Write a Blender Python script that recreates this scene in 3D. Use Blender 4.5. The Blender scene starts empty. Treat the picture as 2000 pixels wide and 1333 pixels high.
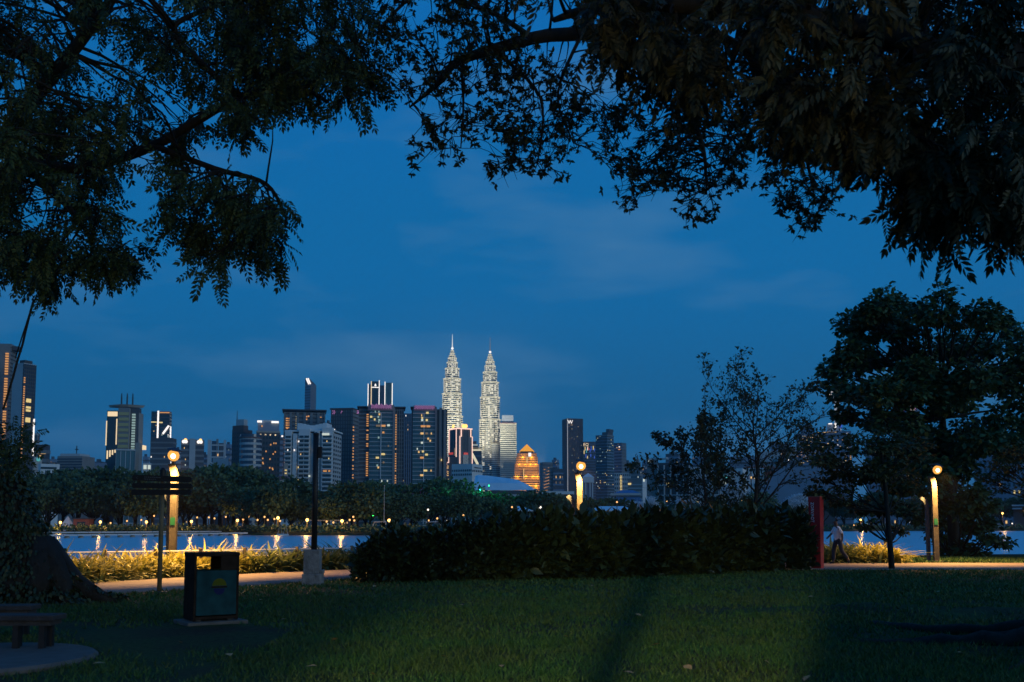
import bpy, bmesh, math, random
import numpy as np
from mathutils import Vector, Matrix

random.seed(7)
RNG = np.random.default_rng(11)
PI = math.pi
S = bpy.context.scene
COL = S.collection

# ---------------------------------------------------------------- camera
F = 1944.0                       # focal length in pixels of a 2000 px wide frame (35 mm lens)
PITCH = math.radians(5.0)
SHIFT = 0.09325
EYE = 1.6
cam_d = bpy.data.cameras.new('camera')
cam_d.sensor_width = 36.0
cam_d.lens = 36.0 * F / 2000.0
cam_d.shift_y = SHIFT
cam_d.clip_start = 0.1
cam_d.clip_end = 20000.0
cam_d.dof.use_dof = True
cam_d.dof.focus_distance = 70.0
cam_d.dof.aperture_fstop = 2.8
cam = bpy.data.objects.new('camera', cam_d)
COL.objects.link(cam)
cam.location = (0, 0, EYE)
cam.rotation_euler = (PI / 2 + PITCH, 0, 0)
S.camera = cam

# ---------------------------------------------------------------- sky, afterglow, exposure
SUN_EL = math.radians(7.0)
SUN_DIR = Vector((0.80, -0.55, 0.0)).normalized()       # towards the afterglow
w = bpy.data.worlds.new('World')
S.world = w
w.use_nodes = True
nt = w.node_tree
for n in list(nt.nodes):
    nt.nodes.remove(n)
out = nt.nodes.new('ShaderNodeOutputWorld')
bg = nt.nodes.new('ShaderNodeBackground')
sky = nt.nodes.new('ShaderNodeTexSky')
sky.sky_type = 'NISHITA'
sky.sun_disc = False
sky.sun_elevation = math.radians(2.0)
sky.sun_rotation = math.atan2(SUN_DIR.x, SUN_DIR.y)
sky.air_density = 1.0
sky.dust_density = 0.3
sky.ozone_density = 6.0
tc = nt.nodes.new('ShaderNodeTexCoord')
sep = nt.nodes.new('ShaderNodeSeparateXYZ')
nt.links.new(tc.outputs['Generated'], sep.inputs[0])
# blue-hour colour by height above the horizon
ramp = nt.nodes.new('ShaderNodeValToRGB')
ramp.color_ramp.interpolation = 'EASE'
els = ramp.color_ramp.elements
els[0].position = 0.0;  els[0].color = (0.0085, 0.126, 0.298, 1)
els[1].position = 0.9;  els[1].color = (0.004, 0.110, 0.430, 1)
e = els.new(0.10); e.color = (0.0048, 0.120, 0.298, 1)
e = els.new(0.26); e.color = (0.0032, 0.141, 0.378, 1)
e = els.new(0.50); e.color = (0.0032, 0.138, 0.430, 1)
nt.links.new(sep.outputs['Z'], ramp.inputs['Fac'])
# thin high cloud
mp = nt.nodes.new('ShaderNodeMapping')
mp.inputs['Scale'].default_value = (2.2, 2.2, 8.0)
mp.inputs['Rotation'].default_value = (0.0, 0.22, 0.3)
mp.inputs['Location'].default_value = (2.4, 3.6, 1.2)
nt.links.new(tc.outputs['Generated'], mp.inputs['Vector'])
cl = nt.nodes.new('ShaderNodeTexNoise')
cl.inputs['Scale'].default_value = 1.9
cl.inputs['Detail'].default_value = 5.0
cl.inputs['Roughness'].default_value = 0.5
nt.links.new(mp.outputs[0], cl.inputs['Vector'])
clr = nt.nodes.new('ShaderNodeMapRange')
clr.inputs['From Min'].default_value = 0.50
clr.inputs['From Max'].default_value = 0.74
clr.inputs['To Min'].default_value = 0.0
clr.inputs['To Max'].default_value = 0.62
nt.links.new(cl.outputs['Fac'], clr.inputs['Value'])
mixc = nt.nodes.new('ShaderNodeMixRGB')
mixc.inputs['Color2'].default_value = (0.068, 0.205, 0.395, 1)
nt.links.new(clr.outputs[0], mixc.inputs['Fac'])
nt.links.new(ramp.outputs['Color'], mixc.inputs['Color1'])
# a little of the physical twilight sky on top of it
skm = nt.nodes.new('ShaderNodeMixRGB')
skm.blend_type = 'ADD'
skm.inputs['Fac'].default_value = 0.0015
nt.links.new(mixc.outputs[0], skm.inputs['Color1'])
nt.links.new(sky.outputs[0], skm.inputs['Color2'])
nt.links.new(skm.outputs[0], bg.inputs['Color'])
bg.inputs['Strength'].default_value = 1.0
nt.links.new(bg.outputs[0], out.inputs['Surface'])

sun_d = bpy.data.lights.new('afterglow_sun', 'SUN')
sun_d.energy = 0.62
sun_d.angle = math.radians(30)
sun_d.color = (0.74, 0.93, 1.0)
sun = bpy.data.objects.new('afterglow_sun', sun_d)
COL.objects.link(sun)
sv = SUN_DIR * math.cos(SUN_EL) + Vector((0, 0, math.sin(SUN_EL)))
sun.rotation_euler = sv.to_track_quat('Z', 'Y').to_euler()

S.view_settings.view_transform = 'Standard'
S.view_settings.look = 'None'
S.view_settings.exposure = 0.0
S.view_settings.gamma = 1.0
S.render.engine = 'CYCLES'
S.cycles.use_denoising = True
S.cycles.max_bounces = 5
S.cycles.diffuse_bounces = 2
S.cycles.glossy_bounces = 3
S.cycles.transmission_bounces = 2
S.cycles.transparent_max_bounces = 6
S.cycles.caustics_reflective = False
S.cycles.caustics_refractive = False
S.cycles.sample_clamp_indirect = 4.0

# ---------------------------------------------------------------- picture-to-place helpers
CP, SP_ = math.cos(PITCH), math.sin(PITCH)
SOFF = SHIFT * 2000.0 / F

def ray(px, py):
    xc = (px - 1000.0) / F
    yc = (666.5 - py) / F + SOFF
    return Vector((xc, CP - yc * SP_, SP_ + yc * CP))

def at(px, py, d):
    r = ray(px, py)
    t = d / r.y
    return Vector((r.x * t, d, EYE + r.z * t))

def on_ground(px, py, z=0.0):
    r = ray(px, py)
    t = (z - EYE) / r.z
    return Vector((r.x * t, r.y * t, z))

# ---------------------------------------------------------------- materials
def new_mat(name):
    m = bpy.data.materials.new(name)
    m.use_nodes = True
    return m, m.node_tree, m.node_tree.nodes['Principled BSDF']

def mat(name, col, rough=0.75, var=0.18, scale=2.0, bump=0.0, bscale=20.0, metal=0.0, spec=0.3, stretch=(1, 1, 1)):
    m, t, b = new_mat(name)
    b.inputs['Roughness'].default_value = rough
    b.inputs['Metallic'].default_value = metal
    b.inputs['Specular IOR Level'].default_value = spec
    tcn = t.nodes.new('ShaderNodeTexCoord')
    mpn = t.nodes.new('ShaderNodeMapping')
    mpn.inputs['Scale'].default_value = stretch
    t.links.new(tcn.outputs['Object'], mpn.inputs['Vector'])
    no = t.nodes.new('ShaderNodeTexNoise')
    no.inputs['Scale'].default_value = scale
    no.inputs['Detail'].default_value = 6.0
    t.links.new(mpn.outputs[0], no.inputs['Vector'])
    r = t.nodes.new('ShaderNodeValToRGB')
    r.color_ramp.elements[0].position = 0.3
    r.color_ramp.elements[1].position = 0.7
    r.color_ramp.elements[0].color = tuple(c * (1 - var) for c in col) + (1,)
    r.color_ramp.elements[1].color = tuple(min(1, c * (1 + var)) for c in col) + (1,)
    t.links.new(no.outputs['Fac'], r.inputs['Fac'])
    t.links.new(r.outputs['Color'], b.inputs['Base Color'])
    if bump > 0:
        n2 = t.nodes.new('ShaderNodeTexNoise')
        n2.inputs['Scale'].default_value = bscale
        n2.inputs['Detail'].default_value = 5.0
        t.links.new(mpn.outputs[0], n2.inputs['Vector'])
        bp = t.nodes.new('ShaderNodeBump')
        bp.inputs['Strength'].default_value = bump
        bp.inputs['Distance'].default_value = 0.05
        t.links.new(n2.outputs['Fac'], bp.inputs['Height'])
        t.links.new(bp.outputs[0], b.inputs['Normal'])
    return m

def emit(name, col, strength, sample=False):
    m, t, b = new_mat(name)
    b.inputs['Base Color'].default_value = (0.02, 0.02, 0.02, 1)
    b.inputs['Emission Color'].default_value = tuple(col) + (1,)
    b.inputs['Emission Strength'].default_value = strength
    m.cycles.emission_sampling = 'FRONT_BACK' if sample else 'NONE'
    return m

def leaf_mat(name, c0, c1, rough=0.55, trans=0.0):
    m, t, b = new_mat(name)
    b.inputs['Roughness'].default_value = rough
    b.inputs['Specular IOR Level'].default_value = 0.25
    g = t.nodes.new('ShaderNodeNewGeometry')
    r = t.nodes.new('ShaderNodeValToRGB')
    r.color_ramp.elements[0].color = tuple(c0) + (1,)
    r.color_ramp.elements[1].color = tuple(c1) + (1,)
    t.links.new(g.outputs['Random Per Island'], r.inputs['Fac'])
    t.links.new(r.outputs['Color'], b.inputs['Base Color'])
    if trans > 0:
        tr = t.nodes.new('ShaderNodeBsdfTranslucent')
        t.links.new(r.outputs['Color'], tr.inputs['Color'])
        mx = t.nodes.new('ShaderNodeMixShader')
        mx.inputs['Fac'].default_value = trans
        o = t.nodes['Material Output']
        t.links.new(b.outputs[0], mx.inputs[1])
        t.links.new(tr.outputs[0], mx.inputs[2])
        t.links.new(mx.outputs[0], o.inputs['Surface'])
    return m

def patchy_leaf_mat(name, c0, c1, trans=0.2):
    m = leaf_mat(name, c0, c1, trans=trans)
    t = m.node_tree
    r = [n for n in t.nodes if n.type == 'VALTORGB'][0]
    g = t.nodes.new('ShaderNodeNewGeometry')
    no = t.nodes.new('ShaderNodeTexNoise'); no.inputs['Scale'].default_value = 0.7; no.inputs['Detail'].default_value = 6.0
    t.links.new(g.outputs['Position'], no.inputs['Vector'])
    q = t.nodes.new('ShaderNodeValToRGB')
    q.color_ramp.elements[0].position = .36; q.color_ramp.elements[0].color = (1.05, .88, .8, 1)
    q.color_ramp.elements[1].position = .62; q.color_ramp.elements[1].color = (.75, 1.0, .9, 1)
    t.links.new(no.outputs['Fac'], q.inputs['Fac'])
    mu = t.nodes.new('ShaderNodeMixRGB'); mu.blend_type = 'MULTIPLY'; mu.inputs['Fac'].default_value = 1
    t.links.new(r.outputs['Color'], mu.inputs[1]); t.links.new(q.outputs['Color'], mu.inputs[2])
    for n in t.nodes:
        if n.type == 'BSDF_PRINCIPLED': t.links.new(mu.outputs[0], n.inputs['Base Color'])
        if n.type == 'BSDF_TRANSLUCENT': t.links.new(mu.outputs[0], n.inputs['Color'])
    return m

M = {}
M['leaf_fine'] = leaf_mat('leaf_fine', (0.016, 0.034, 0.012), (0.050, 0.075, 0.020), trans=0.12)
M['leaf_mid'] = leaf_mat('leaf_mid', (0.014, 0.026, 0.012), (0.040, 0.050, 0.018), trans=0.1)
M['leaf_big'] = leaf_mat('leaf_big', (0.016, 0.026, 0.012), (0.060, 0.052, 0.018), trans=0.1)
M['leaf_shore'] = leaf_mat('leaf_shore', (0.030, 0.062, 0.024), (0.070, 0.115, 0.038), trans=0.1)
M['leaf_olive'] = leaf_mat('leaf_olive', (0.034, 0.038, 0.012), (0.085, 0.085, 0.022), trans=0.15)
M['leaf_far'] = leaf_mat('leaf_far', (0.040, 0.075, 0.034), (0.090, 0.135, 0.058))
M['leaf_hedge'] = leaf_mat('leaf_hedge', (0.014, 0.026, 0.012), (0.038, 0.055, 0.020), rough=0.4)
M['leaf_strap'] = leaf_mat('leaf_strap', (0.20, 0.20, 0.035), (0.46, 0.40, 0.085), trans=0.25)
M['leaf_strap_green'] = leaf_mat('leaf_strap_green', (0.08, 0.12, 0.04), (0.20, 0.22, 0.07), trans=0.25)
M['grass'] = patchy_leaf_mat('grass_blades', (0.022, 0.066, 0.016), (0.060, 0.115, 0.030), trans=0.2)
M['bark'] = mat('bark', (0.017, 0.015, 0.012), 0.9, 0.4, 6.0, 0.6, 14.0, stretch=(1, 1, 0.25))
M['bark_thin'] = mat('bark_thin', (0.030, 0.025, 0.020), 0.9, 0.3, 8.0)
M['concrete'] = mat('concrete', (0.085, 0.085, 0.08), 0.85, 0.2, 5.0, 0.3, 40.0)
M['stone'] = mat('stone', (0.20, 0.19, 0.18), 0.85, 0.35, 7.0, 0.5, 30.0)
M['black_metal'] = mat('black_metal', (0.012, 0.012, 0.013), 0.5, 0.2, 6.0)
M['dark_board'] = mat('dark_board', (0.016, 0.014, 0.013), 0.6, 0.25, 9.0)
M['post_paint'] = mat('post_paint', (0.075, 0.066, 0.056), 0.8, 0.25, 5.0, 0.3, 40.0, spec=.15)
M['post_blue'] = mat('post_blue', (0.045, 0.055, 0.075), 0.8, 0.12, 4.0)
M['brown_post'] = mat('brown_post', (0.16, 0.12, 0.06), 0.6, 0.2, 5.0)
M['bin_brown'] = mat('bin_brown', (0.018, 0.013, 0.010), 0.9, 0.4, 6.0, spec=.08)
M['bin_teal'] = mat('bin_teal', (0.008, 0.040, 0.048), 0.9, 0.35, 5.0, spec=.08)
M['red'] = mat('sign_red', (0.40, 0.020, 0.022), 0.55, 0.15, 3.0)
M['white_letter'] = mat('white_letter', (0.7, 0.7, 0.7), 0.5, 0.05)
M['grey_letter'] = mat('grey_letter', (0.10, 0.10, 0.10), 0.6, 0.05)
M['green_plate'] = mat('green_plate', (0.01, 0.10, 0.05), 0.5, 0.1)
M['lamp'] = emit('lamp_glow', (1.0, 0.72, 0.34), 6.0)
M['lamp_halo'] = emit('lamp_halo_glow', (1.0, 0.43, 0.07), 1.0)  # glow colour that imitates the orange halo round the lamp bulbs
M['lamp_behind'] = emit('lamp_glow_behind', (1.0, 0.72, 0.26), 2400.0, True)
M['far_lamp'] = emit('far_lamp_glow', (1.0, 0.50, 0.12), 5.0)
M['far_lamp_dim'] = emit('far_lamp_dim', (1.0, 0.50, 0.16), 1.6)
M['far_lamp_white'] = emit('far_lamp_white', (1.0, 0.9, 0.75), 1.8)
M['win_warm'] = emit('window_warm', (1.0, 0.60, 0.22), 0.85)
M['win_orange'] = emit('window_orange', (1.0, 0.45, 0.14), 0.65)
M['win_yellow'] = emit('window_yellow', (1.0, 0.76, 0.30), 0.80)
M['win_white'] = emit('window_white', (0.85, 0.95, 0.85), 0.70)
M['win_cool'] = emit('window_cool', (0.55, 0.80, 0.75), 0.45)
M['win_dim'] = emit('window_dim', (1.0, 0.70, 0.40), 0.16)
M['strip_white'] = emit('strip_white', (1.0, 0.93, 0.88), 1.3)
M['strip_warm'] = emit('strip_warm', (1.0, 0.76, 0.45), 0.95)
M['strip_pink'] = emit('strip_pink', (1.0, 0.62, 0.50), 1.25)
M['purple'] = emit('light_purple', (0.75, 0.30, 0.75), 0.6)
M['red_glow'] = emit('light_red', (1.0, 0.10, 0.06), 0.45)
M['orange_logo'] = emit('logo_orange', (1.0, 0.48, 0.12), 2.2)
M['blue_glow'] = emit('light_blue', (0.08, 0.20, 1.0), 0.5)
M['cyan_glow'] = emit('light_cyan', (0.15, 0.75, 0.8), 0.45)
M['green_glow'] = emit('light_green', (0.05, 0.8, 0.25), 0.6)
M['amber'] = emit('flood_amber', (1.0, 0.50, 0.05), 2.4, True)
M['glass'] = mat('glass_dark', (0.025, 0.045, 0.055), 0.18, 0.2, 0.05, spec=0.6)
M['glass_teal'] = mat('glass_teal', (0.065, 0.145, 0.155), 0.25, 0.2, 0.05, spec=0.6)
M['glass_blue'] = mat('glass_blue', (0.035, 0.055, 0.085), 0.2, 0.2, 0.05, spec=0.6)
M['w_grey'] = mat('wall_grey', (0.22, 0.21, 0.20), 0.85, 0.12, 0.08)
M['w_dark'] = mat('wall_dark', (0.085, 0.085, 0.09), 0.85, 0.15, 0.08)
M['w_brown'] = mat('wall_brown', (0.14, 0.085, 0.075), 0.85, 0.15, 0.08)
M['w_beige'] = mat('wall_beige', (0.36, 0.31, 0.26), 0.85, 0.10, 0.08)
M['w_white'] = mat('wall_white', (0.66, 0.64, 0.61), 0.8, 0.08, 0.08)
M['w_pale'] = mat('wall_pale', (0.44, 0.44, 0.43), 0.8, 0.10, 0.08)
M['w_blue'] = mat('wall_blue', (0.20, 0.24, 0.30), 0.8, 0.10, 0.08)
M['w_red'] = mat('wall_red', (0.40, 0.12, 0.08), 0.85, 0.10, 0.08)
M['w_yellow'] = mat('wall_yellow', (0.46, 0.38, 0.17), 0.85, 0.10, 0.08)
M['steel'] = mat('steel', (0.62, 0.61, 0.55), 0.45, 0.06, 0.05, metal=0.3)
M['roof_blue'] = mat('roof_blue', (0.58, 0.70, 0.74), 0.6, 0.10, 0.1)
M['roof_azure'] = mat('roof_azure', (0.06, 0.17, 0.34), 0.6, 0.10, 0.1)
M['roof_dark'] = mat('roof_dark', (0.19, 0.185, 0.19), 0.7, 0.15, 0.1)
M['roof_red'] = mat('roof_red', (0.26, 0.08, 0.06), 0.8, 0.15, 0.4)
M['droplets'] = mat('droplets', (0.75, 0.77, 0.80), 0.4, 0.05)
M['skin'] = mat('skin', (0.10, 0.055, 0.04), 0.6, 0.1)
M['shirt'] = mat('shirt', (0.62, 0.64, 0.68), 0.8, 0.10, 6.0, 0.3, 9.0)
M['trousers'] = mat('trousers', (0.030, 0.035, 0.05), 0.85, 0.15, 6.0)
M['shoe'] = mat('shoe', (0.012, 0.012, 0.012), 0.5, 0.1)
M['hair'] = mat('hair', (0.010, 0.009, 0.008), 0.6, 0.1)
M['car_paint'] = mat('car_paint', (0.55, 0.52, 0.45), 0.3, 0.05, spec=0.6)
M['bench_stone'] = mat('bench_stone', (0.03, 0.03, 0.032), 0.95, 0.3, 7.0, 0.4, 30.0)
M['soil'] = mat('soil', (0.050, 0.038, 0.028), 0.95, 0.4, 5.0, 0.8, 20.0)
M['dry_leaf'] = mat('dry_leaf', (0.30, 0.20, 0.09), 0.8, 0.3, 8.0)

# ---------------------------------------------------------------- objects
def link(o):
    COL.objects.link(o)
    return o

def tag(o, label=None, cat=None, group=None, kind=None):
    if label: o['label'] = label
    if cat: o['category'] = cat
    if group: o['group'] = group
    if kind: o['kind'] = kind
    return o

def empty(name, loc=(0, 0, 0), rz=0.0):
    o = bpy.data.objects.new(name, None)
    o.location = loc
    o.rotation_euler = (0, 0, rz)
    o.empty_display_size = 0.2
    return link(o)

def mobj(name, me, m, parent=None, kind=None):
    if m is not None and not me.materials:
        me.materials.append(m)
    o = bpy.data.objects.new(name, me)
    link(o)
    if parent is not None:
        o.parent = parent
    if kind:
        o['kind'] = kind
    return o

def tri_mesh(name, V, T, smooth=False):
    V = np.asarray(V, dtype=np.float32).reshape(-1, 3)
    T = np.asarray(T, dtype=np.int32).reshape(-1, 3)
    me = bpy.data.meshes.new(name)
    me.vertices.add(len(V))
    me.vertices.foreach_set('co', V.ravel())
    me.loops.add(len(T) * 3)
    me.loops.foreach_set('vertex_index', T.ravel())
    me.polygons.add(len(T))
    me.polygons.foreach_set('loop_start', np.arange(0, len(T) * 3, 3, dtype=np.int32))
    if smooth:
        me.polygons.foreach_set('use_smooth', np.ones(len(T), dtype=bool))
    me.update(calc_edges=True)
    return me

class MB:
    """collects solids and links them as ONE mesh object"""
    def __init__(s):
        s.v = []; s.f = []
    def add(s, vs, fs, mtx=None):
        o = len(s.v)
        s.v += [tuple(mtx @ Vector(p)) if mtx is not None else tuple(p) for p in vs]
        s.f += [[i + o for i in f] for f in fs]
        return s
    def box(s, x0, x1, y0, y1, z0, z1, mtx=None):
        vs = [(x0, y0, z0), (x1, y0, z0), (x1, y1, z0), (x0, y1, z0), (x0, y0, z1), (x1, y0, z1), (x1, y1, z1), (x0, y1, z1)]
        return s.add(vs, [(0, 3, 2, 1), (4, 5, 6, 7), (0, 1, 5, 4), (1, 2, 6, 5), (2, 3, 7, 6), (3, 0, 4, 7)], mtx)
    def prism(s, pts, z0, z1, mtx=None, taper=None):
        n = len(pts)
        top = pts if taper is None else taper
        vs = [(p[0], p[1], z0) for p in pts] + [(p[0], p[1], z1) for p in top]
        fs = [list(range(n - 1, -1, -1)), list(range(n, 2 * n))]
        fs += [(i, (i + 1) % n, n + (i + 1) % n, n + i) for i in range(n)]
        return s.add(vs, fs, mtx)
    def lathe(s, prof, n=12, c=(0, 0, 0), shape=None, mtx=None):
        vs = []; fs = []
        for r, z in prof:
            for i in range(n):
                a = 2 * PI * i / n
                k = shape(i) if shape else 1.0
                vs.append((c[0] + r * k * math.cos(a), c[1] + r * k * math.sin(a), c[2] + z))
        for j in range(len(prof) - 1):
            for i in range(n):
                a, b = j * n + i, j * n + (i + 1) % n
                fs.append((a, b, b + n, a + n))
        fs.append(list(range(n - 1, -1, -1)))
        fs.append(list(range((len(prof) - 1) * n, len(prof) * n)))
        return s.add(vs, fs, mtx)
    def tube(s, pts, rad, n=6, mtx=None):
        pts = [Vector(p) for p in pts]
        if not hasattr(rad, '__len__'):
            rad = [rad] * len(pts)
        vs = []; fs = []
        up = Vector((0.13, 0.21, 0.97))
        for i, p in enumerate(pts):
            t = (pts[min(i + 1, len(pts) - 1)] - pts[max(i - 1, 0)])
            if t.length < 1e-9: t = Vector((0, 0, 1))
            t.normalize()
            a = t.cross(up)
            if a.length < 0.05: a = t.cross(Vector((1, 0, 0)))
            a.normalize(); b = t.cross(a)
            for k in range(n):
                an = 2 * PI * k / n
                vs.append(p + (a * math.cos(an) + b * math.sin(an)) * rad[i])
        for j in range(len(pts) - 1):
            for k in range(n):
                q, r = j * n + k, j * n + (k + 1) % n
                fs.append((q, r, r + n, q + n))
        fs.append(list(range(n - 1, -1, -1)))
        fs.append(list(range((len(pts) - 1) * n, len(pts) * n)))
        return s.add(vs, fs, mtx)
    def mesh(s, name, smooth=False):
        me = bpy.data.meshes.new(name)
        me.from_pydata(s.v, [], s.f)
        if smooth:
            for p in me.polygons: p.use_smooth = True
        me.update()
        return me
    def build(s, name, m, parent=None, smooth=False, bevel=0.0, kind=None):
        o = mobj(name, s.mesh(name, smooth), m, parent, kind)
        if bevel > 0:
            b = o.modifiers.new('edge', 'BEVEL')
            b.width = bevel; b.segments = 2; b.limit_method = 'ANGLE'
        return o

def copy_tree(o, parent=None):
    c = o.copy()
    COL.objects.link(c)
    c.parent = parent
    for ch in list(o.children):
        copy_tree(ch, c)
    return c

def text_obj(name, body, size, m, parent, loc, rot=(PI / 2, 0, 0), depth=0.02):
    cu = bpy.data.curves.new(name, 'FONT')
    cu.body = body
    cu.size = size
    cu.extrude = depth
    cu.align_x = 'CENTER'; cu.align_y = 'CENTER'
    cu.resolution_u = 2
    tmp = bpy.data.objects.new('lettering_outline', cu)
    COL.objects.link(tmp)
    bpy.context.view_layer.update()
    me = bpy.data.meshes.new_from_object(tmp.evaluated_get(bpy.context.evaluated_depsgraph_get()))
    bpy.data.objects.remove(tmp)
    me.materials.clear()
    me.materials.append(m)
    o = bpy.data.objects.new(name, me)
    link(o)
    o.parent = parent
    o.location = loc
    o.rotation_euler = rot
    return o

# ---------------------------------------------------------------- foliage helpers
def norm(a):
    return a / np.maximum(np.linalg.norm(a, axis=-1, keepdims=True), 1e-9)

def frames(dirs, roll):
    """rotation matrices taking local +Y to dirs, rolled about it"""
    d = norm(np.asarray(dirs, float))
    ref = np.tile(np.array([0.0, 0.0, 1.0]), (len(d), 1))
    bad = np.abs(d[:, 2]) > 0.97
    ref[bad] = (1, 0, 0)
    x = norm(np.cross(d, ref))
    z = np.cross(x, d)
    c, s_ = np.cos(roll)[:, None], np.sin(roll)[:, None]
    x2 = x * c + z * s_
    z2 = -x * s_ + z * c
    return np.stack([x2, d, z2], axis=2)

def scatter(proto, pos, R, sc):
    V, T = proto
    P = np.einsum('nij,vj->nvi', R, V) * np.asarray(sc)[:, None, None] + np.asarray(pos)[:, None, :]
    n = len(P)
    TT = (T[None] + (np.arange(n) * len(V))[:, None, None])
    return P.reshape(-1, 3), TT.reshape(-1, 3)

def join(parts):
    Vs = []; Ts = []; o = 0
    for V, T in parts:
        Vs.append(V); Ts.append(T + o); o += len(V)
    return np.concatenate(Vs), np.concatenate(Ts)

def leaf(w=0.22, fold=0.05, droop=0.12):
    V = np.array([(0, 0, 0), (w * 0.85, 0.3, fold), (w, 0.55, fold - droop * .3), (0, 1, -droop), (-w, 0.55, fold - droop * .3), (-w * 0.85, 0.3, fold), (0, 0.45, -droop * 0.1)])
    T = np.array([(0, 1, 6), (1, 2, 6), (2, 3, 6), (3, 4, 6), (4, 5, 6), (5, 0, 6)])
    return V, T

def leaf4(w=0.22, fold=0.05, droop=0.1):
    V = np.array([(0, 0, 0), (w, 0.5, fold), (0, 1, -droop), (-w, 0.5, fold)])
    T = np.array([(0, 1, 2), (0, 2, 3)])
    return V, T

def pinnate(pairs=8, ll=0.28, lw=0.2, ang=62, droop=0.25, proto=None, rng=None):
    """a compound leaf, 1 long: paired leaflets along a drooping stalk"""
    rng = rng or np.random.default_rng(3)
    pr = proto or leaf4(lw)
    pos = []; dirs = []; sc = []
    for i in range(pairs):
        t = 0.14 + 0.82 * i / (pairs - 1)
        z = -droop * t * t
        for sgn in (-1, 1):
            a = math.radians(ang + rng.uniform(-9, 9) - 22 * t)
            pos.append((0, t, z))
            dirs.append((sgn * math.sin(a), math.cos(a), -0.35 - rng.uniform(0, .3)))
            sc.append(ll * (1.0 - 0.35 * abs(t - 0.5)) * rng.uniform(.85, 1.1))
    pos.append((0, 0.97, -droop)); dirs.append((0, 1, -.5)); sc.append(ll)
    R = frames(dirs, rng.uniform(-.5, .5, len(pos)))
    a = scatter(pr, pos, R, sc)
    st = (np.array([(-.006, 0, 0), (.006, 0, 0), (.006, .5, -droop * .25), (-.006, .5, -droop * .25), (0, 1, -droop)]),
          np.array([(0, 1, 2), (0, 2, 3), (3, 2, 4)]))
    return join([a, st])

def palmate(n=8, lw=0.26, rng=None):
    """a whorl of drooping leaves, about 1 across"""
    rng = rng or np.random.default_rng(5)
    pos = []; dirs = []; sc = []
    for i in range(n):
        a = 2 * PI * i / n + rng.uniform(-.3, .3)
        pos.append((0, 0.05, 0))
        dirs.append((math.cos(a), rng.uniform(-.2, .7), math.sin(a)))
        sc.append(rng.uniform(.4, .6))
    R = frames(dirs, rng.uniform(-.8, .8, n))
    return scatter(leaf(lw, .05, .25), pos, R, sc)

def rand_dirs(n, rng, down=0.0, flat=1.0):
    d = rng.normal(size=(n, 3))
    d[:, 2] *= flat
    d = norm(d)
    d[:, 2] -= down
    return norm(d)

def in_poly(x, y, poly):
    inside = False
    n = len(poly)
    j = n - 1
    for i in range(n):
        xi, yi = poly[i]; xj, yj = poly[j]
        if (yi > y) != (yj > y) and x < (xj - xi) * (y - yi) / (yj - yi) + xi:
            inside = not inside
        j = i
    return inside

def wobble(a, b, n, amp, rng, sag=0.0):
    a = Vector(a); b = Vector(b)
    pts = []
    L = (b - a).length
    off = Vector((0, 0, 0))
    for i in range(n + 1):
        t = i / n
        p = a.lerp(b, t)
        k = math.sin(PI * t)
        off = off + Vector(rng.normal(size=3)) * amp * L / n
        pts.append(p + off * k + Vector((0, 0, sag * L * k)))
    return pts

# ================================================================ THE SETTING
def lerp_table(tb, x):
    if x <= tb[0][0]: return tb[0][1]
    for (a, b), (c, d) in zip(tb, tb[1:]):
        if x <= c:
            return b + (d - b) * (x - a) / (c - a)
    return tb[-1][1]

def shore_near(x):
    return min(60.0, max(27.0, 39.5 + 0.55 * x))

FAR_T = [(-250, 216), (-60, 214), (-48, 190), (-25, 188), (20, 215), (108, 300), (320, 312)]
def shore_far(x):
    return lerp_table(FAR_T, x)

def sm(a, b, x):
    t = min(1, max(0, (x - a) / (b - a)))
    return t * t * (3 - 2 * t)

def vnoise(x, y):
    return (math.sin(x * 1.3 + 2.1 * math.sin(y * .7)) + math.sin(y * 1.7 + 1.3 * math.sin(x * .9 + 1)) + .5 * math.sin(x * 3.1 + y * 2.7)) / 2.5

MOUND = [(6.6, 18.4, 1.9, .45, .16), (9.0, 17.6, 2.2, .5, .14), (7.2, 12.4, 2.0, .9, .18)]
def ground_z(x, y):
    a = shore_near(x); b = shore_far(x)
    z = 0.0
    if -230 < x < 290 and a - .5 < y < b + 2:
        z = -1.6 * sm(a, a + 2.5, y) * (1 - sm(b - 6, b, y))
    if y < 23:
        k = 1 - sm(17, 23, y)
        z += 0.035 * k * vnoise(x * .8, y * .6)
    for mx, my, sx, sy, h in MOUND:
        z += h * math.exp(-((x - mx) / sx) ** 2 - ((y - my) / sy) ** 2) * (1 + .35 * vnoise(x * 3, y * 4))
    return z

def axis(segs):
    o = []
    for a, b, st in segs:
        n = max(1, round((b - a) / st))
        o += [a + (b - a) * i / n for i in range(n)]
    o.append(segs[-1][1])
    return o
gx = axis([(-9000, -3000, 3000), (-3000, -600, 600), (-600, -230, 120), (-230, -232 + 4, 2), (-228, -80, 12), (-80, -20, 4), (-20, 24, .4), (24, 120, 5), (120, 288, 12), (288, 292, 2), (292, 700, 140), (700, 9000, 2800)])
gy = axis([(-60, -6, 6), (-6, 26, .35), (26, 62, .6), (62, 170, 20), (170, 320, 2.0), (320, 600, 60), (600, 9000, 1400)])
GV = [(x, y, ground_z(x, y)) for y in gy for x in gx]
nx = len(gx)
GT = []
for j in range(len(gy) - 1):
    for i in range(nx - 1):
        a = j * nx + i
        GT += [(a, a + 1, a + nx + 1), (a, a + nx + 1, a + nx)]
gm, t, b = new_mat('lawn_ground')
b.inputs['Roughness'].default_value = 0.95
b.inputs['Specular IOR Level'].default_value = 0.1
g = t.nodes.new('ShaderNodeNewGeometry')
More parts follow.
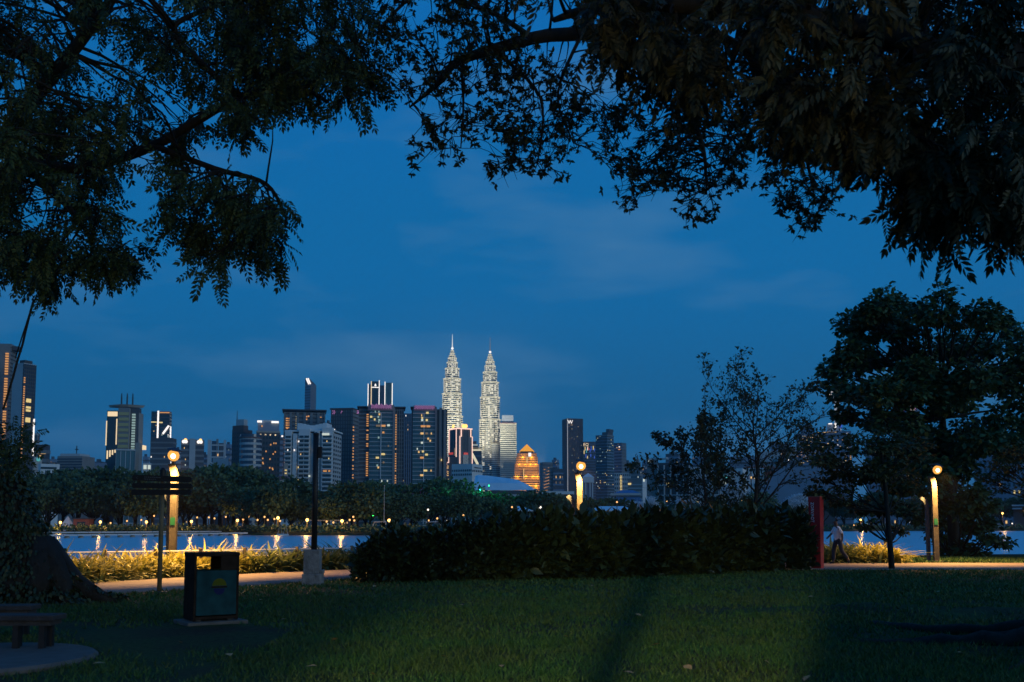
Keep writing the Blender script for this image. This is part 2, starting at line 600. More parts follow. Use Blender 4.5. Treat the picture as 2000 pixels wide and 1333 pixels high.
n1 = t.nodes.new('ShaderNodeTexNoise'); n1.inputs['Scale'].default_value = 0.55; n1.inputs['Detail'].default_value = 7
n2 = t.nodes.new('ShaderNodeTexNoise'); n2.inputs['Scale'].default_value = 14; n2.inputs['Detail'].default_value = 6
t.links.new(g.outputs['Position'], n1.inputs['Vector']); t.links.new(g.outputs['Position'], n2.inputs['Vector'])
r1 = t.nodes.new('ShaderNodeValToRGB')
r1.color_ramp.elements[0].position = .35; r1.color_ramp.elements[0].color = (0.036, 0.030, 0.020, 1)
r1.color_ramp.elements[1].position = .62; r1.color_ramp.elements[1].color = (0.030, 0.058, 0.018, 1)
r2 = t.nodes.new('ShaderNodeValToRGB')
r2.color_ramp.elements[0].position = .3; r2.color_ramp.elements[0].color = (.55, .55, .55, 1)
r2.color_ramp.elements[1].position = .75; r2.color_ramp.elements[1].color = (1.35, 1.35, 1.2, 1)
t.links.new(n1.outputs['Fac'], r1.inputs['Fac']); t.links.new(n2.outputs['Fac'], r2.inputs['Fac'])
mu = t.nodes.new('ShaderNodeMixRGB'); mu.blend_type = 'MULTIPLY'; mu.inputs['Fac'].default_value = 1
t.links.new(r1.outputs[0], mu.inputs[1]); t.links.new(r2.outputs[0], mu.inputs[2])
t.links.new(mu.outputs[0], b.inputs['Base Color'])
bp = t.nodes.new('ShaderNodeBump'); bp.inputs['Strength'].default_value = .8; bp.inputs['Distance'].default_value = .04
t.links.new(n2.outputs['Fac'], bp.inputs['Height']); t.links.new(bp.outputs[0], b.inputs['Normal'])
tag(mobj('ground', tri_mesh('ground', GV, GT, True), gm), 'dark lawn, bank and land around the lake', kind='structure')

# path: a paved ribbon along the lake
PATH = [(-30, 4.5, 2.2), (-20, 14.5, 2.2), (-14, 20.7, 2.1), (-10.5, 24.4, 2.05), (-7.7, 28.3, 2.2), (-4.9, 32.2, 2.3), (-1.5, 35.2, 2.5), (3, 36.9, 2.7), (8, 37.4, 2.75), (14, 37.5, 2.75), (22, 37.3, 2.75), (34, 36.6, 2.75), (60, 34, 2.75)]
def ribbon(ctrl, z0, z1, sub=6):
    pts = []
    for i in range(len(ctrl) - 1):
        p0 = ctrl[max(i - 1, 0)]; p1 = ctrl[i]; p2 = ctrl[i + 1]; p3 = ctrl[min(i + 2, len(ctrl) - 1)]
        for k in range(sub):
            u = k / sub
            pts.append([.5 * (2 * p1[c] + (p2[c] - p0[c]) * u + (2 * p0[c] - 5 * p1[c] + 4 * p2[c] - p3[c]) * u * u + (-p0[c] + 3 * p1[c] - 3 * p2[c] + p3[c]) * u ** 3) for c in range(3)])
    pts.append(list(ctrl[-1]))
    V = []; T = []
    for i, p in enumerate(pts):
        q0 = pts[max(i - 1, 0)]; q1 = pts[min(i + 1, len(pts) - 1)]
        d = Vector((q1[0] - q0[0], q1[1] - q0[1])).normalized()
        nrm = Vector((-d.y, d.x)) * p[2]
        e = 0.02 * math.sin(i * 1.7)
        V += [(p[0] + nrm.x, p[1] + nrm.y, z0), (p[0] + nrm.x, p[1] + nrm.y, z1 + e * .1), (p[0] - nrm.x, p[1] - nrm.y, z1 - e * .1), (p[0] - nrm.x, p[1] - nrm.y, z0)]
    for i in range(len(pts) - 1):
        a = i * 4
        for k in range(3):
            T += [(a + k, a + k + 1, a + k + 5), (a + k, a + k + 5, a + k + 4)]
    return V, T
pm = mat('path_paving', (0.22, 0.175, 0.16), 0.85, 0.22, 1.2, 0.5, 60.0)
tag(mobj('path', tri_mesh('path', *ribbon(PATH, -0.05, 0.035)), pm), 'pale paved footpath curving along the lake', kind='structure')

# water
wm, t, b = new_mat('lake_water')
b.inputs['Base Color'].default_value = (0.014, 0.085, 0.170, 1)
b.inputs['Roughness'].default_value = 0.40
b.inputs['IOR'].default_value = 1.33
b.inputs['Specular IOR Level'].default_value = 0.9
g = t.nodes.new('ShaderNodeNewGeometry')
mpn = t.nodes.new('ShaderNodeMapping'); mpn.inputs['Scale'].default_value = (0.7, 1.4, 1.0)
t.links.new(g.outputs['Position'], mpn.inputs['Vector'])
n1 = t.nodes.new('ShaderNodeTexNoise'); n1.inputs['Scale'].default_value = 1.1; n1.inputs['Detail'].default_value = 4
t.links.new(mpn.outputs[0], n1.inputs['Vector'])
bp = t.nodes.new('ShaderNodeBump'); bp.inputs['Strength'].default_value = 1.0; bp.inputs['Distance'].default_value = 0.12
t.links.new(n1.outputs['Fac'], bp.inputs['Height']); t.links.new(bp.outputs[0], b.inputs['Normal'])
gl = t.nodes.new('ShaderNodeBsdfGlossy'); gl.inputs['Color'].default_value = (0.90, 0.95, 1.0, 1); gl.inputs['Roughness'].default_value = 0.36
t.links.new(bp.outputs[0], gl.inputs['Normal'])
g2 = t.nodes.new('ShaderNodeBsdfGlossy'); g2.inputs['Color'].default_value = (0.90, 0.95, 1.0, 1); g2.inputs['Roughness'].default_value = 0.13
t.links.new(bp.outputs[0], g2.inputs['Normal'])
m2 = t.nodes.new('ShaderNodeMixShader'); m2.inputs['Fac'].default_value = 0.30
t.links.new(gl.outputs[0], m2.inputs[1]); t.links.new(g2.outputs[0], m2.inputs[2])
mx = t.nodes.new('ShaderNodeMixShader'); mx.inputs['Fac'].default_value = 0.84
t.links.new(b.outputs[0], mx.inputs[1]); t.links.new(m2.outputs[0], mx.inputs[2]); t.links.new(mx.outputs[0], t.nodes['Material Output'].inputs['Surface'])
WZ = -0.6
tag(mobj('lake_water', tri_mesh('lake_water', [(-240, 24, WZ), (300, 24, WZ), (300, 330, WZ), (-240, 330, WZ)], [(0, 1, 2), (0, 2, 3)]), wm), 'rippled blue lake reflecting the evening sky', kind='structure')

# ================================================================ CITY
UNIT = {}
def unit_box(m):
    if m.name not in UNIT:
        me = MB().box(-.5, .5, -.5, .5, -.5, .5).mesh('lit_window_' + m.name)
        me.materials.append(m)
        UNIT[m.name] = me
    return UNIT[m.name]

class Bld:
    """a building: the corner at pixel column xm points at the camera; front face x0..xm, right face xm..x1"""
    def __init__(s, name, label, d, x0, x1, ytop, xm=None, base=0.0, depth=None, cat='building', group=None, th=None):
        s.d = d
        s.base = base
        az = math.atan(((x0 + x1) / 2 - 1000) / F)
        k = (at(1001, 900, d).x - at(1000, 900, d).x) * math.cos(az)
        s.k = k
        if xm is None: xm = x1
        lf = max(xm - x0, 0.0) * k; rt = max(x1 - xm, 0.0) * k
        if rt < 1e-6:
            s.th = 0.0; s.W = lf; s.D = depth or max(lf * .7, 12)
        elif lf < 1e-6:
            s.th = PI / 2; s.D = rt; s.W = depth or rt * .7
        else:
            s.th = th or min(math.radians(74), max(math.radians(16), math.atan2(rt, lf)))
            s.W = lf / math.cos(s.th); s.D = rt / math.sin(s.th)
        cx = at(xm, 900, d).x
        rz = -s.th - az
        c, sn = math.cos(rz), math.sin(rz)
        # local corner (W/2,-D/2) must land on (cx, d)
        lx, ly = s.W / 2, -s.D / 2
        s.root = empty(name, (cx - (c * lx - sn * ly), d - (sn * lx + c * ly), base), rz)
        tag(s.root, label, cat, group)
        s.H = s.z(ytop)
        s.cnt = 0
    def z(s, py):
        return at(1000, py, s.d).z - s.base
    def face(s, f):
        if f == 'F': return Vector((-s.W / 2, -s.D / 2, 0)), Vector((1, 0, 0)), Vector((0, -1, 0)), s.W
        if f == 'R': return Vector((s.W / 2, -s.D / 2, 0)), Vector((0, 1, 0)), Vector((1, 0, 0)), s.D
        return Vector((-s.W / 2, s.D / 2, 0)), Vector((0, -1, 0)), Vector((-1, 0, 0)), s.D
    def fbox(s, mb, f, u0, u1, z0, z1, proud=0.4, back=0.3):
        o, u, n, L = s.face(f)
        a = o + u * (u0 * L) - n * back; c = o + u * (u1 * L) + n * proud
        xs = sorted((a.x, c.x)); ys = sorted((a.y, c.y))
        mb.box(xs[0], xs[1], ys[0], ys[1], z0, z1)
    def box(s, name, m, x0=0.0, x1=1.0, y0=0.0, y1=1.0, z0=0.0, z1=None, kind=None):
        """plan given as fractions of the building's own plan"""
        mb = MB().box(-s.W / 2 + x0 * s.W, -s.W / 2 + x1 * s.W, -s.D / 2 + y0 * s.D, -s.D / 2 + y1 * s.D, z0, s.H if z1 is None else z1)
        return mb.build(name, m, s.root, kind=kind)
    def body(s, m, z1=None):
        return s.box('wall', m, z1=z1)
    def bands(s, n, m, fill=0.45, proud=0.5, faces='FR', z0=0.0, z1=None, u=(0, 1), name='floor_bands'):
        z1 = s.H if z1 is None else z1
        mb = MB(); h = (z1 - z0) / n
        for i in range(n):
            for f in faces:
                s.fbox(mb, f, u[0] - .004, u[1] + .004, z0 + i * h, z0 + (i + fill) * h, proud)
        return mb.build(name, m, s.root, kind='stuff')
    def fins(s, n, m, wd=0.2, proud=0.8, faces='FR', z0=0.0, z1=None, u=(0, 1), name='wall_fins'):
        z1 = s.H - .3 if z1 is None else z1
        mb = MB()
        for f in faces:
            for i in range(n + 1):
                c = u[0] + (u[1] - u[0]) * i / n
                w_ = wd * (u[1] - u[0]) / n / 2
                s.fbox(mb, f, max(0.002, c - w_), min(.998, c + w_), z0, z1, proud)
        return mb.build(name, m, s.root, kind='stuff')
    def windows(s, n, bays, m, fw=0.55, fh=0.5, faces='FR', z0=0.0, z1=None, u=(0, 1), proud=0.15, name='window_grid'):
        z1 = s.H if z1 is None else z1
        mb = MB(); h = (z1 - z0) / n
        for f in faces:
            nb = bays if f == 'F' else max(1, round(bays * s.D / s.W)) if s.W > 0 else bays
            w_ = (u[1] - u[0]) / nb
            for i in range(n):
                for k in range(nb):
                    c = u[0] + (k + .5) * w_
                    s.fbox(mb, f, c - w_ * fw / 2, c + w_ * fw / 2, z0 + (i + .5 - fh / 2) * h, z0 + (i + .5 + fh / 2) * h, proud)
        return mb.build(name, m, s.root, kind='stuff')
    def litbox(s, f, u0, u1, z0, z1, m, name='lit_window', proud=0.35):
        o, u, n, L = s.face(f)
        c = o + u * ((u0 + u1) / 2 * L) + n * (proud / 2 - .1)
        ob = bpy.data.objects.new(name, unit_box(m))
        link(ob); ob.parent = s.root
        ob.location = (c.x, c.y, (z0 + z1) / 2)
        a = abs(u1 - u0) * L
        ob.scale = (a if abs(u.x) > .5 else proud + .2, a if abs(u.y) > .5 else proud + .2, abs(z1 - z0))
        s.cnt += 1
        return ob
    def lit(s, count, n, bays, ms, fw=0.6, fh=0.5, faces='F', z0=0.0, z1=None, u=(0, 1), proud=0.5):
        z1 = s.H if z1 is None else z1
        used = set(); h = (z1 - z0) / n; w_ = (u[1] - u[0]) / bays
        for _ in range(count * 3):
            if len(used) >= count: break
            i = random.randrange(n); k = random.randrange(bays); f = random.choice(faces)
            if (i, k, f) in used: continue
            used.add((i, k, f))
            c = u[0] + (k + .5) * w_
            s.litbox(f, c - w_ * fw / 2, c + w_ * fw / 2, z0 + (i + .5 - fh / 2) * h, z0 + (i + .5 + fh / 2) * h, random.choice(ms), proud=proud)
    def column_lights(s, f, u0, u1, n, z0, z1, m, fh=0.5, skip=0.1):
        h = (z1 - z0) / n
        for i in range(n):
            if random.random() < skip: continue
            s.litbox(f, u0, u1, z0 + i * h, z0 + (i + fh) * h, m, proud=.6)
    def strip(s, f, u0, u1, z0, z1, m, name='light_strip', proud=0.8):
        return s.litbox(f, u0, u1, z0, z1, m, name, proud)
    def u(s, px, f='F'):
        """pixel column to fraction along the front face (or the right face)"""
        if f == 'F':
            xa = s.fx0; xb = s.fxm
        else:
            xa = s.fxm; xb = s.fx1
        return (px - xa) / (xb - xa)

def B(name, label, d, x0, x1, ytop, xm=None, **kw):
    b = Bld(name, label, d, x0, x1, ytop, xm, **kw)
    b.fx0 = x0; b.fx1 = x1; b.fxm = x1 if xm is None else xm
    return b
g_, W_ = M, None

# --- the pair of blocks at the edge of the trunk
b = B('apartment_tower', 'tall grey tower with a column of small warm windows, beside the leaning tree', 520, -22, 24, 672, 12)
b.body(M['w_grey']); b.bands(46, M['w_dark'], .25, .3, 'R'); b.box('roof_block', M['w_dark'], .3, 1.4, .1, .7, b.z(684), b.z(676))
b.column_lights('F', b.u(2), b.u(8), 44, b.z(905), b.z(688), M['win_orange'], .55, .06)
b = B('apartment_tower', 'grey tower with dark glass side, lit window column and white edge light, behind the trunk', 500, 17, 63, 709, 38)
b.body(M['w_pale']); b.bands(44, M['w_dark'], .35, .3, 'R'); b.fins(6, M['w_dark'], .2, .4, 'R')
mb = MB(); b.fbox(mb, 'R', 0, .995, 0, b.H - .5, .2); mb.build('glass_wall', M['glass_blue'], b.root)
b.box('roof_block', M['w_dark'], .5, 1.0, .1, .7, b.H, b.z(703))
b.column_lights('R', .02, .13, 38, b.z(900), b.z(735), M['win_orange'], .5, .06)
for y0, y1 in ((778, 785), (793, 797), (799, 803), (815, 819), (819, 824)):
    b.litbox('R', .3, .62, b.z(y1), b.z(y0), M['win_yellow'], proud=.9)
b.strip('R', .94, 1.0, b.z(889), b.z(816), M['strip_white'])

b = B('office_block', 'small pale block with a dark glazed side above a lower bronze office', 900, 62, 76, 846, 71)
b.body(M['w_pale']); b.windows(8, 2, M['glass'], .7, .6)
b = B('office_block', 'low grey office with two glowing floors beside the trunk', 850, 62, 97, 869, 92)
b.body(M['w_dark']); b.bands(9, M['w_grey'], .4)
b.litbox('F', .05, .3, b.z(884), b.z(881), M['win_yellow']); b.litbox('F', .38, .9, b.z(887), b.z(884), M['win_warm']); b.litbox('F', .5, .7, b.z(892), b.z(890), M['win_warm'])
b = B('round_window_house', 'small grey house with one round cyan window by the trees', 520, 66, 82, 893)
b.body(M['w_pale']); mb = MB(); mb.lathe([(1.0, 0), (1.0, .5)], 14); o = mb.build('lit_window', M['cyan_glow'], b.root); o.location = (.2, -b.D / 2 - .1, b.z(898)); o.rotation_euler = (PI / 2, 0, 0)
b = B('white_hall', 'low white hall with rounded ends and one dark window band above trees', 420, 75, 117, 907)
mb = MB(); w2, d2 = b.W / 2, b.D / 2
mb.prism([(-w2, -d2 + 1), (-w2 + 1, -d2), (w2 - 1, -d2), (w2, -d2 + 1), (w2, d2), (-w2, d2)], 0, b.H).build('wall', M['w_white'], b.root)
mb = MB(); b.fbox(mb, 'F', .12, .86, b.z(917), b.z(913), .15); mb.build('window_band', M['glass'], b.root)
b = B('terraced_office', 'stepped grey office with dark horizontal window bands and a roof mast', 640, 112, 186, 886, 160)
b.body(M['w_grey'], b.z(891)); b.bands(6, M['glass_blue'], .5, .3, 'F', b.z(925), b.z(893))
b.box('upper_storey', M['w_pale'], .05, .85, .1, .9, b.z(891), b.H)
MB().tube([(0, 0, b.H), (0, 0, b.z(869))], .35, 5).build('mast', M['w_dark'], b.root)
MB().lathe([(.2, 0), (1.3, .6), (.3, 1.2)], 8, (0, 0, b.z(878))).build('antenna_dish', M['w_dark'], b.root)
b = B('sloped_annex', 'long low grey annex with sloping roof between the office blocks', 660, 172, 208, 905)
mb = MB(); mb.prism([(-b.W / 2, -b.D / 2), (b.W / 2, -b.D / 2), (b.W / 2, b.D / 2), (-b.W / 2, b.D / 2)], 0, b.z(912)).build('wall', M['w_blue'], b.root)
MB().prism([(-b.W / 2 - 1, -b.D / 2 - 1), (b.W / 2 + 1, -b.D / 2 - 1), (b.W / 2 + 1, b.D / 2 + 1), (-b.W / 2 - 1, b.D / 2 + 1)], b.z(912), b.z(904), taper=[(-2, -3), (b.W / 2, -3), (b.W / 2, 3), (-2, 3)]).build('roof', M['roof_dark'], b.root)

# --- tower with three masts and a wing-shaped roof
b = B('three_mast_tower', 'office tower under a wing-shaped roof with three masts and yellow bands', 700, 206, 278, 797, 268)
H = b.z(797)
k = b.k
mb = MB(); b.fbox(mb, 'F', 0, .36, 0, b.z(803), 0.0, b.D * .7); mb.build('dark_wing', M['glass'], b.root)
mb = MB(); b.fbox(mb, 'F', .36, .72, 0, H, .6, b.D * .7); mb.build('wall', M['w_grey'], b.root)
mb = MB(); b.fbox(mb, 'F', .72, .99, 0, H, -.4, b.D * .6); mb.build('stair_tower', M['w_dark'], b.root)
b.box('side_block', M['w_beige'], .9, 1.0, .1, 1.0, 0, b.z(806))
b.box('low_block', M['w_beige'], .97, 1.1, -.3, .3, 0, b.z(866))
mb = MB(); b.fbox(mb, 'F', .03, .33, b.z(814), b.z(805), .8); mb.build('lit_crown', M['strip_warm'], b.root)
for i in range(7):
    zt = b.z(806 + i * 10.6)
    b.litbox('F', .38, .70, zt - 2.1, zt, M['w_yellow'], 'yellow_band', 1.0)
for i in range(14):
    b.litbox('F', .80, .9, b.z(812 + i * 5.2), b.z(809 + i * 5.2), M['win_cool'], 'lit_window', 1.0)
b.strip('F', -.01, .012, b.z(871), b.z(823), M['strip_warm']); b.strip('F', .31, .333, b.z(869), b.z(819), M['strip_warm']); b.strip('F', .705, .735, b.z(879), b.z(799), M['w_beige'], 'pilaster')
for i in range(4):
    b.strip('F', .04 + i * .08, .075 + i * .08, b.z(897 - i * 4), b.z(881 - i * .6), M['strip_warm'])
b.litbox('R', .3, .9, b.z(877), b.z(869), M['strip_warm'], 'lit_lantern', 3.0)
zr = b.z(791); L = 31 * k
mb = MB(); mb.prism([(-L * 1.05, 0), (-L * .2, -L * .45), (L * .3, -L * .45), (L * 1.15, 0), (L * .3, L * .5), (-L * .2, L * .5)], zr - 1.5, zr + .2, taper=[(-L * 1.15, 0), (-L * .2, -L * .6), (L * .3, -L * .6), (L * 1.3, 0), (L * .3, L * .6), (-L * .2, L * .6)])
mb.build('wing_roof', M['w_beige'], b.root)
for px in (231, 242.5, 254):
    x = (px - 240) * k
    MB().tube([(x, 0, zr), (x, 0, b.z(776)), (x, 0, b.z(767))], [.55, .55, .3], 6).build('mast', M['w_dark'], b.root)
p = B('glass_atrium', 'glazed entrance hall framed by white bars below the three-mast tower', 680, 226, 264, 881)
p.body(M['glass_teal']); p.fins(4, M['w_pale'], .14, .6, 'F'); p.bands(3, M['w_pale'], .13, .7, 'F'); p.box('roof_edge', M['w_pale'], -.02, 1.02, -.05, 1, p.H, p.H + 1)
p = B('lit_pavilion', 'small pale pavilion with greenish lit windows beside the three-mast tower', 600, 279, 296, 905)
p.body(M['w_pale']); p.litbox('F', .1, .45, p.z(917), p.z(909), M['win_white']); p.litbox('F', .6, .9, p.z(917), p.z(909), M['win_white'])

# --- glass tower with white strip
b = B('slant_glass_tower', 'dark glass tower with a bright vertical strip and a slanted light bar', 1100, 293, 333, 804, 329)
b.body(M['glass']); b.bands(34, M['w_dark'], .25, .4)
b.strip('F', b.u(305), b.u(308), b.z(857), b.z(803), M['strip_white'])
b.strip('R', .3, .6, b.z(856), b.z(833), M['strip_white'])
mb = MB(); o, u_, n_, L = b.face('F'); pa = o + u_ * (L * .66) + n_; pb = o + u_ * (L * .98) + n_
mb.tube([(pa.x, pa.y, b.z(848)), (pb.x, pb.y, b.z(832))], 1.4, 4).build('light_strip', M['strip_white'], b.root)
b.strip('F', .45, .98, b.z(807.5), b.z(805.5), M['win_orange'])
b.lit(10, 26, 9, [M['win_white'], M['win_warm'], M['strip_white']], .5, .4, z0=b.z(900))
b.litbox('F', .0, .3, b.z(826), b.z(824), M['win_yellow']); b.litbox('F', .4, .62, b.z(827), b.z(824.5), M['win_yellow'])
p = B('podium_block', 'wide dark podium block under the slanted glass tower', 1080, 293, 344, 856, 336)
p.body(M['w_dark']); p.bands(16, M['w_grey'], .3); p.lit(6, 16, 10, [M['strip_white'], M['win_warm']], .3, .3)

# --- twin-light office
b = B('twin_sign_office', 'banded grey office with two glowing white and orange roof signs', 1200, 353, 398, 860)
b.body(M['w_dark']); b.bands(15, M['w_grey'], .4, faces='F', u=(0, .36)); b.bands(15, M['w_grey'], .4, faces='F', u=(.62, 1), name='floor_bands')
mb = MB(); b.fbox(mb, 'F', .36, .62, 0, b.z(858), 1.5); mb.build('stair_core', M['w_pale'], b.root)
for u0 in (.1, .75):
    c = Vector((-b.W / 2 + (u0 + .06) * b.W, -b.D / 2 - 1.2, b.z(864)))
    for dx in (-1.5, 1.2):
        m_ = MB().lathe([(1.1, -.3), (2.1, -.3), (2.1, .3), (1.1, .3), (1.1, -.3)], 14); o = m_.build('sign_ring', M['strip_white'], b.root); o.location = c + Vector((dx, 0, 0)); o.rotation_euler = (PI / 2, 0, 0)
    m_ = MB().lathe([(1.9, -.3), (1.9, .2)], 12); o = m_.build('sign_disc', M['orange_logo'], b.root); o.location = c + Vector((.6, .6, 2.1)); o.rotation_euler = (PI / 2, 0, 0)
b.lit(9, 15, 5, [M['win_warm'], M['win_white']], .5, .3, u=(.05, .36))
b = B('apartment_pair', 'two slim pale apartment towers joined by a dark glass slot', 1300, 405, 441, 860)
b.box('wall', M['w_pale'], 0, .2); b.box('glass_slot', M['glass_blue'], .22, .5, .1, .9, 0, b.z(862)); b.box('wall', M['w_grey'], .46, .58, 0, .9, 0, b.z(858)); b.box('wall', M['w_dark'], .6, .86, .05, .95, 0, b.z(866)); b.box('wall', M['w_pale'], .86, 1.0)
b.bands(14, M['w_pale'], .25, faces='F', u=(.22, .86)); b.lit(3, 14, 8, [M['win_warm'], M['strip_white']], .5, .4)
b = B('low_terrace', 'low white terrace building behind the round tree crowns', 900, 416, 446, 896)
b.body(M['w_pale']); b.bands(3, M['glass'], .4, .2, 'F')

# --- brown tower, round striped office, lettered office
b = B('brown_tower', 'dark brown brick tower with a lit roof room and thin mast', 760, 452, 492, 831, 474)
b.body(M['w_brown'], b.z(839)); b.box('upper_wall', M['w_brown'], 0, .98, .02, .55, b.z(839), b.H); b.windows(22, 5, M['glass'], .4, .4, z1=b.z(842))
b.box('roof_room', M['w_pale'], .25, .95, .1, .5, b.H, b.z(819)); MB().tube([(-b.W * .25, -b.D * .3, b.H), (-b.W * .25, -b.D * .3, b.z(801))], [.5, .2], 5).build('mast', M['w_dark'], b.root)
b = B('striped_office', 'rounded office with pale and dark horizontal stripes in front of brown tower', 700, 463, 506, 847)
n = 24
b.root.location.y += b.W * .4
MB().lathe([(b.W * .5, 0), (b.W * .5, b.H)], n).build('wall', M['glass_blue'], b.root)
mb = MB(); nb = 17; h = b.H / nb
for i in range(nb):
    mb.lathe([(b.W * .515, i * h), (b.W * .515, (i + .42) * h)], n)
mb.build('floor_bands', M['w_pale'], b.root, kind='stuff')
MB().lathe([(b.W * .525, b.z(856)), (b.W * .525, b.z(852.5))], n).build('brown_band', M['w_brown'], b.root)
b = B('sign_office', 'dark office tower with two bright white roof signs and scattered warm windows', 740, 500, 546, 823)
b.box('wall', M['w_dark'], 0, 1, 0, 1, 0, b.z(843)); b.box('upper_storeys', M['w_blue'], .04, .96, .04, .9, b.z(843), b.z(826)); b.box('roof_block', M['w_pale'], .26, .62, .1, .6, b.z(830), b.z(821.5))
b.bands(17, M['glass'], .5, .3, 'F', z1=b.z(848)); b.fins(8, M['w_dark'], .25, .5, 'F', z1=b.z(850)); b.box('cornice', M['w_beige'], -.01, 1.01, -.03, .9, b.z(846), b.z(842.5))
b.strip('F', .02, .22, b.z(826.5), b.z(823), M['strip_white'], 'white_sign', 1.4); b.strip('F', .62, .93, b.z(827), b.z(823.5), M['strip_white'], 'white_sign', 1.4)
for i in range(4):
    b.litbox('F', .14 + i * .21, .2 + i * .21, b.z(851.5), b.z(849), M['strip_warm'])
for px, py in ((534, 866), (538, 866), (528, 869), (519, 882), (537, 883), (533, 887), (513, 896), (527, 897), (513, 904), (514, 906), (508, 909), (527, 914), (532, 915), (533, 917), (510, 833)):
    b.litbox('F', b.u(px) - .02, b.u(px) + .03, b.z(py + 2), b.z(py - 1), M['win_orange'], proud=.8)
b = B('slim_office', 'narrow dark tower with one blue roof light between lettered office and condominium', 1200, 546, 556, 850)
b.body(M['w_blue']); b.bands(16, M['w_dark'], .4); b.litbox('F', .25, .6, b.z(854), b.z(851), M['strip_white'])

# --- white condominium
b = B('white_condominium', 'white balconied condominium block with stepped bays behind the lake trees', 620, 557, 668, 842, 650)
b.body(M['w_pale'], b.z(846))
for (u0, u1, yt) in ((0, .14, 842), (.17, .25, 848), (.29, .52, 838), (.62, .72, 842), (.78, 1.0, 836)):
    mb = MB(); b.fbox(mb, 'F', u0, u1, 0, b.z(yt), 1.6, 2.0); mb.build('bay', M['w_white'], b.root)
nf = 21; z1 = b.z(850); h = z1 / nf
mb = MB(); mw = MB(); mr = MB()
for i in range(nf):
    for (u0, u1) in ((.015, .125), (.305, .395), (.41, .505), (.63, .71), (.80, .98)):
        b.fbox(mw, 'F', u0, u1, (i + .3) * h, (i + .85) * h, 1.75, .2)
        b.fbox(mb, 'F', u0 - .01, u1 + .01, (i + .02) * h, (i + .26) * h, 2.9, .2)
    for j in range(4):
        b.fbox(mr, 'R', .06 + j * .24, .06 + j * .24 + .13, (i + .3) * h, (i + .8) * h, .15)
mw.build('window_grid', M['glass'], b.root, kind='stuff'); mb.build('balconies', M['w_white'], b.root, kind='stuff'); mr.build('window_grid', M['glass'], b.root, kind='stuff')
b.box('parapet', M['w_white'], -.02, 1.02, -.03, 1.03, b.z(843), b.z(840))
mb = MB(); 
for i in range(8):
    a = i / 8; c = (i + 1) / 8
    y0 = 823 + 6 * (1 - abs(a - .5) * 2) + 2; y1 = 823 + 6 * (1 - abs(c - .5) * 2) + 2
    mb.prism([(-b.W * .28 + a * b.W * .62, -b.D * .4), (-b.W * .28 + c * b.W * .62, -b.D * .4), (-b.W * .28 + c * b.W * .62, b.D * .2), (-b.W * .28 + a * b.W * .62, b.D * .2)], b.z(841), (b.z(y0) + b.z(y1)) / 2)
mb.build('roof_crown', M['w_white'], b.root)
b.lit(26, nf, 22, [M['win_yellow'], M['win_white'], M['win_warm'], M['strip_white']], .35, .35, z1=z1, proud=2.2)
for u0 in (.82, .86, .93):
    b.litbox('F', u0, u0 + .035, b.z(922), b.z(919.5), M['win_orange'], proud=2.4)
for u0 in (.79, .84, .89):
    b.litbox('F', u0, u0 + .04, b.z(851), b.z(847), M['win_white'], proud=2.4)
b = B('red_roof_house', 'small white house with a red hip roof at the foot of the condominium', 560, 536, 572, 938)
b.body(M['w_white']); b.windows(3, 4, M['glass'], .4, .5, 'F')
MB().prism([(-b.W * .55, -b.D * .6), (b.W * .55, -b.D * .6), (b.W * .55, b.D * .6), (-b.W * .55, b.D * .6)], b.H, b.z(929), taper=[(-b.W * .2, -.4), (b.W * .2, -.4), (b.W * .2, .4), (-b.W * .2, .4)]).build('roof', M['roof_red'], b.root)
b = B('stair_block', 'slim beige stair block with a run of yellow lights beside red roof house', 600, 555, 563, 905)
b.body(M['w_beige']); 
for y in (918, 924, 931, 938, 945): b.litbox('F', .2, .7, b.z(y + 2), b.z(y), M['win_yellow'])

# --- curved roof block and needle tower behind
b = B('curved_roof_block', 'grey apartment block under a thin curved roof canopy behind white condominium', 820, 553, 634, 803)
b.body(M['w_grey'], b.z(807)); b.bands(28, M['w_dark'], .3, .4, 'F'); b.box('roof_canopy', M['w_dark'], -.04, 1.03, -.1, 1, b.z(803.5), b.z(801.5)); b.fins(6, M['w_grey'], .4, .9, 'F', z1=b.z(807))
b.column_lights('F', .05, .1, 5, b.z(838), b.z(816), M['win_orange'], .5, 0); b.column_lights('F', .115, .15, 5, b.z(838), b.z(816), M['win_orange'], .5, 0); b.column_lights('F', .29, .31, 6, b.z(838), b.z(812), M['win_yellow'], .3, .2)
for px, py in ((597, 815), (601, 814), (606, 816), (608, 819), (597, 820), (625, 816), (560, 838)):
    b.litbox('F', b.u(px) - .02, b.u(px) + .02, b.z(py + 1.5), b.z(py - 1), M['win_orange'])
b.column_lights('F', .0, .05, 14, b.z(935), b.z(855), M['win_orange'], .5, .1)
b = B('needle_tower', 'slender dark tower with slanted top and two white neon bars', 2300, 593, 615, 751, 604)
b.body(M['w_blue']); b.fins(6, M['w_dark'], .3, .6, 'R'); b.bands(50, M['w_dark'], .3, .6, 'F')
mb = MB(); mb.prism([(-b.W / 2, -b.D / 2), (b.W / 2, -b.D / 2), (b.W / 2, b.D / 2), (-b.W / 2, b.D / 2)], b.H, b.z(738), taper=[(-b.W / 2, -b.D / 2), (-b.W * .2, -b.D / 2), (-b.W * .2, 0), (-b.W / 2, 0)]).build('slanted_crown', M['w_dark'], b.root)
for dx in (0, 4.2):
    o, u_, n_, L = b.face('F'); pa = o + u_ * (L * (.30) + dx * 1.3) + n_ * 1.5; pb = o + u_ * (L * .75 + dx * 1.3) + n_ * 1.5
    MB().tube([(pa.x, pa.y, b.z(739)), (pb.x, pb.y, b.z(750.5))], 1.7, 4).build('neon_bar', M['strip_white'], b.root)

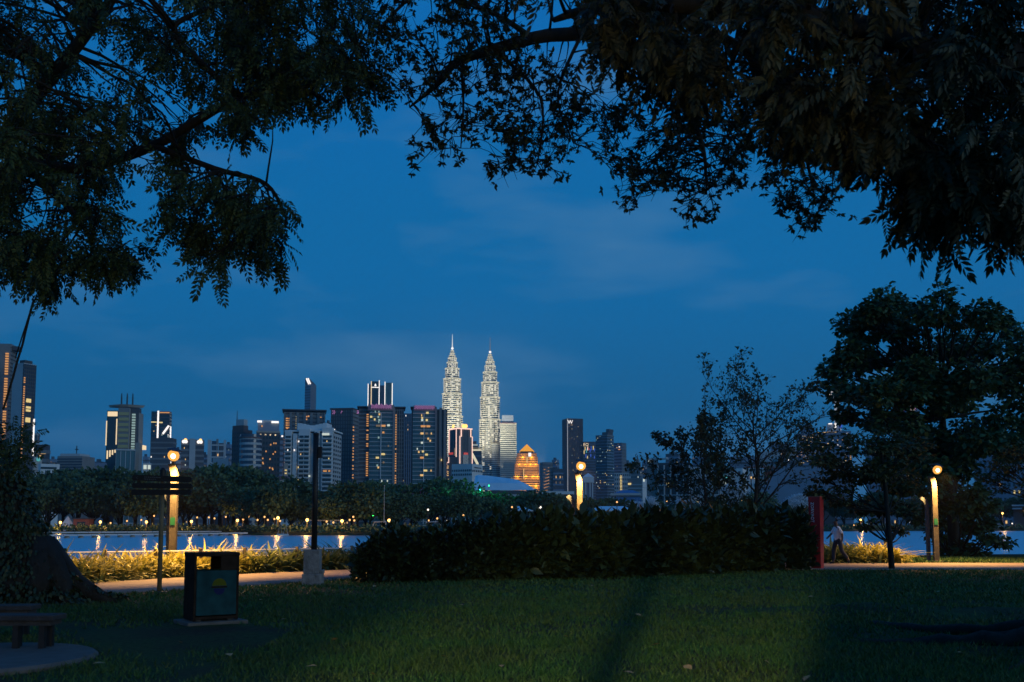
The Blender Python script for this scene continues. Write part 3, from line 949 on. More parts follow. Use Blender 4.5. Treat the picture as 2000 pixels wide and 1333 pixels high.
# --- grey condominiums with purple crowns
def purple_crown(b, f, u0, u1, za, zb, rows, cols):
    for r in range(rows):
        for c in range(cols):
            uu = u0 + (u1 - u0) * (c + .5 * (r % 2) + .25) / cols
            zz = za + (zb - za) * (r + .5) / rows
            b.litbox(f, uu - .18 * (u1 - u0) / cols, uu + .18 * (u1 - u0) / cols, zz - .2 * (zb - za) / rows, zz + .2 * (zb - za) / rows, M['purple'], 'crown_light', 1.2)
b = B('grey_condominium', 'plain grey condominium with purple dots on its crown, behind white condominium', 780, 645, 703, 800, 688)
b.body(M['w_grey']); b.bands(30, M['w_dark'], .22, .4); b.fins(9, M['w_dark'], .35, .5, 'F'); b.box('roof_canopy', M['w_dark'], -.04, 1.02, -.06, 1.02, b.H, b.H + 1.2)
purple_crown(b, 'F', .07, .2, b.z(809), b.z(801), 3, 2); purple_crown(b, 'F', .46, .52, b.z(808), b.z(802), 2, 1); purple_crown(b, 'R', .5, .7, b.z(806), b.z(799), 3, 1)
b.column_lights('R', .0, .1, 18, b.z(935), b.z(830), M['win_orange'], .4, .3); b.lit(4, 20, 8, [M['strip_white'], M['win_warm']], .3, .3)

def glass_condo(name, label, d, x0, x1, ytop, gl0, gl1, right):
    b = B(name, label, d, x0, x1, ytop)
    b.body(M['w_dark'], b.z(ytop + 3))
    u0, u1 = b.u(gl0), b.u(gl1)
    mb = MB(); b.fbox(mb, 'F', u0, u1, 0, b.z(ytop + 2), 3.2, 2); mb.build('glass_wall', M['glass_teal'], b.root)
    n = 27; h = b.z(ytop + 13) / n
    mb = MB(); mv = MB()
    for i in range(n + 1):
        b.fbox(mb, 'F', u0, u1, i * h, i * h + h * .16, 3.7, 2)
    for i in range(13):
        c = u0 + (u1 - u0) * i / 12
        b.fbox(mv, 'F', c - .002, c + .002, 0, n * h, 3.45, 2)
    mb.build('floor_edges', M['w_pale'], b.root, kind='stuff'); mv.build('mullions', M['w_dark'], b.root, kind='stuff')
    c = (u0 + u1) / 2
    b.strip('F', c - .008, c + .008, 0, n * h, M['w_white'], 'centre_rib', 4.4)
    b.strip('F', u1 + .002, u1 + .05, 0, b.z(ytop + 2), M['w_grey'], 'edge_pier', 4.2)
    return b, u0, u1, n, h
b, u0, u1, n, h = glass_condo('glass_condominium', 'teal glass condominium with purple crown and two columns of orange balcony lights', 720, 700, 788, 796, 721, 766, True)
b.box('roof_canopy', M['w_dark'], -.04, 1.04, -.05, 1, b.z(797), b.z(795)); b.box('crown', M['w_grey'], .2, .78, -.2, .3, b.z(804), b.z(793))
b.bands(30, M['w_grey'], .3, .4, 'F', u=(0, u0)); b.bands(30, M['w_grey'], .3, .4, 'F', u=(u1 + .06, 1)); b.fins(4, M['w_grey'], .4, .8, 'F', u=(u1 + .05, 1), z1=b.z(800))
b.column_lights('F', b.u(715), b.u(719), 29, b.z(935), b.z(808), M['win_orange'], .5, .12); b.column_lights('F', b.u(770), b.u(774), 30, b.z(950), b.z(808), M['win_orange'], .5, .08)
zc0, zc1 = b.z(802), b.z(792)
for r in range(5):
    for c in range(9 if r % 2 == 0 else 8):
        px = 725 + (c + .5 * (r % 2)) * 4.65; py = 800 - r * 1.75
        if r == 4 and c % 2: continue
        b.litbox('F', b.u(px) - .0055, b.u(px) + .0055, b.z(py + .32), b.z(py - .32), M['purple'], 'crown_light', 9.5)
for px, py, wd, m_ in ((732, 806, 2, 'win_cool'), (739, 806, 2, 'win_cool'), (740, 811, 3, 'win_warm'), (724, 816, 4, 'win_yellow'), (738, 816, 3, 'win_cool'), (731, 821, 3, 'win_yellow'), (740, 822, 4, 'win_cool'), (739, 826, 2, 'win_cool'), (738, 833, 9, 'win_dim'), (748, 833, 8, 'win_orange'), (758, 832, 5, 'win_white'), (748, 846, 4, 'win_orange'), (739, 856, 3, 'win_cool'), (748, 888, 7, 'win_yellow'), (737, 895, 6, 'win_yellow'), (749, 904, 3, 'win_dim'), (737, 910, 3, 'win_cool'), (739, 914, 3, 'win_warm'), (746, 940, 2, 'win_white'), (757, 940, 2, 'win_white'), (748, 945, 4, 'win_warm'), (758, 872, 2, 'win_dim')):
    b.litbox('F', b.u(px - wd / 2), b.u(px + wd / 2), b.z(py + 2.2), b.z(py - 1.2), M[m_], proud=4.4)
b = B('strip_light_tower', 'dark tower outlined by white vertical light strips with a small emblem', 1500, 717, 766, 746)
b.box('wall', M['glass_blue'], 0, .12, 0, 1, 0, b.z(752)); b.box('wall', M['glass'], .12, .48, 0, 1, 0, b.z(746)); b.box('wall', M['glass_blue'], .48, .69, .1, 1, 0, b.z(753)); b.box('wall', M['glass_teal'], .69, 1, 0, 1, 0, b.z(748))
for px, yt, yb, m_ in ((717.3, 751, 795, 'strip_white'), (723.5, 746, 793, 'strip_warm'), (739, 744, 793, 'strip_white'), (750.3, 746.5, 796, 'strip_white'), (764.7, 749, 793, 'strip_white')):
    b.strip('F', b.u(px - .8), b.u(px + .8), b.z(yb), b.z(yt), M[m_], proud=1.5)
b.strip('F', b.u(724), b.u(738), b.z(758.5), b.z(757), M['strip_white'], proud=1.5)
c = b.u(731.5); MB().lathe([(.1, 4.2), (1.2, 2.2), (1.5, .8), (1.2, 0)], 8, (-b.W / 2 + c * b.W, -b.D / 2 - 1, b.z(755.5))).build('emblem', M['strip_white'], b.root)
b = B('dark_link_block', 'dark glass block between the two teal condominiums', 900, 786, 806, 808)
b.body(M['glass_blue']); b.bands(24, M['w_dark'], .3); b.fins(5, M['w_blue'], .3, .6, 'F'); b.lit(9, 24, 5, [M['win_warm'], M['strip_white'], M['win_dim']], .3, .3)
b, u0, u1, n, h = glass_condo('glass_condominium', 'teal glass condominium with concrete fins and purple crown beside the neon-edged tower', 720, 803, 873, 797, 806, 849, True)
b.box('roof_canopy', M['w_dark'], -.03, .7, -.05, 1, b.z(797), b.z(795.3)); b.box('crown', M['w_grey'], .06, .66, -.2, .3, b.z(804), b.z(794))
mb = MB(); b.fbox(mb, 'F', .78, .86, 0, b.z(797), 1.0); b.fbox(mb, 'F', .9, .97, 0, b.z(800), 2.4); mb.build('pier', M['w_grey'], b.root); b.bands(30, M['w_dark'], .3, .6, 'F', u=(.72, 1))
for r in range(4):
    for c in range(8):
        px = 810 + (c + .5 * (r % 2)) * 4.9; py = 801 - r * 1.8
        b.litbox('F', b.u(px) - .007, b.u(px) + .007, b.z(py + .32), b.z(py - .32), M['purple'], 'crown_light', 9.5)
for px, py, wd, m_ in ((834, 808, 5, 'win_yellow'), (823, 813, 2, 'win_warm'), (824, 818, 3, 'win_yellow'), (824, 822, 4, 'win_white'), (833, 822, 4, 'win_yellow'), (826, 834, 9, 'win_orange'), (836, 834, 7, 'win_orange'), (824, 848, 6, 'win_warm'), (833, 848, 5, 'win_dim'), (842, 848, 2, 'win_warm'), (836, 858, 3, 'win_warm'), (840, 862, 3, 'win_warm'), (824, 866, 4, 'win_white'), (815, 878, 2, 'win_white'), (818, 884, 3, 'win_warm'), (826, 883, 4, 'win_yellow'), (833, 889, 5, 'win_yellow'), (824, 895, 7, 'win_orange'), (831, 920, 7, 'win_yellow'), (842, 920, 2, 'win_warm'), (824, 929, 6, 'win_warm'), (862, 899, 2, 'win_yellow')):
    b.litbox('F', b.u(px - wd / 2), b.u(px + wd / 2), b.z(py + 2), b.z(py - 1.4), M[m_], proud=4.6)

# --- the twin spire towers
def spire_tower(label, px, tip, dy, annex_sign, d=2300):
    base = at(px, 900, d)
    root = empty('spire_tower', (base.x, d, 0))
    tag(root, label, 'skyscraper', 'twin spire towers')
    k = base.x / ((px - 1000) or 1)
    k = d / F
    Z = lambda y: at(px, y + dy, d).z
    star = lambda i: (1.0, .90, .97, .90)[i % 4]
    NS = 32
    tiers = [(1040, 820, 21.1), (820, 776, 19.4), (776, 747, 17.2), (747, 727, 14.0), (727, 715, 10.8), (715, 706.5, 8.8), (706.5, 702, 6.6), (702, 697, 5.0), (697, 692, 3.4)]
    core = MB(); rings = MB(); lits = MB(); dims = MB()
    for ti, (yb, yt, hw) in enumerate(tiers):
        r = hw * k; zb, zt = Z(yb), Z(yt)
        core.lathe([(r * .95, zb), (r * .95, zt)], NS, shape=star)
        n = max(2, round((zt - zb) / 4.6)); h = (zt - zb) / n
        for i in range(n):
            rings.lathe([(r * 1.0, zb + i * h), (r * 1.03, zb + i * h + .5), (r * 1.03, zb + (i + .34) * h), (r * 1.0, zb + (i + .42) * h)], NS, shape=star)
            for j in range(NS):
                a0 = 2 * PI * j / NS; a1 = 2 * PI * (j + 1) / NS
                if math.sin((a0 + a1) / 2) > .2: continue
                pr = (.55 if j % 4 in (0, 3) else .10) + (.3 if ti >= 4 else .1 if ti >= 2 else 0) - (.15 if ti == 0 and i < n * .75 else 0)
                q = random.random()
                if q > pr: continue
                R0 = r * .965 * star(j); R1 = r * .965 * star(j + 1)
                tgt = lits if q < pr * .75 else dims
                tgt.add([(R0 * math.cos(a0), R0 * math.sin(a0), zb + (i + .48) * h), (R1 * math.cos(a1), R1 * math.sin(a1), zb + (i + .48) * h), (R1 * math.cos(a1), R1 * math.sin(a1), zb + (i + .9) * h), (R0 * math.cos(a0), R0 * math.sin(a0), zb + (i + .9) * h)], [(0, 1, 2, 3)])
        MB().lathe([(r * 1.06, zt - 1.6), (r * 1.06, zt - .2)], NS, shape=star).build('lit_ledge', M['tower_ledge'], root)
    core.build('glass_shaft', M['glass_blue'], root)
    rings.build('steel_bands', M['tower_steel'], root, kind='stuff')
    lits.build('lit_windows', M['tower_lit'], root, kind='stuff')
    dims.build('dim_windows', M['tower_dim'], root, kind='stuff')
    r = 2.6 * k
    MB().lathe([(.3, -r), (r * .7, -r * .7), (r, 0), (r * .7, r * .7), (.3, r)], 14, (0, 0, Z(688))).build('spire_ball', M['strip_white'], root)
    MB().tube([(0, 0, Z(687)), (0, 0, Z(675)), (0, 0, tip)], [1.5, 1.0, .5], 6).build('spire', M['tower_spire' + annex_sign], root)
    # lower round annex
    s = 1 if annex_sign == 'B' else -1
    ax = s * 11.5 * k; ay = -14 * k; ar = 10.0 * k; zt = Z(867)
    MB().lathe([(ar * .96, 0), (ar * .96, zt)], 24, (ax, ay, 0)).build('annex', M['glass_blue'], root)
    mb = MB(); n = 42
    for i in range(n):
        z0 = zt * i / n
        mb.lathe([(ar, z0), (ar, z0 + zt / n * .42)], 24, (ax, ay, 0))
    mb.build('annex_bands', M['tower_steel'], root, kind='stuff')
    MB().lathe([(ar * 1.03, zt - 1.5), (ar * 1.03, zt)], 24, (ax, ay, 0)).build('annex_ledge', M['tower_dim'], root)
    return root
M['tower_steel'] = mat('tower_steel', (0.62, 0.60, 0.50), 0.5, 0.06, 0.05)
M['tower_lit'] = emit('tower_lit', (1.0, 0.93, 0.76), 0.95)
M['tower_dim'] = emit('tower_dim', (1.0, 0.80, 0.42), 0.28)
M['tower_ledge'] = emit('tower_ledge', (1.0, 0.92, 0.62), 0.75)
M['tower_spireA'] = emit('spire_lit', (1.0, 0.95, 0.9), 0.8)
M['tower_spireB'] = emit('spire_dim', (1.0, 0.9, 0.8), 0.12)
T1 = spire_tower('floodlit stepped tower with lit needle spire, next to teal condominium', 882.3, at(882, 653, 2300).z, -7, 'A')
T2 = spire_tower('floodlit stepped tower with darker needle spire, next to the flat striped office', 956.8, at(957, 659, 2300).z, 0, 'B')
for root in (T1, T2):
    for dx, e_ in ((-120, 1.0), (120, .8)):
        ld = bpy.data.lights.new('tower_floodlight', 'SPOT')
        ld.energy = 1.9e6 * e_; ld.color = (1.0, 0.93, 0.72); ld.spot_size = math.radians(74); ld.spot_blend = .6; ld.shadow_soft_size = 2
        lo = bpy.data.objects.new('tower_floodlight', ld); link(lo); lo.parent = root
        lo.location = (dx, -200, 120)
        v = Vector((0, 0, 330)) - lo.location
        lo.rotation_euler = (-v).to_track_quat('Z', 'Y').to_euler()
b = B('striped_office_slab', 'tall flat-fronted office with white horizontal stripes beside the twin towers', 2250, 977, 1009, 826)
b.body(M['glass']); b.bands(52, M['tower_steel'], .42, 1.0, 'F'); b.box('roof_box', M['w_blue'], .1, .8, .2, .8, b.H, b.z(811)); b.lit(40, 52, 12, [M['win_dim'], M['win_dim'], M['win_warm']], .8, .3); b.litbox('F', 0, .04, b.z(829), b.z(825), M['red_glow'])
b.box('crown_band', M['w_brown'], -.01, 1.01, -.02, 1, b.z(829.5), b.z(826))
b = B('domed_office', 'stepped office with lit eaves between neon-edged tower and twin tower', 2000, 921, 940, 881)
b.body(M['w_dark']); b.bands(12, M['w_grey'], .3); b.box('lit_eave', M['tower_ledge'], -.02, 1.02, -.05, 1, b.z(880), b.z(878)); b.box('upper_storey', M['w_dark'], .1, .7, .1, .9, b.z(878), b.z(868)); b.box('lit_eave', M['tower_dim'], -.02, 1.02, -.05, 1, b.z(876), b.z(875)); b.box('roof_block', M['w_brown'], .1, .5, .2, .8, b.z(868), b.z(862))
for u_ in (.1, .3, .5): b.litbox('F', u_, u_ + .1, b.z(871), b.z(868), M['win_white'])

# --- neon edged tower
b = B('neon_edged_tower', 'grey tower outlined in pink-white neon with orange looped roof sign', 1000, 877, 922, 838, 893, th=math.radians(62))
b.box('wall', M['w_dark'], 0, 1, 0, .98, 0, b.z(838)); b.fins(7, M['w_grey'], .35, .5, 'R'); b.fins(5, M['glass_blue'], .5, .5, 'F')
mb = MB(); b.fbox(mb, 'R', .35, .72, 0, b.z(888), 1.2); mb.build('lower_bay', M['glass_blue'], b.root)
mb = MB(); b.fbox(mb, 'R', .02, .32, 0, b.z(853), .9); b.fbox(mb, 'R', .74, .99, 0, b.z(853), .9); mb.build('pier', M['w_grey'], b.root)
zt, zb = b.z(837), b.z(906); e = .03
b.strip('F', -.01, .05, b.z(885), zt, M['strip_pink'], 'neon_strip'); b.strip('F', .9, .97, zb, zt, M['strip_pink'], 'neon_strip')
b.strip('F', 0, 1, zt - .6, zt + .5, M['strip_pink'], 'neon_strip'); b.strip('R', 0, 1, zt - .6, zt + .5, M['strip_pink'], 'neon_strip', 1.2)
b.strip('R', .22, .26, b.z(853), zt, M['strip_pink'], 'neon_strip', 1.6); b.strip('R', .12, .16, zb, b.z(853), M['strip_pink'], 'neon_strip', 1.6); b.strip('R', .12, .26, b.z(853), b.z(852), M['strip_pink'], 'neon_strip', 1.7)
b.strip('R', .86, .9, b.z(853), zt, M['strip_pink'], 'neon_strip', 1.6); b.strip('R', .96, 1.0, zb, b.z(853), M['strip_pink'], 'neon_strip', 1.6); b.strip('R', .86, 1.0, b.z(853), b.z(852), M['strip_pink'], 'neon_strip', 1.7)
b.strip('R', .42, .68, b.z(888), b.z(884), M['red_glow'], 'red_light', 1.5); b.strip('F', .05, .5, b.z(887), b.z(883), M['red_glow'], 'red_light', 1.2); b.strip('F', .72, .85, b.z(890), b.z(875), M['win_dim'], 'amber_light', .9)
for f, uu, rr in (('R', .40, 1.9), ('R', .54, 1.9), ('F', .55, 1.7)):
    o, u_, n_, L = b.face(f); c = o + u_ * (L * uu) + n_ * .6
    m_ = MB().lathe([(rr * .5, -.4), (rr * 1.1, -.4), (rr * 1.1, .4), (rr * .5, .4), (rr * .5, -.4)], 14); q = m_.build('sign_loop', M['orange_logo'], b.root); q.location = (c.x, c.y, b.z(832)); q.rotation_euler = (PI / 2, 0, 0 if f == 'F' else PI / 2)
p = B('neon_wing', 'low dark wing with stepped pink neon edge below the neon-edged tower', 980, 869, 893, 893)
p.body(M['w_dark']); p.strip('F', .28, .34, p.z(903), p.z(893), M['strip_pink'], 'neon_strip'); p.strip('F', .12, .34, p.z(904.5), p.z(903), M['strip_pink'], 'neon_strip'); p.strip('F', .12, .18, p.z(930), p.z(903), M['strip_pink'], 'neon_strip')
p.column_lights('F', .2, .3, 12, p.z(952), p.z(908), M['win_warm'], .4, .2)
b = B('white_office', 'white low office with a row of dark windows and small lettering', 640, 882, 943, 906, 922)
b.body(M['w_white']); b.windows(2, 11, M['glass'], .55, .5, 'F', b.z(931), b.z(915)); b.windows(1, 6, M['glass'], .6, .45, 'R', b.z(924), b.z(915))
o, u_, n_, L = b.face('R')
mb = MB()
for i in range(9):
    c = .22 + i * .075
    b.fbox(mb, 'R', c, c + .045, b.z(914), b.z(912.2 - (.9 if i == 0 else 0)), .3)
mb.build('lettering', M['glass_blue'], b.root)
b = B('lit_strut', 'slanting floodlit strut rising behind the white office', 1500, 922, 932, 905)
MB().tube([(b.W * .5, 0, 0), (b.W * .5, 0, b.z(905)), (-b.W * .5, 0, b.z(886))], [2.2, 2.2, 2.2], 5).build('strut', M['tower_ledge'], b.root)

# --- amber lit pyramid building
b = B('amber_pyramid_building', 'stepped office floodlit amber with a glowing pyramid roof', 1700, 1004, 1054, 884, depth=42)
k = b.k; cx = 0
def tier(hw, y0, y1, m, name):
    w_ = hw * k
    MB().box(-w_, w_, -w_, w_, b.z(y1), b.z(y0)).build(name, m, b.root)
    return w_
cxo = 0.0
for hw, y0, y1 in ((18.5, 884, 892), (20.5, 892, 906), (23, 906, 928), (25, 928, 1000)):
    w_ = tier(hw, y0, y1, M['glass'], 'storey')
    n = max(2, round((y1 - y0) / 3.3)) if y1 < 990 else 16
    mb = MB()
    for i in range(n):
        z0 = b.z(y1) + (b.z(y0) - b.z(y1)) * i / n; z1 = z0 + (b.z(y0) - b.z(y1)) / n * .5
        mb.box(-w_ * 1.05, w_ * 1.05, -w_ * 1.05, w_ * 1.05, z0, z1)
    mb.build('ledge_bands', M['w_beige'], b.root, kind='stuff')
w_ = 14.5 * k
MB().prism([(-w_, -w_), (w_, -w_), (w_, w_), (-w_, w_)], b.z(881), b.z(866), taper=[(-.1, -.1), (.1, -.1), (.1, .1), (-.1, .1)]).build('pyramid_roof', M['pyramid'] if 'pyramid' in M else emit('pyramid_glow', (1.0, 0.42, 0.01), 0.9), b.root)
MB().box(-w_ * .9, w_ * .9, -w_ * .9, w_ * .9, b.z(884), b.z(881)).build('roof_room', M['w_brown'], b.root)
w_ = 18.8 * k
MB().box(3.0 * k, 8.6 * k, -w_ - 1.2, -w_ - .3, b.z(892), b.z(884.5)).build('white_sign', M['strip_white'], b.root)
for (px, y, hw) in ((-8, 893, 20.6), (9.5, 893, 20.6), (-3, 907.5, 23.1), (7, 907.5, 23.1), (-15, 907.5, 23.1), (17, 907.5, 23.1), (-19, 931, 25.1), (-2, 931, 25.1), (12, 931, 25.1), (21, 931, 25.1), (-8, 950, 25.1), (5, 950, 25.1), (18, 950, 25.1)):
    ld = bpy.data.lights.new('amber_floodlight', 'POINT'); ld.energy = 5600; ld.color = (1.0, .37, .012); ld.shadow_soft_size = 1.0
    lo = bpy.data.objects.new('amber_floodlight', ld); link(lo); lo.parent = b.root; lo.location = (px * k, -hw * k - 4.5, b.z(y))
b.litbox('F', .49, .52, b.z(904), b.z(893), M['win_yellow'], 'stair_light', 3.0); b.litbox('F', .36, .39, b.z(935), b.z(916), M['win_warm'], 'stair_light', 3.0)

# --- right-hand city
b = B('grey_slab', 'plain grey slab with slanting rows of orange lights beside amber building', 1500, 1054, 1080, 903, 1060)
b.body(M['w_grey']); b.bands(18, M['w_dark'], .3, .4, 'R')
for i in range(9):
    for j in range(4):
        b.litbox('R', .1 + j * .14, .19 + j * .14, b.z(918 + i * 6 - j * 1.0), b.z(916.6 + i * 6 - j * 1.0), M['win_orange'])
b = B('dark_hotel', 'low dark hotel block with a row of warm windows', 1500, 1080, 1100, 916)
b.body(M['w_dark']); b.bands(10, M['w_blue'], .3); b.lit(8, 10, 5, [M['win_warm'], M['strip_white'], M['win_dim']], .4, .4)
b = B('dark_red_tower', 'tall dark reddish tower with a lit edge line and white W sign', 1800, 1098, 1139, 818, 1108)
b.body(M['w_brown']); b.bands(44, M['w_dark'], .3, .6); b.fins(12, M['w_dark'], .25, .7, 'R')
mb = MB(); b.fbox(mb, 'R', .0, .03, 0, b.H, 1.4); mb.build('edge_light', emit('edge_light', (.8, .85, .9), .35), b.root)
b.box('crown', M['w_brown'], -.005, 1.006, -.006, 1.005, b.z(831), b.H + .5)
o, u_, n_, L = b.face('R'); c = o + u_ * (L * .18) + n_ * 1.6
text_obj('sign_letter', 'W', 9.5, M['strip_white'], b.root, (c.x, c.y, b.z(825)), (PI / 2, 0, PI / 2), .3)
b.litbox('R', .22, .36, b.z(831), b.z(829.8), M['win_warm']); b.lit(54, 40, 15, [M['win_warm'], M['win_yellow'], M['win_dim'], M['win_white']], .5, .35, 'R', z0=b.z(930), z1=b.z(832))
b = B('coloured_bar_hotel', 'dark hotel with EQ letters and hanging bars of coloured light', 1800, 1139, 1166, 863)
b.body(M['w_dark']); b.bands(30, M['w_blue'], .2, .5, 'F')
o, u_, n_, L = b.face('F'); c = o + u_ * (L * .21) + n_ * 1.2
text_obj('sign_letters', 'EQ', 7.6, M['strip_warm'], b.root, (c.x, c.y, b.z(869)), (PI / 2, 0, 0), .3)
for px, y0, y1, m_ in ((1143, 873, 880, 'win_yellow'), (1141, 880, 887, 'win_yellow'), (1145.5, 877, 885, 'cyan_glow'), (1148, 873.5, 880, 'strip_pink'), (1154.8, 872, 880, 'blue_glow'), (1152.6, 878, 884, 'blue_glow'), (1159, 871.5, 879, 'win_yellow'), (1161, 876, 882, 'blue_glow'), (1147.5, 891, 896, 'win_yellow'), (1144.5, 887, 894, 'blue_glow'), (1154, 887, 893, 'blue_glow'), (1161, 891, 896, 'blue_glow'), (1151, 876, 879, 'red_glow')):
    b.strip('F', b.u(px - .8), b.u(px + .8), b.z(y1), b.z(y0), M[m_], 'colour_bar')
b = B('teal_office', 'dark teal office with roof terrace box and scattered white windows', 1500, 1164, 1199, 850, 1186)
b.body(M['glass']); b.bands(30, M['w_blue'], .25, .4); b.fins(9, M['w_dark'], .25, .6, 'F'); b.box('roof_terrace', M['w_dark'], .5, 1.0, .1, .9, b.H, b.z(844)); b.box('roof_block', M['w_dark'], .8, 1.05, .2, .9, b.z(844), b.z(838)); b.box('cornice', M['w_grey'], -.02, 1.02, -.02, 1.02, b.z(852), b.z(849.5))
b.lit(34, 30, 9, [M['win_white'], M['win_yellow'], M['win_warm'], M['win_cool']], .5, .4, 'FFR', z0=b.z(955))
b = B('plain_office', 'plain bluish office with one small red and white light near its top', 1700, 1199, 1223, 865, 1214)
b.body(M['glass_blue']); b.bands(26, M['w_blue'], .3); b.fins(4, M['w_grey'], .6, .7, 'R'); b.litbox('F', .6, .85, b.z(879), b.z(875), M['win_orange']); b.litbox('F', .65, .8, b.z(874), b.z(872), M['strip_white']); b.lit(7, 26, 6, [M['win_dim'], M['win_warm']], .4, .3)
b = B('pale_flats', 'pale low flats with a lit central stair column', 900, 1200, 1232, 924)
b.body(M['w_pale']); b.windows(12, 8, M['glass'], .5, .5, 'F'); b.column_lights('F', .33, .45, 12, b.z(960), b.z(925), M['win_yellow'], .45, .1)
b = B('stepped_spire_office', 'stepped grey office block topped by a short spire', 1500, 1229, 1256, 912, 1250)
b.body(M['w_grey']); b.windows(14, 8, M['glass'], .5, .5); b.box('upper_storey', M['w_grey'], .35, .85, .2, .8, b.H, b.z(902)); b.box('lantern', M['w_grey'], .5, .75, .3, .7, b.z(902), b.z(897)); MB().tube([(b.W * .12, 0, b.z(897)), (b.W * .12, 0, b.z(888))], [1.4, .3], 6).build('spire', M['w_dark'], b.root); b.lit(12, 14, 8, [M['win_white'], M['win_warm']], .4, .4, 'FR')
b = B('louvred_office', 'louvred grey office with a yellow lit sign and white end wall', 750, 1226, 1262, 935, 1254)
b.body(M['w_grey']); b.bands(12, M['w_pale'], .35, .4, 'F', z1=b.z(941)); b.strip('F', .02, .22, b.z(947), b.z(943.5), M['win_yellow'], 'lit_sign'); mb = MB(); b.fbox(mb, 'R', 0, 1, 0, b.H + .2, .3); mb.build('end_wall', M['w_white'], b.root); b.litbox('R', .1, .5, b.z(941), b.z(936), M['win_white'])
b = B('temple_front', 'white pedimented building top carried on tall columns behind the park lamp', 900, 1138, 1159, 936)
b.box('core', M['w_blue'], .1, .9, .1, .9, 0, b.z(942))
for u_ in (.02, .22, .62, .86): b.box('column', M['w_white'], u_, u_ + .1, 0, .12, 0, b.z(942))
b.box('entablature', M['w_white'], -.04, 1.04, -.04, 1.04, b.z(943), b.z(932)); w2, d2 = b.W * .52, b.D * .55
MB().prism([(-w2, -d2), (w2, -d2), (w2, d2), (-w2, d2)], b.z(932), b.z(924), taper=[(-.4, -.4), (.4, -.4), (.4, .4), (-.4, .4)]).build('pediment', M['w_white'], b.root)
b = B('azure_roof_hall', 'hall with a two-tier bright blue roof behind the fountain', 420, 1192, 1252, 975)
b.body(M['roof_azure']); w2, d2 = b.W * .5, b.D * .5
MB().prism([(-w2, -d2), (w2, -d2), (w2, d2), (-w2, d2)], b.z(968), b.z(963.5)).build('eave', M['w_pale'], b.root)
MB().prism([(-w2 * .78, -d2), (w2 * .95, -d2), (w2 * .95, d2), (-w2 * .78, d2)], b.z(963.5), b.z(957), taper=[(-w2 * .3, -1), (w2 * .45, -1), (w2 * .45, 1), (-w2 * .3, 1)]).build('roof', M['roof_azure'], b.root)
MB().prism([(-w2 * 1.0, -d2 * 1.1), (w2 * 1.02, -d2 * 1.1), (w2 * 1.02, d2), (-w2, d2)], b.z(990), b.z(970), taper=[(-w2 * .75, -d2 * .8), (w2 * .9, -d2 * .8), (w2 * .9, d2), (-w2 * .75, d2)]).build('lower_roof', M['roof_azure'], b.root)
# theatre with the long pale roof
b = B('theatre_hall', 'big theatre hall with a long pale blue curved roof', 480, 926, 1048, 965, depth=50)
w2, d2 = b.W / 2, b.D / 2
b.box('wall', M['w_blue'], .04, .92, .1, .9, 0, b.z(961))
mb = MB()
pr = [(-1.0, 926, .0), (-.9, 924, 0), (-.4, 927, 0), (.0, 930, 0), (.4, 934, 0), (.72, 943, 0), (1.0, 962, 0)]
for (a, ya, _), (c, yc, _) in zip(pr, pr[1:]):
    za, zc = b.z(ya), b.z(yc)
    lo = b.z(958)
    mb.add([(a * w2, -d2 * .2, za), (c * w2, -d2 * .2, zc), (c * w2, -d2, max(min(zc - 1.5, b.z(944)), lo)), (a * w2, -d2, max(min(za - 1.5, b.z(944)), lo)), (c * w2, -d2 * 1.1, lo), (a * w2, -d2 * 1.1, lo), (c * w2, d2, zc - 2), (a * w2, d2, za - 2)], [(0, 3, 2, 1), (3, 5, 4, 2), (0, 1, 6, 7)])
mb.build('roof', M['roof_blue'], b.root)
MB().add([(-w2, -d2 * 1.05, b.z(958)), (-w2 * .62, -d2 * 1.15, b.z(952)), (-w2 * .9, -d2 * .2, b.z(924)), (-w2, -d2 * .2, b.z(926))], [(0, 1, 2, 3)]).build('gable', M['roof_dark'], b.root)
mb = MB(); b.fbox(mb, 'F', .2, .8, b.z(966), b.z(959), 2.4, 1); mb.build('eave', M['w_dark'], b.root)
b = B('pale_forecourt', 'pale forecourt wall beneath the theatre roof', 440, 975, 1014, 966)
b.body(M['w_pale'])
b = B('lit_low_house', 'low dark house with bright cream windows and pale flat roof', 400, 1058, 1119, 966)
b.body(M['w_dark']); b.box('roof', M['w_white'], -.02, 1.03, -.1, 1.0, b.z(966), b.z(960)); 
for u_, v_ in ((.02, .2), (.24, .42), (.46, .62), (.7, .86)): b.litbox('F', u_, v_, b.z(984), b.z(974), M['win_yellow'])
# grid office, flats behind the fountain
b = B('grid_office', 'grey five-storey office with white balcony grid behind the fountain', 420, 1262, 1348, 897, 1347)
b.box('wall', M['w_grey'], 0, .26); b.box('wall', M['w_dark'], .26, 1, .1, 1, 0, b.z(903)); b.box('roof_edge', M['w_pale'], -.01, .5, -.04, 1, b.H, b.H + .8); b.fins(5, M['w_pale'], .16, .8, 'F', u=(.27, 1), z1=b.z(908)); b.bands(6, M['w_pale'], .14, 1.0, 'F', u=(.27, 1), z1=b.z(908))
mw = MB()
for i in range(5):
    for j in range(4): b.fbox(mw, 'F', .29 + j * .18, .39 + j * .18, b.z(990 - i * 17), b.z(982 - i * 17), .4, 2)
mw.build('window_grid', M['glass'], b.root, kind='stuff'); b.strip('F', b.u(1302), b.u(1306), b.z(951), b.z(943), M['win_yellow'], 'lit_window'); b.litbox('F', .05, .14, b.z(900), b.z(897.5), M['win_white'])
b = B('white_flats', 'white flats with a bright green-white lit window behind the forked tree', 460, 1336, 1424, 912)
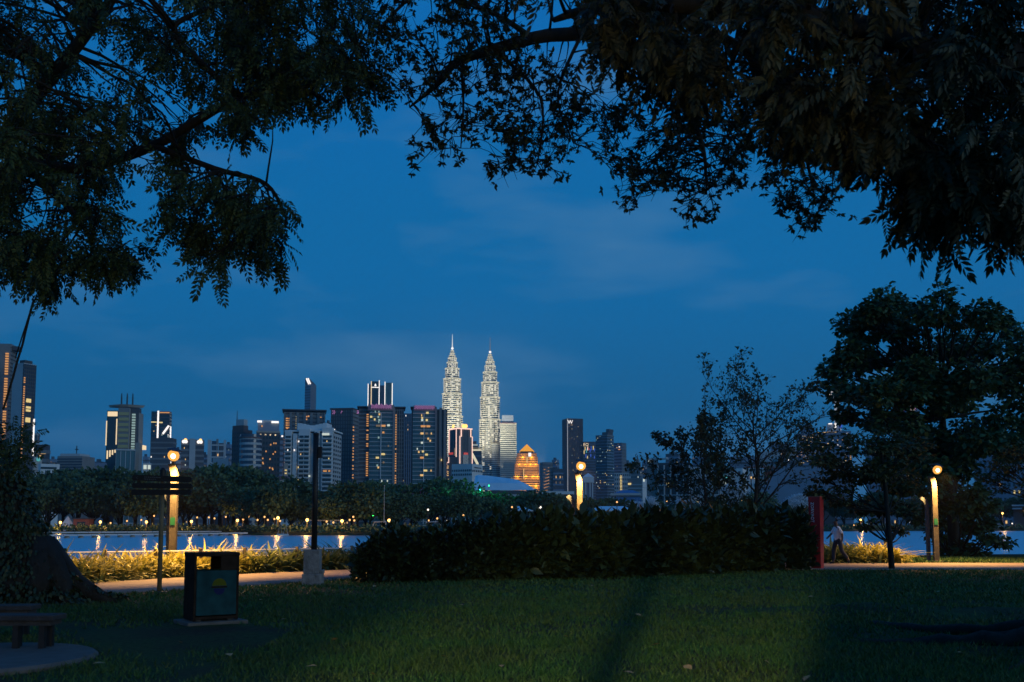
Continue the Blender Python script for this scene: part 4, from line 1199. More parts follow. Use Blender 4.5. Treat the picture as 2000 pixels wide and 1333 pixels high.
b.body(M['w_pale']); b.windows(6, 5, M['glass'], .5, .45, 'F'); b.litbox('F', b.u(1402), b.u(1419), b.z(948), b.z(941), M['win_white'], proud=.8); b.litbox('F', b.u(1412), b.u(1420), b.z(934), b.z(930), M['cyan_glow'], proud=.8)
b.litbox('F', b.u(1355), b.u(1366), b.z(985), b.z(979), M['win_yellow'], proud=1.2); b.litbox('F', b.u(1408), b.u(1416), b.z(972), b.z(969), M['win_white'], proud=1.2)
b = B('white_flats', 'narrow white flats with a column of single windows next to the wider flats', 470, 1424, 1458, 915, 1450)
b.body(M['w_white']); b.windows(6, 2, M['glass'], .35, .4, 'F')
b = B('red_white_flats', 'red and white flats half hidden by the dark sloping roof', 620, 1456, 1512, 911)
b.body(M['w_red']); 
for u_ in (0, .2, .5): 
    mb = MB(); b.fbox(mb, 'F', u_, u_ + .16, 0, b.H - 1, .6); mb.build('white_bay', M['w_white'], b.root)
b.windows(8, 8, M['glass'], .4, .4, 'F', proud=.9); b.lit(6, 8, 8, [M['win_orange'], M['win_warm']], .4, .3, proud=1.2)
b = B('sloping_roof_hall', 'large hall with a dark sloping roof behind the sparse tree', 400, 1452, 1628, 990, depth=40)
w2, d2 = b.W / 2, b.D / 2
b.body(M['w_dark'])
MB().prism([(-w2, -d2), (w2, -d2), (w2, d2), (-w2, d2)], b.H, b.z(908), taper=[(-w2 * .25, -d2 * .1), (w2 * .8, -d2 * .1), (w2 * .8, d2 * .4), (-w2 * .25, d2 * .4)]).build('roof', M['roof_dark'], b.root)
mb = MB(); b.fbox(mb, 'F', .1, .95, b.z(990), b.z(986), 2); mb.build('eave', M['w_pale'], b.root)
b.litbox('F', .62, .7, b.z(1004), b.z(992), M['win_yellow'], proud=4)
b = B('stepped_lit_tower', 'stepped blue-grey tower block with rows of warm lit windows behind trees', 1100, 1556, 1602, 846)
b.body(M['w_blue']); b.box('upper_storey', M['w_blue'], .2, .8, .2, .8, b.H, b.z(838)); b.box('crown', M['w_dark'], .3, .7, .3, .7, b.z(838), b.z(829)); b.bands(22, M['w_dark'], .3); b.lit(46, 22, 12, [M['win_warm'], M['win_orange'], M['win_yellow']], .5, .4, z0=b.z(905), z1=b.z(848))
b = B('white_sign_tower', 'tower block with white roof sign lights and a blue lit corner behind tree', 1150, 1596, 1664, 842)
b.body(M['w_blue']); b.box('roof_block', M['w_pale'], .3, .7, .2, .8, b.H, b.z(826)); b.strip('F', .35, .46, b.z(828), b.z(826), M['strip_white'], 'white_sign'); b.strip('F', .53, .58, b.z(836), b.z(826), M['strip_white'], 'white_sign'); b.strip('F', .65, .75, b.z(836), b.z(828), M['blue_glow'], 'blue_light'); b.bands(20, M['w_dark'], .3); b.lit(30, 20, 14, [M['win_warm'], M['win_orange'], M['strip_white']], .5, .4, z0=b.z(905)); b.box('lit_eave', M['win_warm'], -.01, .6, -.02, .5, b.z(844), b.z(843))
b = B('broad_pale_block', 'broad pale block with small lit windows seen through the sparse tree', 900, 1424, 1560, 878)
b.box('wall', M['w_blue'], 0, .4, 0, 1, 0, b.z(890)); b.box('wall', M['w_pale'], .4, .75, .1, 1, 0, b.z(880)); b.box('wall', M['w_blue'], .75, 1, 0, 1, 0, b.z(893)); b.bands(11, M['w_dark'], .3, .4, 'F', z1=b.z(893)); b.lit(14, 11, 18, [M['win_warm'], M['strip_white']], .35, .3, z1=b.z(893)); b.box('roof_block', M['w_blue'], .6, .72, .2, .8, b.z(880), b.z(862))
# distant infill blocks
for x0, x1, yt, d_, m_, lab in ((97, 112, 897, 1500, 'w_blue', 'distant low blue-grey block behind the white hall'), (184, 206, 902, 1500, 'w_dark', 'distant low dark block behind the sloped annex'), (279, 292, 892, 1600, 'w_blue', 'distant block showing beside the slanted glass tower'), (342, 354, 878, 1700, 'w_pale', 'distant pale block before the two glowing roof signs'), (396, 406, 888, 1600, 'w_dark', 'distant dark sliver block next to the slim apartment pair'), (440, 453, 868, 1700, 'w_blue', 'distant blue block next to the brown brick tower'), (634, 648, 826, 1500, 'w_dark', 'distant dark block just behind the white condominium edge'), (1078, 1092, 898, 2000, 'w_blue', 'distant blue-grey block rising behind the dark hotel'), (1221, 1233, 903, 1900, 'w_grey', 'distant grey block behind the pale flats'), (1254, 1266, 902, 1900, 'w_blue', 'distant blue block behind the louvred office'), (1300, 1336, 886, 1900, 'w_dark', 'distant dark slab rising over the grid office'), (1352, 1392, 893, 1700, 'w_blue', 'distant blue slab rising over the white flats'), (1512, 1556, 872, 1700, 'w_grey', 'distant grey slab between the pale block and stepped tower'), (1010, 1024, 905, 2300, 'w_dark', 'distant dark block half hidden by the amber building')):
    b = B('distant_block', lab, d_, x0, x1, yt, x0 + (x1 - x0) * .7)
    b.body(M[m_]); b.bands(14, M['w_dark'] if m_ != 'w_dark' else M['w_blue'], .35, .5)
    b.box('roof_plant', M['w_dark'], .2, .6, .2, .7, b.H, b.H + 4)
    b.lit(7, 14, 5, [M['win_warm'], M['win_dim'], M['win_white'], M['win_yellow']], .45, .35, z0=b.z(930))
# telecom tower
d = 2700; base = at(1638, 900, d); root = empty('telecom_tower', (base.x, d, 0)); tag(root, 'slim telecom tower with white lit pod and pale shaft behind the shore tree', 'tower')
Z = lambda y: at(1638, y, d).z; k = d / F
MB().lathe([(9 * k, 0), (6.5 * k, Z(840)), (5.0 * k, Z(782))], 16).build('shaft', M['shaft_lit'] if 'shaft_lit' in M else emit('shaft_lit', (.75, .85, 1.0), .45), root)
MB().lathe([(5 * k, Z(784)), (15 * k, Z(774)), (16 * k, Z(766)), (10 * k, Z(758)), (4 * k, Z(755))], 20).build('pod', M['w_dark'], root)
for r in range(4):
    for c in range(14):
        a = PI + PI * (c + .5) / 14; rr = (13.2, 15.6, 16.2, 13.6)[r] * k
        o = bpy.data.objects.new('pod_light', unit_box(M['strip_white'])); link(o); o.parent = root; o.location = (rr * math.cos(a), rr * math.sin(a), Z(777 - r * 5)); o.scale = (2.2, 2.2, 2.6)
MB().lathe([(3.5 * k, Z(756)), (3 * k, Z(735)), (1.2 * k, Z(733)), (.5 * k, Z(680))], 8).build('antenna', emit('antenna_lit', (1, .6, .4), .25), root)
b = B('purple_light_tower', 'tower with warm floodlit side and purple corner lights behind the shore tree', 1300, 1768, 1800, 752, 1780)
b.body(M['w_blue']); b.bands(30, M['w_dark'], .3); b.litbox('F', .6, .95, b.z(760), b.z(754), M['purple'], 'purple_light', 1); b.strip('R', .05, .5, b.z(802), b.z(768), M['win_dim'], 'lit_panel'); b.lit(20, 24, 6, [M['win_warm'], M['strip_white'], M['purple']], .5, .4, 'FR', z1=b.z(760))
b = B('far_flats', 'dark flats with a few warm windows behind the shore trees', 900, 1690, 1770, 862)
b.body(M['w_blue']); b.windows(12, 14, M['glass'], .5, .5, 'F'); b.lit(12, 12, 14, [M['win_warm'], M['strip_white']], .4, .4)
b = B('far_flats', 'grey flats with warm windows beside the lamp and shore trees', 700, 1900, 2030, 880)
b.body(M['w_blue']); b.windows(10, 14, M['glass'], .5, .5, 'F'); b.lit(10, 10, 14, [M['win_warm'], M['win_yellow']], .4, .4)
b = B('boathouse', 'low boathouse with two pale blue eaves and greenish lit wall across the lake', 330, 1974, 2040, 986)
b.body(M['w_grey']); b.box('roof', M['w_white'], -.03, 1.03, -.2, 1, b.z(989), b.z(986)); b.box('lower_eave', M['w_white'], -.02, 1.03, -.2, 1, b.z(995), b.z(992)); b.litbox('F', .3, .9, b.z(1003), b.z(997), M['win_dim'], 'lit_wall', .6)
# lakeside pavilions
for x0, x1, lab in ((945, 1042, 'lakeside pavilion with low blue-grey hip roof below the theatre hall'), (1144, 1242, 'lakeside pavilion with low blue-grey hip roof beside the fountain spray')):
    b = B('lake_pavilion', lab, 225, x0, x1, 1001, depth=9, cat='pavilion')
    w2, d2 = b.W / 2, b.D / 2
    b.box('room', M['w_grey'], .12, .88, .15, .85, 0, b.z(1001))
    MB().prism([(-w2, -d2), (w2, -d2), (w2, d2), (-w2, d2)], b.z(998), b.z(988.5), taper=[(-w2 * .45, -.5), (w2 * .5, -.5), (w2 * .5, .5), (-w2 * .45, .5)]).build('roof', M['roof_blue'], b.root)
    MB().box(-w2 * .4, w2, -d2 - .15, -d2, b.z(999), b.z(997)).build('fascia', M['w_white'], b.root)
    for u_ in (.05, .35, .65, .92):
        b.box('post', M['w_pale'], u_, u_ + .02, .05, .1, 0, b.z(998))

# ================================================================ FAR SHORE
# ---- trees across the lake: a few crowns, copied
def far_tree_meshes(seed, rx, rz, n_lobe, n_leaf, trunk_h, leafs=(.45, .8)):
    rng = np.random.default_rng(seed)
    cz = trunk_h + rz * .9
    pos = []; nr = []
    for i in range(n_lobe):
        d = rand_dirs(1, rng)[0]
        d[2] = abs(d[2]) * 1.1 - .35
        c = np.array([d[0] * rx * .62, d[1] * rx * .62, cz + d[2] * rz * .62])
        lr = rx * rng.uniform(.32, .5)
        m = n_leaf // n_lobe
        e = rand_dirs(m, rng)
        rad = lr * rng.uniform(.55, 1.08, m)
        pos.append(c + e * rad[:, None] * np.array([1, 1, .8])); nr.append(e)
    pos = np.concatenate(pos); nr = np.concatenate(nr)
    dirs = norm(nr + rng.normal(size=nr.shape) * .6)
    V, T = scatter(leaf4(.38, .08, .15), pos, frames(dirs, rng.uniform(0, 6.28, len(pos))), rng.uniform(leafs[0], leafs[1], len(pos)))
    crown = tri_mesh('crown', V, T)
    crown.materials.append(M['leaf_far'])
    mb = MB()
    mb.tube(wobble((0, 0, -.3), (0, 0, cz), 5, .05, rng), [.3, .26, .22, .18, .14, .08], 6)
    for i in range(5):
        a = rng.uniform(0, 6.28)
        mb.tube(wobble((0, 0, trunk_h * rng.uniform(.7, 1.2)), (math.cos(a) * rx * .6, math.sin(a) * rx * .6, cz + rng.uniform(-.2, .4) * rz), 3, .08, rng), [.13, .1, .07, .03], 5)
    tr = mb.mesh('trunk'); tr.materials.append(M['bark'])
    return crown, tr
FT = [far_tree_meshes(s_, rx, rz, nl, nlf, th) for s_, rx, rz, nl, nlf, th in ((1, 4.2, 3.8, 15, 3300, 2.0), (2, 4.8, 4.4, 17, 3600, 1.6), (3, 3.6, 4.4, 14, 3000, 1.8), (4, 5.4, 3.8, 18, 3800, 1.9), (5, 6.6, 3.6, 20, 3900, 2.2), (6, 2.9, 4.8, 12, 2600, 1.4))]
FTH = [2.0 + 3.8 * 1.85, 1.6 + 4.4 * 1.85, 1.8 + 4.4 * 1.85, 1.9 + 3.8 * 1.85, 2.2 + 3.6 * 1.85, 1.4 + 4.8 * 1.85]
rng = np.random.default_rng(21)
TOP = [(40, 925), (80, 925), (120, 916), (160, 919), (200, 916), (240, 913), (272, 906), (300, 918), (345, 918), (375, 908), (410, 907), (440, 914), (470, 918), (505, 910), (540, 925), (570, 952), (600, 962), (640, 950), (680, 938), (705, 933), (735, 938), (765, 952), (800, 946), (830, 942), (865, 935), (905, 935), (945, 945), (985, 962), (1050, 957), (1085, 967), (1115, 978), (1160, 968), (1210, 972), (1270, 980), (1350, 985), (1430, 985), (1600, 975), (1700, 972), (1800, 968), (1900, 972), (2000, 965), (2100, 965)]
def far_tree(px, ytop, d, k, label, group):
    p = at(px, 1000, d)
    zt = at(px, ytop, d).z
    sc = zt / FTH[k]
    r = empty('lakeside_tree', (p.x, d, ground_z(p.x, d)), rng.uniform(0, 6.28))
    r.scale = (sc * rng.uniform(.75, 1.35), sc * rng.uniform(.8, 1.3), sc)
    tag(r, label, 'tree', group)
    for nm, me in (('crown', FT[k][0]), ('trunk', FT[k][1])):
        mobj(nm, me, None, r)
def near_px_shore(px):
    d = 200.0
    for _ in range(6):
        d = shore_far(at(px, 1000, d).x)
    return d
px = -420.0
while px < 1250:
    yt = lerp_table(TOP, px)
    far_tree(px, yt + rng.uniform(-3, 6), near_px_shore(px) + rng.uniform(46, 75), int(rng.integers(0, 6)), 'tall round-crowned tree in the back row across the lake', 'back row of lakeside trees')
    px += rng.uniform(24, 34)
px = -400.0
while px < 1010:
    yt = lerp_table(TOP, px)
    far_tree(px, yt + (1010 - yt) * rng.uniform(.12, .42), near_px_shore(px) + rng.uniform(10, 28), int(rng.integers(0, 6)), 'small lamp-lit tree in the front row across the lake', 'front row of lakeside trees')
    px += rng.uniform(24, 36)
for px, yt in ((1056, 955), (1085, 962), (1108, 975)):
    far_tree(px, yt, near_px_shore(px) + 30, 1, 'dark tree in front of the lit low house', 'trees before the lit house')
for px in (1280, 1345, 1395, 1470, 1560):
    far_tree(px, 968 + rng.uniform(-6, 12), near_px_shore(px) + rng.uniform(20, 60), int(rng.integers(0, 6)), 'small dark tree standing below the flats behind the fountain', 'trees below the flats')
px = 1605
while px < 2420:
    far_tree(px, 968 + rng.uniform(-12, 14), near_px_shore(px) + rng.uniform(14, 60), int(rng.integers(0, 6)), 'dark tree across the water behind the walker and the lamps', 'trees across the water by the cars')
    px += rng.uniform(30, 48)

# ---- low planting on the far bank
rng = np.random.default_rng(31)
P = []; 
for _ in range(9000):
    px = rng.uniform(40, 2050)
    d0 = near_px_shore(px)
    d = d0 + rng.uniform(-1.0, 9)
    p = at(px, 1000, d)
    P.append((p.x, d, ground_z(p.x, d) + rng.uniform(.05, 1.5) * rng.uniform(.3, 1)))
P = np.array(P)
V, T = scatter(leaf4(.3, .05, .15), P, frames(rand_dirs(len(P), rng, -.5), rng.uniform(0, 6.28, len(P))), rng.uniform(.4, .9, len(P)))
tag(mobj('bank_undergrowth', tri_mesh('bank_undergrowth', V, T), M['leaf_far']), 'low dark planting along the far bank of the lake', 'plants', kind='stuff')

# ---- lamps across the lake
def lamp_mesh(h):
    mb = MB(); mb.tube([(0, 0, 0), (0, 0, h - .25)], [.09, .07], 6)
    return mb
POST_CACHE = {}
def far_lamp(px, py, big, d=None, label=None, group='lamps across the lake', m=None, r=None):
    d = d or near_px_shore(px) + (3.0 if big else 8.0)
    p = at(px, py, d)
    g0 = ground_z(p.x, d)
    root = empty('promenade_lamp', (p.x, d, g0)); tag(root, label or ('bright amber promenade lamp lighting bushes across the lake' if big else 'small dim promenade lamp on a pale post across the lake'), 'lamp', group + (' bright' if big else ''))
    h = max(.8, p.z - g0)
    MB().tube([(0, 0, 0), (0, 0, h - .3)], [.12, .10], 6).build('post', M['post_paint'], root)
    rr = r or (.30 if big else .20)
    MB().lathe([(.05, -rr), (rr * .75, -rr * .7), (rr, 0), (rr * .75, rr * .7), (.05, rr)], 8, (0, 0, h)).build('lamp_glow', m or (M['far_lamp'] if big else M['far_lamp_dim']), root)
    MB().lathe([(rr * 1.3, 0), (rr * .5, .12)], 8, (0, 0, h + rr + .02)).build('cap', M['black_metal'], root)
    if big:
        ld = bpy.data.lights.new('promenade_light', 'POINT'); ld.energy = 520; ld.color = (1.0, .50, .12); ld.shadow_soft_size = .35
        lo = bpy.data.objects.new('promenade_light', ld); link(lo); lo.parent = root; lo.location = (0, -.75, h)
    return root
for px, py in ((118, 1021), (196, 1020), (286, 1020), (374, 1019), (463.7, 1017), (543, 1012), (600, 1016), (668, 1018), (760, 1017), (1681, 1016)):
    far_lamp(px, py, True)
for px, py in ((147.6, 1033), (216, 1022), (248, 1018), (276, 1016), (301, 1008), (385, 1011), (408, 1011), (419, 1013), (441, 1010), (475, 1015), (486.6, 1010), (503, 1016), (516.7, 1010), (523, 1016), (536, 1014), (547, 1018), (638, 1019), (651, 1021), (683, 1016), (690, 1010), (692, 1017), (837, 1017), (854, 1013), (885, 1017), (905, 1007), (1668, 1026), (1723, 1000), (1913, 976), (1000, 991), (1205, 981), (1302, 979), (1448, 979)):
    far_lamp(px, py, False)
for px, py in ((874, 1018), (436, 965), (836, 996), (1054, 993), (1939, 998), (1977, 1023), (1400, 981), (1414, 985), (1056, 991), (1075, 992)):
    far_lamp(px, py, False, label='small white lamp among the trees across the lake', group='white lamps across the lake', m=M['far_lamp_white'])
# coloured garden lights in the trees
for px, py, d_, c, e_ in ((955, 950, 255, (.02, 1, .2), 420), (938, 958, 250, (.02, .8, .6), 450), (884, 972, 236, (.05, .9, .6), 260), (835, 972, 240, (.35, .1, .9), 300), (735, 975, 236, (.05, .7, .9), 160), (729, 1010, 205, (.05, 1, .15), 30), (1430, 988, 320, (.02, 1, .4), 300)):
    p = at(px, py, d_)
    root = empty('garden_spotlight', (p.x, d_, ground_z(p.x, d_))); tag(root, 'small coloured garden light on a stake under the lakeside trees', 'garden light', 'coloured garden lights')
    hh = max(1.0, p.z)
    MB().tube([(0, 0, 0), (0, 0, hh)], .05, 5).build('stake', M['black_metal'], root)
    mm = emit('garden_glow', c, 6.0)
    MB().lathe([(.05, 0), (.16, .08), (.16, .24), (.05, .3)], 8, (0, 0, hh)).build('lamp_glow', mm, root)
    ld = bpy.data.lights.new('garden_light', 'POINT'); ld.energy = e_; ld.color = c; ld.shadow_soft_size = .2
    lo = bpy.data.objects.new('garden_light', ld); link(lo); lo.parent = root; lo.location = (0, -.8, hh + .4)

# ---- floating jetties, boats, frames, cars
def jetty(xa, da, xb, db, label, h=.55, wd=1.6, floats=True):
    a = at(xa, 1040, da); b_ = at(xb, 1040, db)
    v = Vector((b_.x - a.x, b_.y - a.y, 0)); L = v.length; rz = math.atan2(v.y, v.x)
    r = empty('floating_jetty', (a.x, a.y, WZ), rz); tag(r, label, 'jetty')
    n = int(L / 2.4)
    for i in range(n):
        MB().box(i * L / n + .05, (i + 1) * L / n - .05, -wd / 2, wd / 2, h - .22, h).build('deck_panel', M['w_white'], r)
    if floats:
        for i in range(n):
            c = (i + .5) * L / n
            MB().lathe([(.25, -.25), (.42, -.1), (.42, .12), (.25, .32)], 8, (c, 0, .02)).build('float', M['w_pale'], r)
    return r
jetty(60, 146, 478, 186, 'white floating jetty on round floats reaching to the far bank')
jetty(60, 178, 430, 205, 'white floating jetty running behind the jetty with round floats', .7, 1.4, False)
# triangular frame boat
p = at(552, 1042, 184); r = empty('sail_raft', (p.x, p.y, WZ), .2); tag(r, 'small white raft carrying two thin A-shaped frames on the lake', 'raft')
MB().box(-1.1, 1.1, -.5, .5, -.1, .3).build('hull', M['w_white'], r, bevel=.06)
for dx in (-.5, .5):
    MB().tube([(dx - .35, 0, .3), (dx, 0, 2.4), (dx + .4, 0, .3)], .05, 5).build('frame', M['w_pale'], r)
# white goal-like frames
for px, py, d_, lab, wd, h in ((738, 1027, 200, 'white slanted lifting frame with jumbled parts on the bank', 3.2, 1.9), (846, 1028, 205, 'pale rectangular frame holding small gear on the bank', 3.0, 1.9)):
    p = at(px, py, d_); r = empty('equipment_frame', (p.x, d_, ground_z(p.x, d_))); tag(r, lab, 'frame')
    sl = .9 if px < 800 else .05
    MB().tube([(-wd / 2, 0, 0), (-wd / 2 + sl, 0, h), (wd / 2, 0, h * 1.05), (wd / 2, 0, 0)], .12, 6).build('frame', M['w_white'], r)
    MB().box(-.8, .7, -.3, .3, .1, .7).build('crate', M['w_grey'], r, bevel=.04)
    MB().tube([(-wd / 2, 0, .2), (wd / 2, 0, .2)], .09, 6).build('rail', M['w_grey'], r)
# long shelter roof
p = at(650, 1018, 200); r = empty('park_shelter', (p.x, 200, 0)); tag(r, 'flat-roofed park shelter across the lake', 'shelter')
MB().prism([(-4.8, -1.5), (2.2, -1.5), (2.2, 1.5), (-4.8, 1.5)], 2.1, 2.35, taper=[(-4.8, -1.5), (2.2, -1.5), (2.2, 1.5), (-4.8, 1.5)]).build('roof', M['w_pale'], r)
for x in (-4.2, -1.4, 1.6): MB().tube([(x, 0, 0), (x, 0, 2.1)], .07, 6).build('post', M['w_grey'], r)
# triangular white tent and red kiosk beyond the jetty
p = at(132, 1022, 226); r = empty('white_tent', (p.x, 226, 0)); tag(r, 'small white pointed tent across the lake beside a lamp', 'tent')
MB().prism([(-1.6, -1.6), (1.6, -1.6), (1.6, 1.6), (-1.6, 1.6)], 0, 3.2, taper=[(-.1, -.1), (.1, -.1), (.1, .1), (-.1, .1)]).build('canvas', M['w_white'], r)
MB().tube([(0, 0, 0), (0, 0, 3.4)], .05, 5).build('pole', M['w_grey'], r)
p = at(163, 1022, 228); r = empty('red_kiosk', (p.x, 228, 0)); tag(r, 'red kiosk under the trees across the lake', 'kiosk')
MB().box(-1.8, 1.8, -1.2, 1.2, 0, 2.6).build('wall', M['w_red'], r); MB().box(-2.1, 2.1, -1.5, 1.5, 2.6, 2.85).build('roof', M['w_dark'], r); MB().box(-.9, .9, -1.26, -1.2, 1.0, 2.0).build('hatch', M['glass'], r)
def car(px, py, d_, rz, label):
    p = at(px, py, d_); r = empty('parked_car', (p.x, d_, ground_z(p.x, d_)), rz); tag(r, label, 'car', 'cars parked across the lake')
    pr = [(-2.1, .35), (-2.15, .8), (-1.5, .95), (-.9, 1.45), (.7, 1.45), (1.35, .95), (2.1, .85), (2.15, .35)]
    mb = MB(); n = len(pr)
    mb.add([(x, -.85, z) for x, z in pr] + [(x, .85, z) for x, z in pr], [list(range(n)), list(range(2 * n - 1, n - 1, -1))] + [(i, i + n, (i + 1) % n + n, (i + 1) % n) for i in range(n)])
    mb.build('body', M['car_paint'], r, bevel=.08)
    for s_ in (-1, 1):
        MB().add([(-.85, s_ * .87, .98), (-.65, s_ * .87, 1.36), (.6, s_ * .87, 1.36), (1.1, s_ * .87, .98)], [(0, 1, 2, 3)]).build('side_window', M['glass'], r)
        for x in (-1.35, 1.35):
            m_ = MB().lathe([(.1, -.1), (.33, -.1), (.33, .1), (.1, .1)], 12); o = m_.build('wheel', M['shoe'], r); o.location = (x, s_ * .82, .33); o.rotation_euler = (PI / 2, 0, 0)
        MB().box(2.12, 2.18, s_ * .6 - .15, s_ * .6 + .15, .6, .75).build('headlight', M['w_white'], r)
    return r
car(1915, 1020, 306, .1, 'pale hatchback parked under trees beside another car across the water')
car(1947, 1022, 306, -.05, 'pale saloon lit by a lamp across the water')
far_lamp(1958, 1003, True, 309, 'tall lamp on an orange-lit post beside the saloon', 'lamp by the saloon')
# tall thin flag pole
p = at(750, 1018, 198); r = empty('flag_pole', (p.x, 198, 0)); tag(r, 'tall thin pale pole standing on the far bank', 'pole')
MB().tube([(0, 0, 0), (0, 0, at(750, 950, 198).z)], [.09, .05], 6).build('pole', M['w_pale'], r); MB().lathe([(.05, 0), (.12, .1), (.05, .2)], 6, (0, 0, at(750, 950, 198).z)).build('finial', M['w_pale'], r)

# ---- fountain sprays
def fountain(label, px, d_, jets, seed, n=1500):
    rg = np.random.default_rng(seed)
    p = at(px, 1000, d_); r = empty('lake_fountain', (p.x, d_, WZ)); tag(r, label, 'fountain', 'lake fountain jets')
    MB().lathe([(.5, -.1), (.6, .1), (.25, .25)], 10).build('nozzle_float', M['w_grey'], r)
    P = []
    for dx, h, spread in jets:
        m = n // len(jets)
        t_ = rg.uniform(0, 1, m)
        x = dx * t_ ; z = 4 * h * t_ * (1 - t_ * .62) * .66 + .2
        jit = spread * (.15 + t_)[:, None] * rg.normal(size=(m, 3)) * np.array([1, 1, .8])
        P.append(np.stack([x, np.zeros(m), z], 1) + jit)
    P = np.concatenate(P); P[:, 2] = np.maximum(P[:, 2], .02)
    V, T = scatter((np.array([(0, 0, .6), (.5, 0, -.3), (-.3, .45, -.3), (-.3, -.45, -.3)]), np.array([(0, 1, 2), (0, 2, 3), (0, 3, 1), (1, 3, 2)])), P, frames(rand_dirs(len(P), rg), np.zeros(len(P))), rg.uniform(.05, .13, len(P)))
    mobj('spray', tri_mesh('spray', V, T), M['droplets'], r, 'stuff')
fountain('wide low fountain spray arching both ways in front of the grid office', 1300, 150, ((-5, 4.6, .35), (5.5, 4.6, .35), (-2.8, 5.2, .35), (3, 5.2, .35)), 1, 9000)
fountain('upright misty fountain jet in front of the white flats', 1428, 155, ((-.8, 7.2, .5), (.9, 7.4, .45), (1.8, 6.6, .5)), 2, 8000)
fountain('slanting fountain jet rising towards the red sign', 1498, 150, ((6.2, 5.8, .22), (5.6, 5.0, .5)), 3, 8000)

# ================================================================ NEAR PARK FURNITURE
def lamp_post(x, y, hgt, label, side=-1, rz=0.0, m=None, tall=1.0):
    r = empty('park_lamp', (x, y, 0), rz); tag(r, label, 'street lamp', 'tall bent park lamps by the path')
    w2 = .11; bend = hgt - .32; sx = side * .085
    def slab(pts, y0, y1, nm, mm):
        n = len(pts) // 2
        mb = MB()
        vs = [(px_, y0, pz_) for px_, pz_ in pts] + [(px_, y1, pz_) for px_, pz_ in pts]
        N = len(pts)
        fs = []
        for i in range(n - 1):
            a, b_, c, d_ = i, i + 1, N - 2 - i, N - 1 - i
            fs += [(a, d_, c, b_), (a + N, b_ + N, c + N, d_ + N)]
        fs += [(i, (i + 1) % N, (i + 1) % N + N, i + N) for i in range(N)]
        return mb.add(vs, fs).build(nm, mm, r, bevel=.012)
    slab([(-w2, 0), (-w2, bend), (-w2 + sx, hgt), (w2 + sx, hgt), (w2, bend - .02), (w2, 0)], -.09, .09, 'post', M['post_paint'])
    h2 = hgt * .74; bx = side * .22
    slab([(bx - .07, 0), (bx - .07, h2 - .32), (bx - .07 + side * .10, h2 - .12), (bx - .07 + side * .24, h2), (bx + .02 + side * .24, h2 + .10), (bx + .07 + side * .10, h2 + .02), (bx + .07, h2 - .2), (bx + .07, 0)], .16, .30, 'rear_post', M['post_blue'])
    lx, lz = sx - side * .13, hgt + .27
    MB().box(sx - w2 - .01, sx + w2 + .01, -.10, .10, hgt, hgt + .035).build('post_cap', M['black_metal'], r)
    MB().tube([(sx, 0, hgt + .03), (sx - side * .04, -.06, hgt + .12), (lx, -.20, lz + .02)], [.035, .025, .025], 6).build('lamp_arm', M['black_metal'], r)
    MB().lathe([(.02, -.085), (.06, -.06), (.085, 0), (.06, .06), (.02, .085)], 12, (lx, -.36, lz)).build('lamp_bulb', m or M['lamp'], r, smooth=True)
    mb = MB(); vs = []; fs = []
    for j in range(5):
        ph = PI / 2 * j / 4
        for i in range(14):
            a_ = 2 * PI * i / 14
            vs.append((.19 * math.cos(ph) * math.cos(a_), .16 * math.sin(ph), .19 * math.cos(ph) * math.sin(a_)))
    for j in range(4):
        for i in range(14):
            fs.append((j * 14 + i, j * 14 + (i + 1) % 14, (j + 1) * 14 + (i + 1) % 14, (j + 1) * 14 + i))
    o = mb.add(vs, fs).build('halo_shell', M['lamp_halo'], r, smooth=True); o.location = (lx, -.33, lz + .02); o.rotation_euler = (.35, 0, 0)  # added glowing shell behind the bulb, stands in for its orange halo
    ld = bpy.data.lights.new('park_light', 'SPOT'); ld.energy = 4000; ld.color = (1.0, .52, .13); ld.spot_size = math.radians(142); ld.spot_blend = .5; ld.shadow_soft_size = .07
    lo = bpy.data.objects.new('park_light', ld); link(lo); lo.parent = r; lo.location = (lx - side * .22, -.47, lz - .10)
    lo.rotation_euler = Vector((0, .12, 1)).to_track_quat('Z', 'Y').to_euler()
    mb = MB().lathe([(.02, .02), (.24, -.05), (.24, -.03), (.02, .05)], 16); o = mb.build('reflector', M['post_blue'], r); o.location = (lx - side * .03, -.28, lz + .24); o.rotation_euler = (0.12, side * -.22, 0)
    MB().tube([(sx, 0.05, hgt + .03), (lx - side * .03, -.14, lz + .24)], .014, 5).build('reflector_rod', M['black_metal'], r)
    MB().box(-.075, .075, -.105, -.09, 1.55, 1.80).build('number_plate', M['green_plate'], r)
    MB().box(-.26, .26, -.24, .34, -.05, .05).build('base_plate', M['concrete'], r, bevel=.01)
    return r
p = on_ground(336, 1120); lamp_post(p.x, p.y, 3.5, 'lit bent park lamp behind the dark direction sign')
p = on_ground(1829, 1098); lamp_post(p.x, p.y, 3.55, 'lit bent park lamp on the bare path edge near shore tree')
p = at(1132, 1000, 39.5); lamp_post(p.x, 39.5, 3.57, 'lit bent park lamp rising behind the dark hedge')

